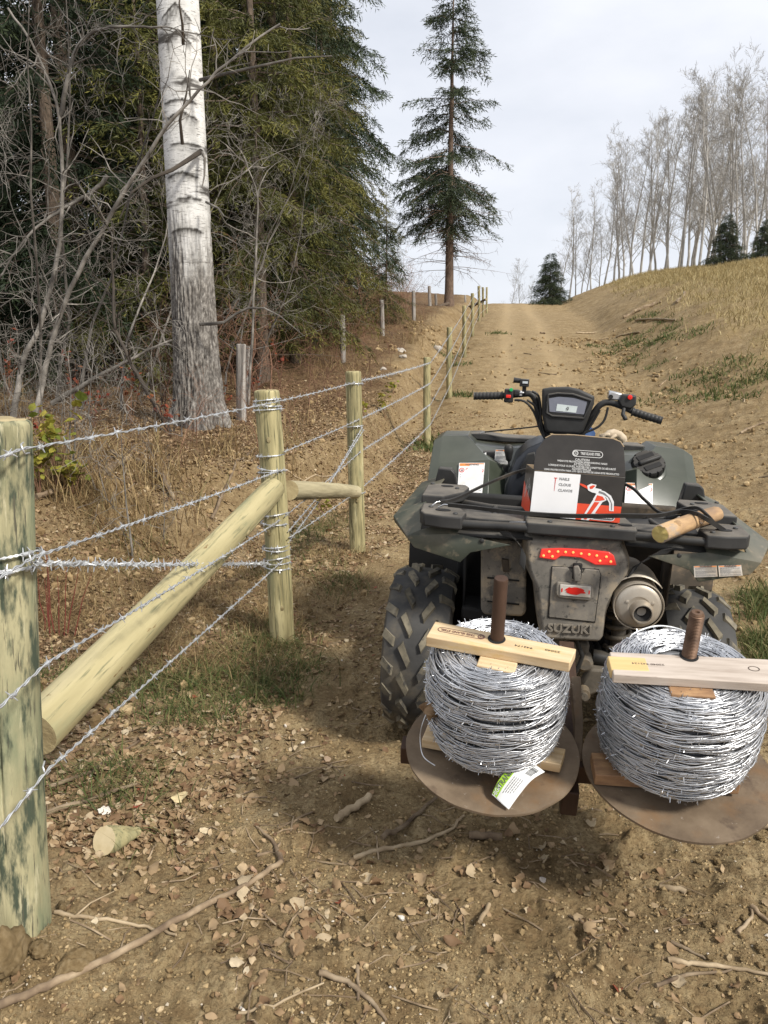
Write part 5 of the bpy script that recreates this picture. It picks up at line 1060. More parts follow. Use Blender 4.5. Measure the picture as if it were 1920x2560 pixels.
# the printed hammer
patch('hammer_print', [(.515, .80), (.56, .78), (.62, .73), (.615, .68), (.555, .73), (.515, .77)], M_cardred, .002)
patch('hammer_print', [(.60, .76), (.64, .81), (.70, .79), (.69, .72), (.76, .70), (.74, .60), (.66, .62), (.615, .66)], M_cardwhite, .0021)
patch('hammer_print', [(.625, .74), (.66, .78), (.69, .77), (.66, .70), (.635, .69)], M_cardred, .0026)
patch('hammer_print', [(.72, .70), (.80, .66), (.87, .58), (.91, .45), (.92, .25), (.87, .25), (.86, .42), (.82, .53), (.76, .58), (.70, .60)], M_cardwhite, .0022)
patch('hammer_print', [(.735, .67), (.80, .63), (.86, .53), (.895, .40), (.90, .27), (.89, .27), (.88, .42), (.84, .54), (.78, .60), (.73, .62)], M_inkgrey, .0027)
patch('hammer_print', [(.71, .60), (.79, .58), (.83, .48), (.78, .42), (.70, .40), (.68, .48)], M_cardwhite, .0023)
patch('hammer_print', [(.72, .57), (.78, .55), (.81, .48), (.76, .45), (.70, .44)], M_cardred, .0028)
patch('hammer_print', [(.68, .46), (.79, .44), (.70, .10), (.66, .005), (.575, .005), (.60, .12)], M_cardwhite, .0022)
patch('hammer_print', [(.70, .42), (.755, .42), (.67, .12), (.635, .02), (.605, .02), (.63, .14)], M_cardred, .0028)
def lozenge(parent, M, w, h, words, m_line, m_txt, fill=None):
    ring = MB(); n = 12; pts = []
    for sx, a0 in ((1, -90), (-1, 90)):
        for k in range(n+1): a = R_(a0+180*k/n); pts.append(Vector((sx*(w/2-h/2)+math.cos(a)*h/2, math.sin(a)*h/2, 0)))
    if fill: placed(MB().poly(pts), M).build('logo_field', fill, parent, None)
    inn = [Vector((p.x*(1-.09*h/w*2), p.y*.84, .0003)) for p in pts]; m = len(pts)
    ring.add([p+Vector((0, 0, .0003)) for p in pts]+inn, [(i, (i+1) % m, m+(i+1) % m, m+i) for i in range(m)]); placed(ring, M).build('logo_outline', m_line, parent, None)
    rr = MB(); c = Vector((-w/2+h/2, 0, .0005)); k = 20
    rr.add([c+Vector((math.cos(t/k*6.283), math.sin(t/k*6.283), 0))*h*q for q in (.38, .26) for t in range(k)], [(t, (t+1) % k, k+(t+1) % k, k+t) for t in range(k)])
    rr.poly([c+Vector((x*h, y*h, 0)) for x, y in ((-.15, -.12), (.0, .18), (.16, -.12), (.0, -.03))]); placed(rr, M).build('logo_roundel', m_txt, parent, None)
    tm = text_mb(words, h*.55, bold=h*.012); w0 = max(v[0] for v in tm.v)-min(v[0] for v in tm.v); sx = (w-h*1.55)/w0
    placed(tm, M @ Matrix.Translation((h*.42, 0, .0005)) @ Matrix.Diagonal((sx, 1, 1, 1))).build('logo_lettering', m_txt, parent, None)
lozenge(box, frame(fpt(.80, .10, .0022), (1, 0, 0), (0, 1, 0)), .082, .021, 'TREE ISLAND STEEL', M_cardwhite, M_cardwhite, M_ink)
FM = frame(Vector((.0, bh, leanz(bh)+.0009)), (1, 0, 0), (0, 1, -.16))
lozenge(box, FM @ Matrix.Translation((.170, .067, .0004)), .098, .022, 'TREE ISLAND STEEL', M_cardsilver, M_cardsilver)
for i, (w_, s_) in enumerate([('CAUTION', .0105), ('WEAR EYE PROTECTION WHEN DRIVING NAILS', .0082), ('ATTENTION', .0105), ('LORSQUE VOUS CLOUEZ, PORTER DES LUNETTES DE SÉCURITÉ', .0082), ('ADVERTENCIA', .0105), ('USAR PROTECCIÓN PARA LOS OJOS ANTES DE USAR ESTE PRODUCTO', .0082)]):
    tm = text_mb(w_, s_, bold=.0002); w0 = max(v[0] for v in tm.v)-min(v[0] for v in tm.v); k = min(1.35, [.046, .160, .052, .215, .062, .24][i]/w0)
    placed(tm, FM @ Matrix.Translation((.155, .046-.0078*i, .0006)) @ Matrix.Diagonal((k, 1, 1, 1))).build('printed_line', M_cardsilver, box, None)
# left side print
def spt(u, v, k=.0012): return Vector((.004*v*u-.036*(1-u)+.006*v*(1-u)-k, v*bh, -bd*(1-u)))
patch('red_wedge', [(.02, .01), (.98, .01), (.98, .30), (.02, .62)], M_cardred, on=spt)
rg = random.Random(4); mb = MB()
for k in range(11):
    u, v = rg.uniform(.25, .75), rg.uniform(.42, .72); a = rg.uniform(0, 3.1); dx, dy = math.cos(a)*.16, math.sin(a)*.17
    mb.poly([spt(u-dx, v-dy, .002), spt(u-dx+.02, v-dy, .002), spt(u+dx+.02, v+dy, .002), spt(u+dx, v+dy, .002)])
mb.build('nail_print', M_cardsilver, box, None)

M_peeled = mat('half peeled log', [(.3, (.17, .12, .085)), (.42, (.30, .19, .105)), (.55, (.46, .30, .15)), (.72, (.52, .36, .20))], scale=5, stretch=(3, 3, .9), rough=.8, bump=.5, bscale=14, dist=.005, detail=7, over=[((.27, .24, .21), 6, .55, .63, (2, 2, .8))])
M_logend = mat('fresh sawn log end', [(.3, (.36, .27, .08)), (.7, (.50, .40, .15))], scale=18, stretch=(1, 1, 1), rough=.85, bump=.5, bscale=60, dist=.004)
l0, l1 = AM @ Az(1650, 1335, 1.0), AM @ Az(1790, 1284, 1.003)
_end = M_endgrain; M_endgrain = M_logend
lg = pole('cut_log', 'short peeled log with a yellow sawn end lying on the rack under a strap', 'log', l1, l0, .0255, .028, M_peeled, 3, n=24, m=40, chamfer=.003, lump=.12, bow=.006); M_endgrain = _end
mb = MB(); ct = Matrix.Identity(4)
for t_, a in ((.78, 1.0), (.42, .3), (.60, 2.4)):
    Ln = (l0-l1).length; mb = MB(); mb.lathe([(.001, .006), (.008, .004), (.012, -.004)], 8, frame(Vector((.027*math.cos(a), .027*math.sin(a), t_*Ln)), (-math.sin(a), math.cos(a), 0), (0, 0, 1))); mb.build('branch_stub', M_peeled, lg, 60)
M_strap = mat('rubber strap', [(.3, (.018, .017, .016)), (.7, (.04, .038, .035))], scale=16, rough=.6, over=[((.13, .11, .085), 8, .55, .75)])
def strap(label, pts, w, name='rubber_strap', holes=True, up=(0, -.35, 1)):
    P = smooth_path([AM @ (Az(p[0], p[1], p[3]) if len(p) > 3 else Ay(*p)) for p in pts], 6); upv = Vector(up).normalized(); mb = MB(); V = []; n = len(P); th = .0028
    for i, p in enumerate(P):
        t = (P[min(i+1, n-1)]-P[max(i-1, 0)]).normalized(); s_ = upv-t*upv.dot(t); s_.normalize(); nr = t.cross(s_)
        V += [p+s_*w/2+nr*th, p-s_*w/2+nr*th, p-s_*w/2-nr*th, p+s_*w/2-nr*th]
    mb.add(V, [(i*4+k, i*4+(k+1) % 4, i*4+4+(k+1) % 4, i*4+4+k) for i in range(n-1) for k in range(4)]+[(0, 3, 2, 1), (n*4-4, n*4-3, n*4-2, n*4-1)])
    o = mb.build(name, M_strap, None, 40, loc=P[0]); tag(o, label, 'strap', 'black rubber tie straps on the rack')
    o0 = P[0]
    for e_, q in ((P[0], P[1]), (P[-1], P[-2])):
        d_ = (e_-q).normalized(); hk = MB(); s_ = Vector((0, -.2, 1)); hk.tube([e_-d_*.01-o0, e_+d_*.014-o0, e_+d_*.034+s_*-.012-o0, e_+d_*.030+s_*-.026-o0, e_+d_*.016+s_*-.030-o0], .0026, 7); hk.build('hook', M_chrome, o, 60)
    if holes:
        for f in (.30, .52, .74):
            i = int(f*n); p = P[i]; hb_ = MB(); t = (P[i+1]-P[i-1]).normalized(); hb_.disc(p+t.cross(upv).normalized()*(.0034 if t.cross(upv).y < 0 else -.0034)-o0, .0028, (0, -1, .1), 10); hb_.build('strap_hole_shade', M_dark, o, None)  # flat black disc painting the dark of a punched hole
    return o
strap('flat holed rubber strap pulled across the front of the nail carton', [(1120, 1262, -.36), (1180, 1268, -.38), (1245, 1276, -.40), (1338, 1285, -.385), (1440, 1290, -.405), (1562, 1289, -.418), (1640, 1289, -.40), (1700, 1279, 0, 1.022), (1740, 1284, 0, 1.034), (1770, 1300, 0, 1.02), (1805, 1322, -.36), (1826, 1334, -.37)], .014)
strap('thin rubber strap running up behind the nail carton and down over the log', [(1100, 1254, -.30), (1140, 1246, -.26), (1240, 1200, -.16), (1330, 1172, -.145), (1450, 1180, -.10), (1566, 1212, -.16), (1612, 1250, -.24), (1655, 1283, -.29), (1712, 1272, 0, 1.02), (1744, 1270, 0, 1.038), (1768, 1288, 0, 1.032), (1790, 1312, 0, .99), (1818, 1336, -.34)], .010, holes=False)
strap('narrow cord stretched over the front rack toward the steering', [(1212, 1080, 1.0), (1250, 1076, .98), (1300, 1071, .94), (1345, 1066, .88)], .006, holes=False)
# glove and blue bundle in front of the tank
M_glove = mat('dirty leather glove', [(.3, (.36, .28, .19)), (.7, (.55, .46, .34))], scale=12, rough=.85, bump=.6, bscale=30, dist=.008)
g0 = AM @ Ay(1535, 1086, .96); gl_ = MB()
gl_.tube([(-.055, 0, -.012), (-.035, 0, 0), (0, .005, .006), (.035, 0, -.004), (.06, .0, -.03), (.07, 0, -.05)], [.022, .030, .032, .028, .030, .024], 12)
for k in range(4): gl_.tube([(-.04, -.03+.018*k, .0), (-.065, -.034+.02*k, .004-.004*k), (-.082-.006*(k % 2), -.036+.02*k, -.010), (-.088, -.036+.02*k, -.022)], [.012, .012, .011, .007], 8)
gl_.tube([(.0, -.03, -.004), (-.02, -.05, -.012), (-.035, -.055, -.022)], [.013, .012, .008], 8)
o = gl_.build('work_glove', M_glove, None, 70); o.location = g0; o.scale = (.72,)*3; tag(o, 'crumpled tan work glove lying beside the steering pod', 'glove')
M_blue = mat('blue cloth', [(.3, (.012, .035, .10)), (.7, (.03, .07, .17))], scale=10, rough=.8, bump=.5, bscale=18, dist=.01)
bb = MB(); rg = random.Random(8)
bb.lathe([(.001, .06), (.05, .055), (.075, .03), (.08, -.01), (.075, -.05), (.001, -.055)], 20); bb.v = [(x*1.0+.012*math.sin(y*60+z*40), y*1.0+.01*math.sin(x*55), z+.008*math.sin(x*50+y*70)) for x, y, z in bb.v]
o = bb.build('cloth_bundle', M_blue, None, 70); o.scale = (.75,)*3; o.location = AM @ Ay(1455, 1092, 1.0); tag(o, 'dark blue cloth bundle tucked below the steering pod', 'cloth')

# ================================================================ WIRE SPOOLS ON THE CARRIER
M_rust = mat('brown rusted plate', [(.3, (.10, .070, .045)), (.5, (.165, .120, .078)), (.72, (.235, .178, .12))], scale=7, detail=8, ns=.65, rough=.78, metal=.15, bump=.3, bscale=120, dist=.002, over=[((.30, .25, .20), 60, .66, .72), ((.20, .115, .055), 5, .52, .70), ((.075, .05, .035), 9, .58, .70)])
M_rustdark = mat('dark rust', [(.3, (.036, .021, .014)), (.6, (.075, .042, .027)), (.8, (.12, .070, .046))], scale=14, stretch=(1, 1, .4), rough=.65, metal=.35, bump=.25, bscale=80, dist=.002)
M_rustbolt = mat('threaded rust', [(.3, (.07, .040, .024)), (.6, (.145, .085, .052)), (.8, (.22, .14, .09))], scale=30, rough=.55, metal=.45)
M_pine = mat('raw pine board', [(.3, (.46, .325, .18)), (.5, (.57, .425, .25)), (.72, (.65, .51, .33))], scale=2.6, stretch=(2.2, 22, 22), detail=6, rough=.7, bump=.25, bscale=4, bstretch=(2, 30, 30), dist=.002, over=[((.42, .25, .08), 3.0, .66, .72, (1.5, 9, 9)), ((.55, .36, .09), 2.6, .58, .70, (1.2, 3, 3))])
M_pine_grey = mat('greyed board', [(.3, (.34, .28, .23)), (.5, (.45, .385, .325)), (.72, (.53, .46, .395))], scale=2.6, stretch=(2.2, 22, 22), detail=6, rough=.75, bump=.25, bscale=4, bstretch=(2, 30, 30), dist=.002, over=[((.22, .17, .14), 5, .62, .70, (1.2, 12, 12))])
M_block = mat('stained block', [(.3, (.20, .11, .06)), (.6, (.34, .20, .10)), (.8, (.48, .32, .16))], scale=9, stretch=(2, 6, 6), rough=.8)
M_wire = mat('coiled wire', [(.3, (.44, .45, .47)), (.6, (.62, .63, .65)), (.8, (.78, .79, .81))], scale=14, detail=4, rough=.34, metal=.75)
M_core = mat('inner wire in gap shade', [(.3, (.05, .051, .054)), (.5, (.14, .142, .148)), (.7, (.30, .305, .315))], scale=26, stretch=(.25, .25, 5), detail=6, rough=.5, metal=.6)  # wire tone darkened, putting the shade between windings into the colour
M_stampblue = flat('board stamp', (.16, .075, .06)); M_stamp = flat('board number', (.08, .055, .04))

CAR = thing('spool_carrier', 'rusty two plate wire spool carrier hitched behind the quad bike', 'spool carrier', (.305, 2.05, .418), (R_(14.5), R_(2.0), R_(-8.8)))
CM = Matrix.LocRotScale(CAR.location, CAR.rotation_euler, None); CI = CM.inverted()
def Cz(px, py, z):
    o = CI @ Vector((0, 0, CAM_Z)); d = CI.to_3x3() @ ray(px, py); return o+d*((z-o.z)/d.z)
XR = .455
for k, (cx, r) in enumerate(((0, .242), (.502, .252))):
    mb = MB(); V = []; n = 96; pr = [(.0, -.010), (.35, -.007), (.75, -.002), (1.0, .004), (1.0, -.003), (.75, -.009), (.35, -.014), (.0, -.017)]
    rg = np.random.default_rng(k); ed = 1+.006*np.convolve(np.tile(rg.normal(0, 1, n), 3), np.hanning(7)/3, 'same')[n:2*n]
    for f, z in pr:
        for j in range(n): a = 2*math.pi*j/n; q = max(f, .01)*r*(ed[j] if f == 1 else 1); V.append((cx+q*math.cos(a), q*math.sin(a), z+.003*math.sin(2*a+k)*f))
    mb.add(V, [(i*n+j, i*n+(j+1) % n, (i+1)*n+(j+1) % n, (i+1)*n+j) for i in range(7) for j in range(n)])
    mb.build('carrier_plate', M_rust, CAR, 40)
mb = MB(); mb.box((.20, .02, -.055), (.92, .055, .060)); mb.build('carrier_beam', M_rustdark, CAR, 30, bevel=.004)
mb = MB(); mb.box((.222, -.045, -.105), (.046, .05, .085)); mb.build('carrier_foot', M_rustdark, CAR, 30, bevel=.004)
mb = MB(); mb.prism([Cz(1428, 1690, .12), Cz(1452, 1690, .12), Cz(1458, 1800, .035), Cz(1456, 1900, -.02), Cz(1434, 1900, -.02), Cz(1438, 1800, .035)], (0, .0, -.05)); mb.build('carrier_arm', M_rust, CAR, 30, bevel=.003)
mb = MB(); mb.prism([(.19, .10, -.05), (.26, .10, -.05), (.25, .48, .06), (.20, .48, .06)], (0, 0, -.04)); mb.build('draw_bar', M_rustdark, CAR, 30, bevel=.003)
def spindle_local(px0, py0, cx):
    # height along the plate's normal that reaches the photographed top, at the plate's centre
    best = None
    for k in range(200):
        z = .3+k*.002; q = Cz(px0, py0, z); e = (q.x-cx)**2+(q.y)**2
        if best is None or e < best[0]: best = (e, z, q)
    return best
_, zl, ql = spindle_local(1253, 1445, 0); _, zr_, qr = spindle_local(1744, 1530, XR)
mb = MB(); mb.lathe([(.018, -.02), (.018, zl-.004), (.0165, zl), (.001, zl)], 24, Matrix.Translation((ql.x, ql.y, 0))); mb.build('spindle', M_rustdark, CAR, 40)
mb = MB(); pr = []; z = -.02
while z < zr_-.006: pr += [(.0185, z), (.0160, z+.0022)]; z += .0044
pr += [(.0165, zr_-.005), (.014, zr_), (.006, zr_), (.004, zr_-.006), (.001, zr_-.006)]
mb.lathe(pr, 22, Matrix.Translation((qr.x, qr.y, 0))); mb.build('threaded_spindle', M_rustbolt, CAR, 25)

def coil_np(seed, prof, turns, seg=74, r=.0025, wob=.011):
    """barbed wire laid in crossing turns over the outline prof [(r, z)...]: twin strands, and where each barb sits"""
    rg = np.random.default_rng(seed); pr = np.array(prof); sL = np.concatenate([[0], np.cumsum(np.hypot(*np.diff(pr, axis=0).T))]); sL /= sL[-1]
    Vs, Fs, barbs = [], [], []; off = 0; th = np.linspace(0, 2*np.pi*1.06, seg+1)
    for k in range(turns):
        t0 = (k+rg.uniform(-.25, .25))/(turns-1); layer = rg.random()
        a0 = rg.random()*6.283; am = rg.uniform(.3, 1.6)*wob/.35; t = t0+am*np.sin(th+a0)*.8+am*.45*np.sin(2*th+rg.random()*6.28)+.004*np.sin(7*th+rg.random()*6)
        t = np.abs(t); t = 1-np.abs(1-t); R = np.interp(t, sL, pr[:, 0]); Z = np.interp(t, sL, pr[:, 1])
        R = R-.007*layer*layer+.003*np.sin(3*th+rg.random()*6)+.0015*np.sin(11*th+rg.random()*6); ang = th+rg.random()*6.283
        C = np.stack([R*np.cos(ang), R*np.sin(ang), Z], 1); T = np.gradient(C, axis=0); T /= np.linalg.norm(T, axis=1)[:, None]
        ro = np.stack([np.cos(ang), np.sin(ang), 0*ang], 1); up = np.cross(ro, T); up /= np.linalg.norm(up, axis=1)[:, None]; ro = np.cross(T, up)
        tw = th*R.mean()/.030
        for ph in (0, np.pi):
            Q = C+(ro*np.cos(tw+ph)[:, None]+up*np.sin(tw+ph)[:, None])*.0030
            ring = np.stack([Q+(ro*math.cos(b)+up*math.sin(b))*r for b in (0, 2.094, 4.189)], 1).reshape(-1, 3)
            i = np.arange(seg)[:, None]*3; j = np.arange(3)[None, :]; j2 = (j+1) % 3
            Fs.append((np.stack([i+j, i+j2, i+3+j2, i+3+j], -1).reshape(-1, 4))+off); Vs.append(ring); off += len(ring)
        st = rg.integers(0, 10)
        for m in range(st, seg, 12): barbs.append((C[m], T[m], ro[m], up[m], rg.random()*3.14))
    return np.concatenate(Vs), np.concatenate(Fs), barbs
def barbs_np(bs, seed, r=.0016):
    rg = np.random.default_rng(seed); V = []; Fc = []; o = 0
    def seg(a, b, ra, rb):
        nonlocal o
        d = b-a; d = d/np.linalg.norm(d); u = np.cross(d, [.31, .77, .55]); u /= np.linalg.norm(u); w = np.cross(d, u)
        for p, q in ((a, ra), (b, rb)):
            for k in range(3): V.append(p+(u*math.cos(k*2.094)+w*math.sin(k*2.094))*q)
        for k in range(3): Fc.append((o+k, o+(k+1) % 3, o+3+(k+1) % 3, o+3+k))
        o += 6
    for C, T, ro, up, a in bs:
        seg(C-T*.006, C+T*.006, .0044, .0044)
        for x, b in ((-.004, a), (.004, a+1.3)):
            d = ro*math.cos(b)+up*math.sin(b)
            for s in (-1, 1):
                if np.dot(d*s, ro) < -.6: continue
                q = C+T*x; seg(q, q+d*s*.0138*rg.uniform(.8, 1.15)+T*rg.uniform(-.004, .004), r, r*.5)
    return np.array(V), np.array(Fc)
def spool(label, cx, prof, turns, seed):
    t = thing('wire_spool', label, 'wire spool'); M = CM @ Matrix.Translation((cx, 0, 0)); t.location, t.rotation_euler = M.to_translation(), M.to_euler()
    V, Fc, bs = coil_np(seed, prof, turns); link('wire_coil', np_mesh('wire_coil', V, Fc, M_wire, smooth=1), t)
    V, Fc = barbs_np(bs, seed); tag(link('coil_barbs', np_mesh('coil_barbs', V, Fc, M_wire), t), kind='stuff')
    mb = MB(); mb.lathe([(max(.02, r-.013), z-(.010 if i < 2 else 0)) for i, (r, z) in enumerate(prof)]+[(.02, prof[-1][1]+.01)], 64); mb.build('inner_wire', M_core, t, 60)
    return t
ZB = zl-.165
sl = spool('smaller spool of shiny barbed wire with a green and white tag, on the plain rod', 0, [(.075, .335), (.11, .343), (.152, .336), (.176, .314), (.185, .27), (.186, .20), (.182, .14), (.170, .085), (.152, .055), (.14, .046)], 98, 1)
sr = spool('larger spool of shiny barbed wire on the threaded rod under a greyed board', XR+.022, [(.085, .335), (.12, .345), (.166, .337), (.190, .312), (.200, .26), (.202, .19), (.197, .13), (.182, .075), (.162, .05), (.15, .042)], 108, 2)
def board(parent, cx, c4, z, th, m_, name='spool_board', shift=(0, 0)):
    P = [Cz(px, py, z)-Vector((cx-shift[0], -shift[1], 0)) for px, py in c4]; c = sum(P, Vector())/4; ax = ((P[1]-P[0])+(P[2]-P[3])).normalized()
    M = frame(c, ax, (P[3]-P[0]) if (P[3]-P[0]).y > 0 else (P[0]-P[3])); MI = M.inverted(); mb = MB(); mb.prism([MI @ p for p in P], (0, 0, -th))
    o = mb.build(name, m_, parent, 30, bevel=.0025); o.matrix_local = M; o['frame'] = 1; del o['frame']; return o, M
bl, ML = board(sl, 0, [(1065, 1592), (1425, 1657), (1441, 1622), (1088, 1553)], .378, .030, M_pine)
bb_, _ = board(sl, 0, [(1065, 1592), (1425, 1657), (1441, 1622), (1088, 1553)], .378, .030, M_pine); bb_.location.z -= .34; bb_.name = 'base_board'; bb_.rotation_euler.z += .05; bb_.scale = (1.03, 1, 1)
brd, MRb = board(sr, XR+.022, [(1534, 1686), (1925, 1709), (1921, 1648), (1524, 1629)], .378, .026, M_pine_grey)
def _cross(parent, M, m_, sx, sy, sz, z, x, y):
    mb = MB(); mb.box((0, 0, 0), (sx, sy, sz)); o = mb.build('cross_block', m_, parent, 30, bevel=.003); o.matrix_local = M @ Matrix.Translation((x, y, z)); return o
_cross(sl, ML, M_pine, .098, .135, .028, -.044, .005, -.01)
_cross(sr, MRb, M_block, .105, .135, .030, -.042, -.005, -.01)
# the yellow raw end of the greyed board, a knot and the printed numbers
mb = MB(); mb.box((-.148, 0, -.0130), (.094, .0575, .0272)); o = mb.build('raw_board_end', mat('yellow raw board end', [(.3, (.52, .36, .15)), (.7, (.64, .47, .23))], scale=2.4, stretch=(2, 20, 20), rough=.7), brd, 30, bevel=.003)
o2 = MB(); c_ = Vector((.155, .006, .0008)); o2.add([c_+Vector((math.cos(t/20*6.283)*.014*q, math.sin(t/20*6.283)*.010*q, 0)) for q in (1, .82) for t in range(20)], [(t, (t+1) % 20, 20+(t+1) % 20, 20+t) for t in range(20)]); o2.build('knot_ring', M_stamp, brd, None)
mb = MB(); mb.box((-.012, .004, -.033), (.37, .085, .036)); o = mb.build('base_board', M_block, sr, 30, bevel=.003); Mq = MRb.copy(); Mq[2][3] -= .318; o.matrix_local = Mq
FLP = Matrix.Rotation(math.pi, 4, 'Z')
lozenge(bl, Matrix.Translation((-.105, .006, .0008)) @ FLP, .128, .022, 'TREE ISLAND STEEL', M_stampblue, M_stampblue)
for x, w_ in ((.062, '942174'), (.135, '22040')):
    placed(text_mb(w_, .0125, bold=.0002), Matrix.Translation((x, -.002 if x < .1 else .003, .0008)) @ FLP @ Matrix.Diagonal((1.25, .8, 1, 1))).build('board_number', M_stamp, bl, None)
placed(text_mb('22040 942124', .0115, bold=.0001), Matrix.Translation((-.10, .002, .0012)) @ FLP @ Matrix.Diagonal((1.2, .8, 1, 1))).build('board_number', M_stamp, brd, None)
for P_, bo in (((ql.x, ql.y), bl), ((qr.x-XR-.022, qr.y), brd)):
    mb = MB(); mb.disc((0, 0, 0), .0235, (0, 0, 1), 24); o = mb.build('board_hole_shade', M_dark, bo.parent, None); o.location = (P_[0]-.001, P_[1]-.004, .3790)  # flat black disc painting the shaded gap round the rod
# stray loops of wire
for pts in ([(-.18, -.02, .14), (-.195, -.045, .10), (-.198, -.06, .06), (-.185, -.09, .03), (-.15, -.12, .03)],):
    mb = MB(); mb.tube(smooth_path([Vector(p) for p in pts], 6), .0016, 5); mb.build('stray_wire', M_galv, sl, 60)
mb = MB(); mb.tube(smooth_path([Vector(p) for p in [(-.13, .10, .33), (-.12, .12, .345), (-.06, .15, .357), (.0, .155, .352), (.05, .13, .345)]], 6), .0024, 5); mb.build('stray_wire', M_galv, sr, 60)
# the curled paper tag
MI_ = Matrix.Identity(4)
up_ = [(1303, 1893, .075), (1270, 1922, .075), (1246, 1952, .050), (1230, 1985, .018)]; lo_ = [(1362, 1930, .060), (1330, 1950, .062), (1300, 1985, .036), (1272, 2024, .010)]
U = smooth_path([Cz(*p) for p in up_], 6); Lw = smooth_path([Cz(*p) for p in lo_], 6)
def tagp(s, w, k=0):
    f = s*(len(U)-1); i = min(int(f), len(U)-2); g = f-i; a = U[i].lerp(U[i+1], g); b = Lw[i].lerp(Lw[i+1], g); p = a.lerp(b, w)
    e = ((U[i+1]-U[i]).cross(b-a)).normalized(); e = e if e.z > 0 else -e; return p+e*(k+.004*math.sin(w*3.1))
M_paper = flat('tag paper', (.80, .81, .80), rough=.45); M_tagg = flat('tag green', (.36, .62, .04), rough=.45)
mb = MB(); N_, K_ = 24, 8; mb.add([tagp(i/N_, j/K_) for i in range(N_+1) for j in range(K_+1)], [(i*(K_+1)+j, i*(K_+1)+j+1, (i+1)*(K_+1)+j+1, (i+1)*(K_+1)+j) for i in range(N_) for j in range(K_)])
tg = mb.build('paper_tag', M_paper, sl, 60, solid=.0006)
def tag_patch(name, s0, s1, w0, w1, m_, k=.0011, n=8):
    mb = MB(); mb.add([tagp(s0+(s1-s0)*i/n, w, k) for i in range(n+1) for w in (w0, w0*.5+w1*.5, w1)], [(i*3+j, i*3+j+1, i*3+3+j+1, i*3+3+j) for i in range(n) for j in (0, 1)]); return mb.build(name, m_, tg, None)
tag_patch('green_band', .01, .97, .0, .30, M_tagg, n=24)
def tag_text(w_, s, w, size, m_, k=.0018, sx=1):
    a = tagp(s, w, k); ax = tagp(s-.05, w, k)-tagp(s+.05, w, k); up = tagp(s, w-.1, k)-tagp(s, w+.1, k); placed(text_mb(w_, size, bold=.0003), frame(a, ax, up) @ Matrix.Diagonal((sx, 1, 1, 1))).build('tag_lettering', m_, tg, None)
tag_text('STRAND', .57, .17, .019, M_ink, sx=.8); tag_text('HIGH', .84, .15, .017, M_paper, sx=.8)
tag_patch('tag_logo', .10, .36, .10, .26, M_ink, k=.0014); tag_text('TREE ISLAND', .225, .18, .0085, M_paper, k=.0022, sx=.8)
x = .10; rg = random.Random(2); bars = MB()
while x < .30:
    w_ = rg.choice([.004, .007, .011]); bars.add([tagp(x, .62, .0014), tagp(x+w_, .62, .0014), tagp(x+w_, .88, .0014), tagp(x, .88, .0014)], [(0, 1, 2, 3)]); x += w_+rg.choice([.005, .008])
bars.build('barcode', M_ink, tg, None)
ln = MB()
for k in range(5):
    s = .42
    while s < .80-.03*k: w_ = rg.uniform(.02, .06); ln.add([tagp(s, .40+.085*k, .0014), tagp(min(s+w_, .82), .40+.085*k, .0014), tagp(min(s+w_, .82), .43+.085*k, .0014), tagp(s, .43+.085*k, .0014)], [(0, 1, 2, 3)]); s += w_+.012
ln.build('tag_print', M_inkgrey, tg, None)

# ================================================================ ON THE GROUND: leaves, sticks, clods, grass
def gpt(px, py):
    d = ray(px, py); t = 1.2
    for _ in range(400):
        p = Vector((0, 0, CAM_Z))+d*t
        if p.z < Hz(p.x, p.y): break
        t += .02+.004*t
    lo, hi = t-.05-.01*t, t
    for _ in range(20):
        m = (lo+hi)/2; p = Vector((0, 0, CAM_Z))+d*m
        if p.z < Hz(p.x, p.y): hi = m
        else: lo = m
    return Vector((0, 0, CAM_Z))+d*hi
M_stick = mat('weathered stick', [(.3, (.09, .06, .038)), (.5, (.20, .145, .09)), (.72, (.34, .265, .175))], scale=14, rough=.88, bump=.7, bscale=50, dist=.004, rnd=.25, detail=7)
M_palewood = mat('pale stripped wood', [(.3, (.22, .16, .095)), (.7, (.43, .34, .22))], scale=16, rough=.8, bump=.4, bscale=50, dist=.003, rnd=.15)
M_clod = mat('dirt clod', [(.3, (.20, .135, .065)), (.5, (.30, .215, .11)), (.72, (.40, .30, .17))], scale=3, detail=8, rough=.95, bump=.8, bscale=60, dist=.008, rnd=.2, spec=.1)
def lie(pts, r): 
    out = []
    for p in pts: p = gpt(*p); p.z = Hz(p.x, p.y)+r*.6; out.append(p)
    return out
def stick(label, pts, r, m_=None, name='stick', cat='stick', taper=.5, n=7, group=None, side=0):
    P0 = lie(pts, r); P = [P0[i].lerp(P0[i+1], k/5) for i in range(len(P0)-1) for k in range(5)]+[P0[-1]]; rg = random.Random(int(pts[0][0])+7)
    for p in P[1:-1]: p.z = max(p.z, Hz(p.x, p.y)+r*.35)
    P = [p+Vector((rg.gauss(0, r*.16), rg.gauss(0, r*.16), abs(rg.gauss(0, r*.3)))) for p in P]
    mb = MB(); mb.tube(P, [r*(1-taper*i/(len(P)-1))*rg.uniform(.88, 1.1) for i in range(len(P))], n)
    for k in range(side):
        i = rg.randrange(1, len(P)-2); d_ = (P[i+1]-P[i]).normalized(); s_ = Vector((-d_.y, d_.x, .4))*rg.choice([-1, 1]); q = P[i]; mb.tube([q, q+(d_+s_)*r*5, q+(d_*1.3+s_*.8)*r*11], [r*.5, r*.4, r*.15], 5)
    return tag(mb.build(name, m_ or M_stick, None, 60, loc=P[0]), label, cat, group)
stick('longest weathered stick running diagonally across the dirt, forked at its far end', [(-30, 2530), (70, 2492), (145, 2460), (272, 2402), (405, 2333), (550, 2252), (654, 2194), (704, 2160)], .0105, taper=.25, n=9)
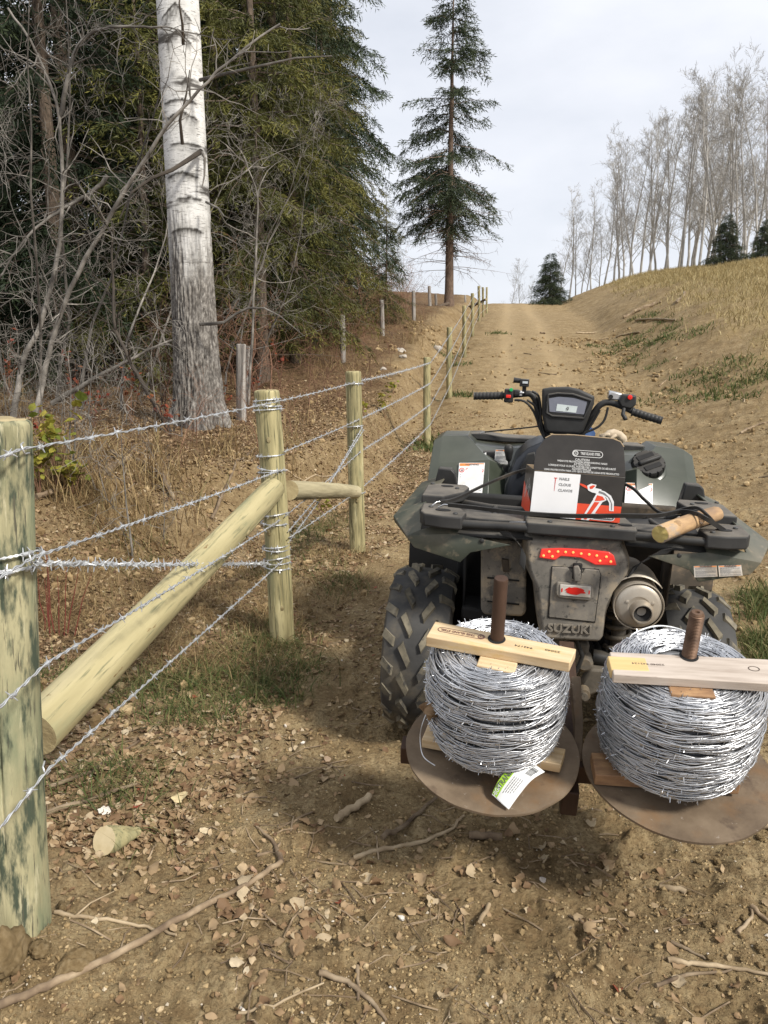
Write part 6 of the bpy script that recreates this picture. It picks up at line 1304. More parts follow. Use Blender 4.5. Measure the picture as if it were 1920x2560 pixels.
stick('short forked tip at the far end of the longest stick', [(704, 2160), (690, 2120), (640, 2070)], .010, taper=.7)
stick('pale crooked root lying just beside the foot of the mouldy post', [(136, 2284), (202, 2298), (312, 2310), (370, 2324), (440, 2344)], .0065, M_palewood, side=1)
stick('grey branch lying above the cut wood offcut', [(118, 2038), (231, 2003), (341, 1965)], .011)
stick('thin branch among leaves under the lower end of the slanted pole', [(121, 1971), (231, 1934), (370, 1841), (399, 1806)], .008)
stick('bark covered stick piece lying alone between the fence and the tyre', [(839, 2055), (880, 2029), (926, 2000)], .014, M_palewood, taper=.1)
stick('pale bent twig under the front edge of the smaller plate', [(885, 2150), (960, 2127), (1064, 2109), (1134, 2074), (1160, 2043)], .0085, M_palewood)
stick('brown twig pointing in under the smaller plate', [(955, 2102), (1024, 2060), (1092, 1997)], .0095)
stick('fine curved root left of the rear tyre', [(735, 1948), (810, 1919), (914, 1916)], .0035)
stick('dark bent stick near the bottom edge of the dirt', [(799, 2437), (868, 2460), (926, 2506), (965, 2560)], .008)
stick('thin pale twig near the bottom edge crossing the leaves', [(596, 2538), (683, 2518), (810, 2460)], .0045, M_palewood)
stick('short dark twig standing out of the bent stick', [(894, 2420), (897, 2506)], .006)
stick('frayed pale stalk at the lower corner below the larger plate', [(1669, 2404), (1730, 2413), (1828, 2424), (1925, 2442)], .008, M_palewood)
stick('grey twisted stalk just above the frayed pale one', [(1678, 2358), (1720, 2378), (1765, 2402)], .0055)
stick('brown stalk lying under the frayed pale one', [(1640, 2470), (1720, 2440), (1830, 2432)], .006)
stick('wavy thin root on the bare dirt below the plates', [(1423, 2291), (1458, 2309), (1539, 2300), (1573, 2332)], .0038)
stick('short thick stick end on the dirt under the larger plate', [(1646, 2222), (1712, 2236)], .0095, M_palewood, taper=.1)
stick('forked grey twig near the frame edge below the larger plate', [(1843, 2335), (1880, 2297), (1876, 2270)], .006)
stick('stick slanting out at the edge beside the forked grey twig', [(1880, 2274), (1925, 2312)], .008)
stick('short woody chip standing pale on the dirt', [(1200, 2309), (1223, 2265)], .007, M_palewood, taper=.2)
stick('pale stick end poking out beside the larger plate', [(1888, 2068), (1930, 2078)], .010, M_palewood, taper=.1)
stick('thick wood chunk in the leaves in front of the smaller plate', [(1174, 2095), (1255, 2098)], .013, taper=.15)
stick('dark branch lying at the road edge beside the bike', [(1850, 1085), (1880, 1070), (1930, 1055)], .02)
stick('pale stripped branch lying behind the post at the rail end', [(700, 1175), (760, 1205), (830, 1190)], .012, M_palewood)
stick('dead curved branch on the bank below the grey shrubs', [(250, 1195), (330, 1150), (400, 1190), (440, 1260)], .03, side=3)
stick('lichen grey branch lying across the leafy bank', [(90, 1250), (180, 1220), (270, 1170), (330, 1140)], .022, side=3)
stick('sawn branch stub sloping down from the bank to the brace post', [(530, 1300), (580, 1190), (640, 1120)], .016)
for k, (a, b, r, lab) in enumerate([((1560, 775), (1640, 752), .06, 'split log lying on the mound edge near the skyline'), ((1600, 765), (1650, 758), .05, 'shorter split log beside the first one on the mound edge'), ((1590, 803), (1690, 803), .04, 'thin pale log lying above the green weeds'),
                                    ((1440, 832), (1490, 815), .03, 'bent pale stick in the road below the split logs'), ((1350, 800), (1362, 830), .03, 'twig lying on the track near the crest'), ((1690, 760), (1712, 735), .05, 'weathered log end on the golden grass slope'), ((1540, 845), (1600, 832), .03, 'pale splintered stick beside the green weeds')]):
    m = ((a[0]+b[0])/2+6, (a[1]+b[1])/2-3); stick(lab, [a, m, b], r, M_palewood if k in (2, 3, 6) else None, taper=.2, cat='log' if k in (0, 1, 2, 5) else 'stick')
# random sticks along the road and the leafy strip
rs = random.Random(31)
for k in range(46):
    if k < 26: y = rs.uniform(6, 26); x = float(fence_x(y))+rs.uniform(.6, 5.2)
    else: y = rs.uniform(2.2, 6); x = float(fence_x(y))+rs.uniform(-1.2, .9)
    a = rs.uniform(0, 3.14); Ln = rs.uniform(.15, .55)*(1 if k < 26 else .6); r = rs.uniform(.006, .014)*(1.5 if k < 26 else .5)
    P = [Vector((x+math.cos(a)*Ln*t+rs.gauss(0, .02), y+math.sin(a)*Ln*t+rs.gauss(0, .02), 0)) for t in (-.5, -.2, .15, .5)]
    for p in P: p.z = Hz(p.x, p.y)+r*.6
    mb = MB(); mb.tube(smooth_path(P, 3), [r*(1-.5*i/9) for i in range(10)], 6)
    g_ = ('small stick scattered on the dirt road', 'small sticks scattered on the road') if k < 26 else ('thin twig lying in the leafy strip by the fence', 'thin twigs in the leafy strip by the fence')
    tag(mb.build('twig', M_stick if rs.random() < .7 else M_palewood, None, 60, loc=P[0]), g_[0], 'twig', g_[1])
# offcut of a post
c = gpt(262, 2128); e_ = gpt(345, 2095); c.z = Hz(c.x, c.y)+.036; e_.z = Hz(e_.x, e_.y)+.022
M_endgrain = mat('pale offcut face', [(.3, (.50, .40, .22)), (.7, (.66, .56, .36))], scale=14, rough=.8, bump=.3, bscale=60, dist=.003)
off = MB(); ax = (c-e_).normalized(); u = Vector((0, 0, 1)).cross(ax).normalized(); w_ = ax.cross(u)
nf_ = Vector((-.45, -.72, .50)).normalized(); ua = Vector((0, 0, 1)).cross(nf_).normalized(); wa = nf_.cross(ua); ringA = [c+ua*.047*math.cos(t/24*6.283)+wa*.043*math.sin(t/24*6.283)*(1+.05*math.sin(3*t)) for t in range(24)]; u, w_ = ua, wa
ringB = [c-nf_*.012-ax*.012+u*.047*math.cos(t/24*6.283)+w_*.043*math.sin(t/24*6.283) for t in range(24)]
ringC = [e_+u*.016*math.cos(t/24*6.283)+w_*.014*math.sin(t/24*6.283) for t in range(24)]
off.add(ringA+ringB+ringC, [tuple(range(24))]+[(i*24+t, i*24+24+t, i*24+24+(t+1) % 24, i*24+(t+1) % 24) for i in (0, 1) for t in range(24)]+[tuple(range(71, 47, -1))])
me = off.mesh('wood_offcut', [M_post, M_endgrain], 50); me.polygons[0].material_index = 1; me.transform(Matrix.Translation(-c))
tag(link('wood_offcut', me, None, c), 'pointed post offcut with a pale sawn face lying in the leaves', 'offcut')

# clods and stones
def lump_np(seed, n=2):
    import bmesh
    bm = bmesh.new(); bmesh.ops.create_icosphere(bm, subdivisions=n, radius=1); rg = np.random.default_rng(seed)
    V = np.array([v.co for v in bm.verts]); Fc = np.array([[v.index for v in f.verts] for f in bm.faces]); bm.free()
    for k in range(4 if n > 1 else 2):
        d = rg.normal(0, 1, 3); d /= np.linalg.norm(d); V = V*(1+.24*np.clip(V @ d*rg.uniform(1, 2.2)-.3, -1, 1)[:, None]*rg.choice([-1, 1]))
    V = V*(1+.05*rg.normal(0, 1, (len(V), 1))*(n > 1))*(1+.95*(fbm(V[:, 0]*2.3+V[:, 2]*1.7+seed, V[:, 1]*2.3-V[:, 2], 4, seed, .6)-.5)[:, None]*(n > 1)); V *= np.array([1, rg.uniform(.7, 1), rg.uniform(.5, .8)]); return V, Fc
clod_me = []
for k in range(5):
    V, Fc = lump_np(90+k, 4); clod_me.append(np_mesh('dirt_clod', V, Fc, M_clod, smooth=1))
GC = 'lumps of dry soil on the track'
def clod(px, py, r, lab='small lump of dry soil lying on the track', k=0, sq=1.0):
    p = gpt(px, py); o = link('dirt_clod', clod_me[k % 5], None, (p.x, p.y, Hz(p.x, p.y)+r*.28)); o.scale = (r, r*.95, r*sq); o.rotation_euler = (rs.uniform(-.3, .3), rs.uniform(-.3, .3), rs.random()*6.28)
    return tag(o, lab, 'soil clod', GC if lab.startswith('small') else None)
clod(36, 2412, .058, 'biggest crumbly soil clod at the foot of the mouldy post', 0, 1.5); clod(165, 2425, .045, 'rounded soil clod next to the biggest one by the post', 1, 1.0); clod(96, 2390, .028, 'lesser soil clod wedged between the two big ones', 2)
for k in range(46): clod(rs.uniform(120, 1900), rs.uniform(1950, 2540), rs.uniform(.006, .013), k=k)
V0, F0 = lump_np(5, 1)
N = 20000; rg = np.random.default_rng(77); yy = 1.25+rg.random(N)**2.1*15.0; xx = (rg.random(N)-.5)*1.16*(yy+.2)
keep = fbm(xx*2.2, yy*2.2, 3, 91)+rg.random(N)*.35 > .58; xx, yy = xx[keep], yy[keep]; N = len(xx); zz = H(xx, yy); sz = (.0022+.0085*rg.random(N)**3.2)*(1+.11*np.clip(yy-2, 0, 9))
an = rg.random(N)*6.283; ca, sa = np.cos(an), np.sin(an)
VV = V0[None]*sz[:, None, None]*rg.uniform(.6, 1.4, (N, 1, 3))*rg.uniform(.8, 1.2, (N, len(V0), 1)); VV = np.stack([VV[..., 0]*ca[:, None]-VV[..., 1]*sa[:, None]+xx[:, None], VV[..., 0]*sa[:, None]+VV[..., 1]*ca[:, None]+yy[:, None], VV[..., 2]+(zz+sz*.25)[:, None]], -1).reshape(-1, 3)
FF = (F0[None]+(np.arange(N)*len(V0))[:, None, None]).reshape(-1, 3); hue = np.repeat(rg.random(N), len(V0))
def attr_mat(name, stops, rough=.85, trans=0, spec=.2, vary=0):
    m, t, b, L = _base(name); a = nn(t, 'ShaderNodeAttribute', attribute_name='hue'); r = ramp(t, stops); r.color_ramp.interpolation = 'LINEAR'
    tc = nn(t, 'ShaderNodeTexCoord'); n = nn(t, 'ShaderNodeTexNoise', {'Scale': 60, 'Detail': 4}); L(tc.outputs['Object'], n.inputs['Vector'])
    L(a.outputs['Fac'], r.inputs['Fac']); hs = nn(t, 'ShaderNodeHueSaturation'); mr = nn(t, 'ShaderNodeMapRange', {'From Min': .3, 'From Max': .7, 'To Min': .75, 'To Max': 1.2}); L(n.outputs['Fac'], mr.inputs['Value'])
    L(mr.outputs[0], hs.inputs['Value']); L(r.outputs['Color'], hs.inputs['Color']); L(hs.outputs['Color'], b.inputs['Base Color']); b.inputs['Roughness'].default_value = rough; b.inputs['Specular IOR Level'].default_value = spec
    if trans:
        tr = nn(t, 'ShaderNodeBsdfTranslucent'); L(hs.outputs['Color'], tr.inputs['Color']); ms = nn(t, 'ShaderNodeMixShader', {'Fac': trans}); L(b.outputs[0], ms.inputs[1]); L(tr.outputs[0], ms.inputs[2]); L(ms.outputs[0], t.nodes['Material Output'].inputs['Surface'])
    return m
tag(link('gravel', np_mesh('gravel', VV, FF, attr_mat('soil crumbs', [(0, (.15, .10, .05)), (.5, (.26, .185, .095)), (.9, (.35, .26, .145)), (.985, (.40, .31, .19)), (1, (.60, .56, .50))], .95, spec=.1), attrs={'hue': hue})), kind='stuff')

# fine crumbs of soil close by
V1 = np.array([(1, 0, 0), (-1, 0, 0), (0, 1, 0), (0, -1, 0), (0, 0, 1), (0, 0, -.6)], float); F1 = np.array([(0, 2, 4), (2, 1, 4), (1, 3, 4), (3, 0, 4), (2, 0, 5), (1, 2, 5), (3, 1, 5), (0, 3, 5)])
N = 42000; rg = np.random.default_rng(78); yy = 1.3+3.4*rg.random(N)**1.6; xx = (rg.random(N)-.5)*1.14*(yy+.2); kp = fbm(xx*3, yy*3, 4, 92)+.3*rg.random(N) > .60; xx, yy = xx[kp], yy[kp]; N = len(xx); zz = H(xx, yy); sz = .0016+.0042*rg.random(N)**2.5
VV = V1[None]*sz[:, None, None]*rg.uniform(.5, 1.5, (N, len(V1), 3)); an = rg.random(N)*6.283; ca, sa = np.cos(an), np.sin(an)
VV = np.stack([VV[..., 0]*ca[:, None]-VV[..., 1]*sa[:, None]+xx[:, None], VV[..., 0]*sa[:, None]+VV[..., 1]*ca[:, None]+yy[:, None], VV[..., 2]+(zz+sz*.35)[:, None]], -1).reshape(-1, 3)
tag(link('soil_crumbs', np_mesh('soil_crumbs', VV, (F1[None]+(np.arange(N)*6)[:, None, None]).reshape(-1, 3), attr_mat('fine crumbs', [(0, (.17, .115, .056)), (.6, (.29, .21, .11)), (.95, (.38, .29, .16)), (1, (.55, .5, .42))], .95, spec=.1), attrs={'hue': np.repeat(rg.random(N), 6)})), kind='stuff')
# broken soil lumps along the road edges and the cut bank
N = 9000; rg = np.random.default_rng(41); yy = 3+22*rg.random(N)**1.5; sd_ = rg.random(N) < .42; ox = np.where(sd_, -rg.uniform(.25, 1.9, N), 3.6+rg.normal(.2, .8, N)); ox = np.where(rg.random(N) < .16, rg.uniform(0, 3.6, N), ox); xx = fence_x(yy)+ox
kp = (np.abs(xx/(yy+.3)) < .56) & (fbm(xx*1.5, yy*1.5, 3, 44) > .48); xx, yy = xx[kp], yy[kp]; N = len(xx); zz = H(xx, yy); sz = (.007+.030*rg.random(N)**3.6)*(.8+.05*yy)
an = rg.random(N)*6.283; ca, sa = np.cos(an), np.sin(an); VV = V0[None]*sz[:, None, None]*rg.uniform(.6, 1.4, (N, 1, 3))*rg.uniform(.8, 1.2, (N, len(V0), 1))
VV = np.stack([VV[..., 0]*ca[:, None]-VV[..., 1]*sa[:, None]+xx[:, None], VV[..., 0]*sa[:, None]+VV[..., 1]*ca[:, None]+yy[:, None], VV[..., 2]+(zz+sz*.2)[:, None]], -1).reshape(-1, 3)
tag(link('soil_rubble', np_mesh('soil_rubble', VV, (F0[None]+(np.arange(N)*len(V0))[:, None, None]).reshape(-1, 3), attr_mat('soil lumps', [(0, (.19, .13, .065)), (.6, (.31, .22, .115)), (1, (.40, .30, .17))], .95, spec=.1), attrs={'hue': np.repeat(rg.random(N), len(V0))})), kind='stuff')

# fallen leaves
M_leaf = attr_mat('dry leaf', [(0, (.09, .05, .028)), (.22, (.17, .10, .052)), (.42, (.255, .165, .088)), (.62, (.34, .235, .132)), (.8, (.42, .315, .19)), (.93, (.50, .42, .29)), (1, (.27, .075, .04))], .7, trans=.15, spec=.3)
def leaf_np(seed, nu=6, nv=5):
    rg = np.random.default_rng(seed); u = np.linspace(0, 1, nu); wd = np.sin(np.pi*u**.8)**.8*rg.uniform(.22, .50)*(1+.10*rg.normal(0, 1, nu)); wd[0] = .03; wd[-1] = .02
    v = np.linspace(-1, 1, nv); X = np.repeat((u-.5)[:, None], nv, 1); Y = wd[:, None]*v[None]
    c1, c2 = rg.uniform(-.5, .9), rg.uniform(-.8, 1.2); Z = c1*(X**2)+c2*Y**2+.18*rg.uniform(-1, 1)*X*np.sign(v)[None]*np.abs(Y)*4+.05*rg.normal(0, 1, X.shape)*(np.abs(v)[None] > .4)
    X = X+.03*rg.normal(0, 1, X.shape); V = np.stack([X, Y, Z-Z.min()], -1).reshape(-1, 3); I = np.arange(nu*nv).reshape(nu, nv)
    return V, np.stack([I[:-1, :-1], I[:-1, 1:], I[1:, 1:], I[1:, :-1]], -1).reshape(-1, 4)
LV = [leaf_np(200+i) for i in range(10)]; LS = [leaf_np(300+i, 4, 3) for i in range(8)]; LQ = [leaf_np(320+i, 3, 2) for i in range(8)]
def leaf_density(x, y):
    d, e, d0, w = zones(x, y); n = fbm(x*1.3+5, y*1.3, 3, 95); n2 = fbm(x*3.1+5, y*3.1, 2, 96)
    near = sstep(-1.9, -.2, d)*(.16+1.0*sstep(.40, .66, n))+.07+.55*np.exp(-((x-.25)/.5)**2-((y-1.95)/.22)**2)
    near = near*(.4+1.2*sstep(.42, .62, n2)); return np.where(d > .1, .75, near)*np.where(e > .3, .35, 1)
N = 150000; rg = np.random.default_rng(5); yy = 1.25+13*rg.random(N)**2.0; xx = -.62*(yy+.3)+1.24*(yy+.3)*rg.random(N)
kp = (rg.random(N) < leaf_density(xx, yy)*np.clip(.035+.095*(yy-1), 0, .95)) & (xx > -7); xx, yy = xx[kp], yy[kp]; N = len(xx)
size = np.clip(.024*np.exp(rg.normal(0, .32, N)), .011, .05)*np.where(yy > 5, 1.35, 1); zz = H(xx, yy); hue = np.clip(rg.beta(2.4, 2.0, N)-.04*(yy > 4), 0, .97); hue = np.where(rg.random(N) < .012, 1.0, hue)
dd = zones(xx, yy)[0]; hue = np.where(dd > .4, hue*.85, hue)
eul = np.stack([rg.normal(0, .35, N), rg.normal(0, .35, N), rg.random(N)*6.283], 1)
ex = 60000; y2_ = 2.2+11*rg.random(ex)**1.3; x2_ = fence_x(y2_)-4.6*rg.random(ex)+.25; k2 = (np.abs(x2_/(y2_+.3)) < .6) & (fbm(x2_*2.2, y2_*2.2, 3, 97) > .36); x2_, y2_ = x2_[k2], y2_[k2]; m2 = len(x2_)
xx = np.concatenate([xx, x2_]); yy = np.concatenate([yy, y2_]); N = len(xx); zz = H(xx, yy); size = np.concatenate([size, rg.uniform(.02, .042, m2)]); hue = np.concatenate([hue, np.clip(rg.beta(2.2, 2.2, m2), 0, .97)]); eul = np.concatenate([eul, np.stack([rg.normal(0, .4, m2), rg.normal(0, .4, m2), rg.random(m2)*6.283], 1)])
inview = (np.abs(xx/(yy*.98+.1)) < .49) & (yy > 1.5); score = np.where(inview, size/yy, 0); big = np.argsort(-score)[:300]; isbig = np.zeros(N, bool); isbig[big] = True
lm = []
for i in range(10):
    for h_ in (.25, .5, .66, .85):
        V, Fc = LV[i]; lm.append((h_, np_mesh('fallen_leaf', V, Fc, M_leaf, smooth=1, attrs={'hue': np.full(len(V), h_)})))
for i in big:
    c = [q for q in lm if abs(q[0]-hue[i]) < .16] or lm; me = c[rg.integers(len(c))][1]; o = link('fallen_leaf', me, None, (xx[i], yy[i], zz[i]+.001)); o.scale = (size[i],)*3; o.rotation_euler = tuple(eul[i])
    tag(o, 'curled dry brown leaf lying on the dirt', 'fallen leaf', 'fallen leaves on the dirt')
Vs, Fs, Hs = [], [], []; o_ = 0
for i in np.where(~isbig)[0]:
    V, Fc = LV[i % 10] if yy[i] < 2.3 else (LS if yy[i] < 3.6 else LQ)[i % 8]; R = np.array(Euler(tuple(eul[i])).to_matrix()); Vs.append(V @ R.T*size[i]+[xx[i], yy[i], zz[i]+.002]); Fs.append(Fc+o_); o_ += len(V); Hs.append(np.full(len(V), hue[i]))
tag(link('leaf_litter', np_mesh('leaf_litter', np.concatenate(Vs), np.concatenate(Fs), M_leaf, smooth=1, attrs={'hue': np.concatenate(Hs)})), kind='stuff')
def special_leaf(px, py, s, col, lab, seed):
    V, Fc = leaf_np(seed, 8, 7); V[:, 1] *= 1.5; p = gpt(px, py); m = mat('leaf '+lab[:12], [(.3, tuple(c*.8 for c in col)), (.7, col)], scale=3, rough=.6, rnd=0)
    o = link('fallen_leaf', np_mesh('fallen_leaf', V, Fc, m, smooth=1), None, (p.x, p.y, Hz(p.x, p.y)+.006)); o.scale = (s,)*3; o.rotation_euler = (R_(14), .1, seed); tag(o, lab, 'fallen leaf', 'fallen leaves on the dirt')
special_leaf(452, 2000, .050, (.62, .50, .28), 'large round pale yellow leaf beyond the pointed offcut', 401); special_leaf(262, 2032, .045, (.70, .66, .58), 'whitish upturned leaf at the foot of the mouldy post', 402)
special_leaf(510, 2082, .034, (.56, .46, .30), 'pale oval leaf on bare soil between offcut and tyre', 403); special_leaf(590, 2415, .040, (.52, .42, .28), 'pale curled leaf beneath the longest stick', 404); special_leaf(517, 1785, .05, (.55, .42, .26), 'buff leaf resting at the edge of the green grass', 405)
special_leaf(345, 2020, .04, (.30, .045, .025), 'dark red leaf among the brown ones past the offcut', 406); special_leaf(1358, 2207, .024, (.40, .36, .32), 'grey leaf lying alone on the dirt below the plates', 407)
lp = CM @ Vector((-.165, -.085, .19)); mb = MB()
dl = thing('dead_leaf', 'crumpled brown leaf caught in the smaller wire spool', 'dead leaf', lp, (R_(70), 0, R_(-40)))
for k in range(3):
    V, Fc = leaf_np(500+k); o = link('leaf_blade', np_mesh('leaf_blade', V*[1, 1, 2.0], Fc, M_leaf, smooth=1, attrs={'hue': np.full(len(V), .3+.1*k)}), dl, (.012*k-.01, -.012*k, .006*k)); o.scale = (.04,)*3; o.rotation_euler = (k*.8, .5*k, k*2.0)

# twigs too fine to pick out
N = 2600; rg = np.random.default_rng(9); yy = 1.3+11*rg.random(N)**1.8; xx = (rg.random(N)-.62)*1.15*(yy+.2); kp = rg.random(N) < np.clip(leaf_density(xx, yy)+.12, 0, 1); xx, yy = xx[kp], yy[kp]; mb = MB()
for x, y in zip(xx, yy):
    a = rg.random()*6.28; L_ = rg.uniform(.03, .14); r = rg.uniform(.0009, .0022)*(1+.12*y); c, s = math.cos(a)*L_/2, math.sin(a)*L_/2; b = rg.normal(0, .008)
    mb.tube([(x-c, y-s, Hz(x-c, y-s)+r), (x+b, y-b, Hz(x, y)+r*2+.003), (x+c, y+s, Hz(x+c, y+s)+r)], r, 3, cap=False)
tag(mb.build('twig_litter', M_stick, None, None), kind='stuff')

# grass
def blades(xx, yy, h, w, lean, seed, seg=3, curl=.6):
    rg = np.random.default_rng(seed); N = len(xx); zz = H(xx, yy)-.004; a = rg.random(N)*6.283; ln = lean*rg.uniform(.2, 1.6, N); s = np.linspace(0, 1, seg+1)
    dx, dy = np.cos(a), np.sin(a); b = rg.random(N)*6.283; px, py = np.cos(b), np.sin(b); hh = h*rg.uniform(.5, 1.25, N)
    off = ln[:, None]*(s[None]**(1+curl))*hh[:, None]; up = hh[:, None]*s[None]*np.clip(1-.45*ln[:, None]*s[None], .1, 1); ww = w*rg.uniform(.7, 1.3, N)[:, None]*(1-s[None]**2*.92)
    C = np.stack([xx[:, None]+dx[:, None]*off, yy[:, None]+dy[:, None]*off, zz[:, None]+up], -1); D = np.stack([px, py, 0*px], -1)[:, None]*ww[..., None]*.5
    V = np.stack([C-D, C+D], 2).reshape(N, -1, 3); nv = 2*(seg+1); k = np.arange(seg)*2; Q = np.stack([k, k+1, k+3, k+2], -1)
    return V.reshape(-1, 3), (Q[None]+(np.arange(N)*nv)[:, None, None]).reshape(-1, 4), np.repeat(rg.random(N), nv)
def clumps(cs, n, spread, seed):
    rg = np.random.default_rng(seed); xs, ys = [], []
    for (x, y), m in zip(cs, n): xs.append(x+rg.normal(0, spread, m)); ys.append(y+rg.normal(0, spread, m))
    return np.concatenate(xs), np.concatenate(ys)
M_grass = attr_mat('green grass', [(0, (.055, .08, .024)), (.45, (.10, .13, .04)), (.75, (.20, .19, .075)), (1, (.30, .25, .12))], .6, trans=.3)
M_drygrass = attr_mat('dry grass', [(0, (.14, .085, .04)), (.5, (.26, .18, .085)), (.85, (.40, .30, .155)), (1, (.13, .13, .05))], .75, trans=.2)
M_gold = attr_mat('golden grass', [(0, (.20, .15, .06)), (.45, (.36, .28, .13)), (.85, (.52, .43, .24)), (1, (.15, .16, .06))], .75, trans=.25)
rg = np.random.default_rng(15)
def px_clumps(boxes, seed):
    r = random.Random(seed); out = []
    for x0, x1, y0, y1, n in boxes:
        for _ in range(n): p = gpt(r.uniform(x0, x1), r.uniform(y0, y1)); out.append((p.x, p.y))
    return out
GB_ = [(540, 760, 1610, 1760, 26), (380, 560, 1680, 1800, 22), (240, 400, 1690, 1760, 8), (600, 730, 1560, 1640, 8), (700, 860, 1290, 1420, 16), (640, 900, 1420, 1500, 9), (300, 400, 1350, 1430, 4), (190, 330, 1920, 2000, 8), (320, 380, 2080, 2110, 1), (120, 240, 1650, 1720, 6)]
cs = px_clumps(GB_, 3); xx, yy = clumps(cs, [40]*len(cs), .085, 3)
cs2 = px_clumps([(1893, 1925, 1490, 1640, 10), (1895, 1930, 1640, 1700, 4)], 4); x2, y2 = clumps(cs2, [90]*len(cs2), .06, 4)
A_ = blades(xx, yy, .105, .0046, 1.1, 1); B_ = blades(x2, y2, .16, .006, .8, 2)
cs3 = px_clumps([(1050, 1105, 1098, 1128, 6), (1240, 1330, 930, 1010, 0), (1480, 1600, 860, 890, 5), (1570, 1650, 780, 860, 9), (1640, 1760, 800, 880, 8), (1770, 1900, 950, 1000, 7), (1560, 1640, 880, 920, 3), (1700, 1800, 870, 960, 3), (1240, 1300, 815, 830, 2), (1100, 1200, 870, 1000, 5), (1820, 1920, 900, 950, 4), (1580, 1800, 960, 1010, 3)], 5)
x3, y3 = clumps(cs3, [60]*len(cs3), .17, 5); C_ = blades(x3, y3, .13, .022, .9, 3, seg=2)
def join(*bl):
    o = 0; V, Fq, Hh = [], [], []
    for v, f, h in bl: V.append(v); Fq.append(f+o); Hh.append(h); o += len(v)
    return np.concatenate(V), np.concatenate(Fq), np.concatenate(Hh)
V, Fq, Hh = join(A_, B_); tag(link('grass', np_mesh('grass', V, Fq, M_grass, smooth=1, attrs={'hue': Hh})), kind='stuff')
V, Fq, Hh = C_; tag(link('weeds', np_mesh('weeds', V, Fq, M_grass, smooth=1, attrs={'hue': Hh*.8})), kind='stuff')
cs = px_clumps([(300, 760, 1480, 1700, 60), (640, 900, 1280, 1520, 40), (100, 420, 1420, 1660, 46), (150, 420, 1250, 1420, 26), (100, 260, 1080, 1260, 24), (400, 700, 1350, 1520, 20)], 6); xx, yy = clumps(cs, [48]*len(cs), .10, 6); D_ = blades(xx, yy, .11, .0038, 1.3, 4)
cs = px_clumps([(100, 560, 1120, 1330, 26), (560, 760, 1000, 1200, 8), (100, 270, 1100, 1230, 20), (780, 900, 860, 960, 14), (860, 1060, 700, 860, 26), (0, 60, 950, 1040, 8)], 7); xx, yy = clumps(cs, [30]*len(cs), .12, 7); E_ = blades(xx, yy, .34, .008, .6, 5)
V, Fq, Hh = join(D_, E_); tag(link('dry_grass', np_mesh('dry_grass', V, Fq, M_drygrass, smooth=1, attrs={'hue': Hh*.96})), kind='stuff')
N = 230000; yy = 8+42*rg.random(N)**.8; xx = fence_x(yy)+3.6+16*rg.random(N); d, e, d0, w = zones(xx, yy); n1 = fbm(xx*1.4, yy*1.4, 4, 61)
kp = (sstep(1.7, 4.6, e+3.4*(n1-.5)) > rg.random(N)) & (np.abs(xx/(yy+.5)) < .56); xx, yy = xx[kp][:48000], yy[kp][:48000]
V, Fq, Hh = blades(xx, yy, .26, .017, .7, 8, seg=2); tag(link('golden_grass', np_mesh('golden_grass', V, Fq, M_gold, smooth=1, attrs={'hue': np.clip(Hh*.9+.25*(fbm(np.repeat(xx, 6)*.5, np.repeat(yy, 6)*.5, 3, 7)-.5), 0, 1)})), kind='stuff')
# red stems and leafy weeds by the mouldy post
M_redstem = flat('red stem', (.17, .035, .025), rough=.7); M_yleaf = attr_mat('yellow green leaf', [(0, (.15, .19, .035)), (.5, (.30, .28, .045)), (1, (.38, .30, .07))], .6, trans=.35); M_rleaf = attr_mat('red leaf', [(0, (.19, .035, .022)), (.6, (.27, .07, .035)), (1, (.28, .14, .06))], .6, trans=.3)
for k, (px, lean) in enumerate([(112, -.05), (122, .0), (131, .03), (140, -.02), (150, .05), (160, .1), (172, .22), (186, .3)]):
    p = gpt(px+rs.uniform(-4, 4), 1590); mb = MB(); h_ = rs.uniform(.32, .5); q = [Vector((lean*h_*t+rs.gauss(0, .006), 0, h_*t)) for t in (0, .3, .6, 1)]; mb.tube(q, [.0035, .003, .0024, .0012], 5); o = mb.build('red_stem', M_redstem, None, 60); o.location = p
    tag(o, 'thin leafless red stem in the patch beside the mouldy post', 'plant stem', 'red stems beside the mouldy post')
def leafy(lab, px, py, h, n, m_, seed, spread=.12, ls=.06, nst=6, name='leafy_weed', Y=None):
    p = gpt(px, py) if Y is None else Vector((at(px, py, Y).x, Y, Hz(at(px, py, Y).x, Y))); t = thing(name, lab, 'plant', p); rg = np.random.default_rng(seed); mb = MB(); V_, F_, H_ = [], [], []; o = 0
    for k in range(nst):
        a = rg.random()*6.28; e1 = Vector((math.cos(a)*spread*rg.uniform(.4, 1.3), math.sin(a)*spread*.7, h*rg.uniform(.6, 1.1))); mid = e1*.5+Vector((0, 0, h*.1)); mb.tube([(0, 0, -.02), mid, e1], [.004, .003, .0015], 4)
        for j in range(n//nst):
            f = rg.uniform(.35, 1.05); c = np.array(mid.lerp(e1, (f-.5)*2) if f > .5 else Vector().lerp(mid, f*2))+rg.normal(0, .03, 3); V, Fc = LV[rg.integers(10)]; R = np.array(Euler((rg.normal(.3, .5), rg.normal(0, .5), rg.random()*6.28)).to_matrix())
            V_.append(V*[1, 1.3, .6] @ R.T*ls*rg.uniform(.6, 1.2)+c); F_.append(Fc+o); H_.append(np.full(len(V), rg.random())); o += len(V)
    link('leaves', np_mesh('leaves', np.concatenate(V_), np.concatenate(F_), m_, smooth=1, attrs={'hue': np.concatenate(H_)}), t); mb.build('stem', M_red_twig, t, 60); return t
leafy('yellow green leafy weed between the mouldy post and the grey branch', 145, 1232, .62, 90, M_yleaf, 1, .2, .075)
leafy('smaller yellow weed left of the leafy one behind the mouldy post', 100, 1240, .45, 40, M_yleaf, 2, .12, .06)
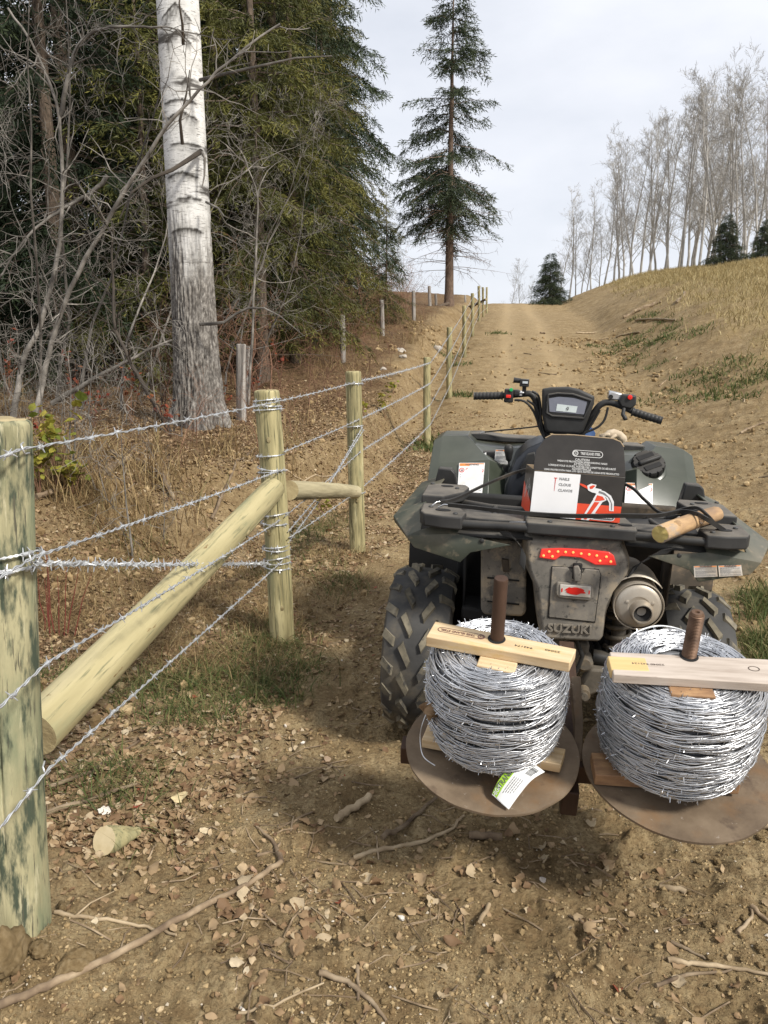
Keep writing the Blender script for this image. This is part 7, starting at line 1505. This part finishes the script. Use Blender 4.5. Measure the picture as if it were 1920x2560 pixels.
leafy('bright green leafy weed on the lower edge of the yellow one', 185, 1240, .30, 40, M_yleaf, 21, .12, .07)
for k, (px, py, Y, h_, n, m_) in enumerate([(240, 1130, 8.6, .55, 26, M_rleaf), (330, 1090, 9.2, .7, 26, M_rleaf), (190, 1060, 9.5, .8, 26, M_rleaf), (420, 1150, 8.4, .35, 18, M_rleaf), (120, 1290, 7.2, .25, 24, M_rleaf), (560, 1140, 9.6, .45, 26, M_rleaf), (30, 1080, 9.6, .9, 24, M_rleaf), (640, 1000, 11.8, .7, 26, M_rleaf), (700, 940, 13, .8, 22, M_rleaf)]):
    leafy(['red leaved sprig low on the bank below the leaning stem', 'red leaved sprig under the dark dead stem', 'red leaved sprig among the crooked stems', 'low red leaved sprig at the aspen foot', 'russet leaves spilling under the yellow weed', 'red leaved sprig beside the weathered grey post', 'red leaved sprig at the frame edge behind the mouldy post', 'red leaved sprig under the firs past the grey post', 'red leaved sprig on the bank near the second grey post'][k], px, py, h_, n, m_, 30+k, .16, .055, Y=Y)
for k, (px, py, h_, n, ls, lab) in enumerate([(905, 1035, .22, 22, .05, 'small yellow green seedling below the barbed wires on the clay bank'), (962, 1045, .36, 34, .06, 'taller yellow green seedling just left of the line post'), (812, 1290, .16, 14, .05, 'yellow weed leaves at the foot of the short rail'), (985, 985, .25, 20, .06, 'pale yellow weed on the bank behind the line post')]):
    leafy(lab, px, py, h_, n, M_yleaf, 60+k, .1, ls, 4)
# light stones in the clay bank
M_stone = mat('pale stone', [(.3, (.30, .26, .21)), (.7, (.50, .46, .40))], scale=8, rough=.85, bump=.4, bscale=30, dist=.006)
for k, (px, py, r) in enumerate([(1002, 880, .12), (1008, 895, .09), (1092, 876, .10), (962, 925, .05), (1122, 872, .08)]):
    V, Fc = lump_np(140+k, 3); p = gpt(px, py); o = link('stone', np_mesh('stone', V, Fc, M_stone, smooth=1), None, (p.x, p.y, p.z+r*.2)); o.scale = (r,)*3
    tag(o, 'pale stone lying on the clay bank between old and new fence', 'stone', 'pale stones on the clay bank')
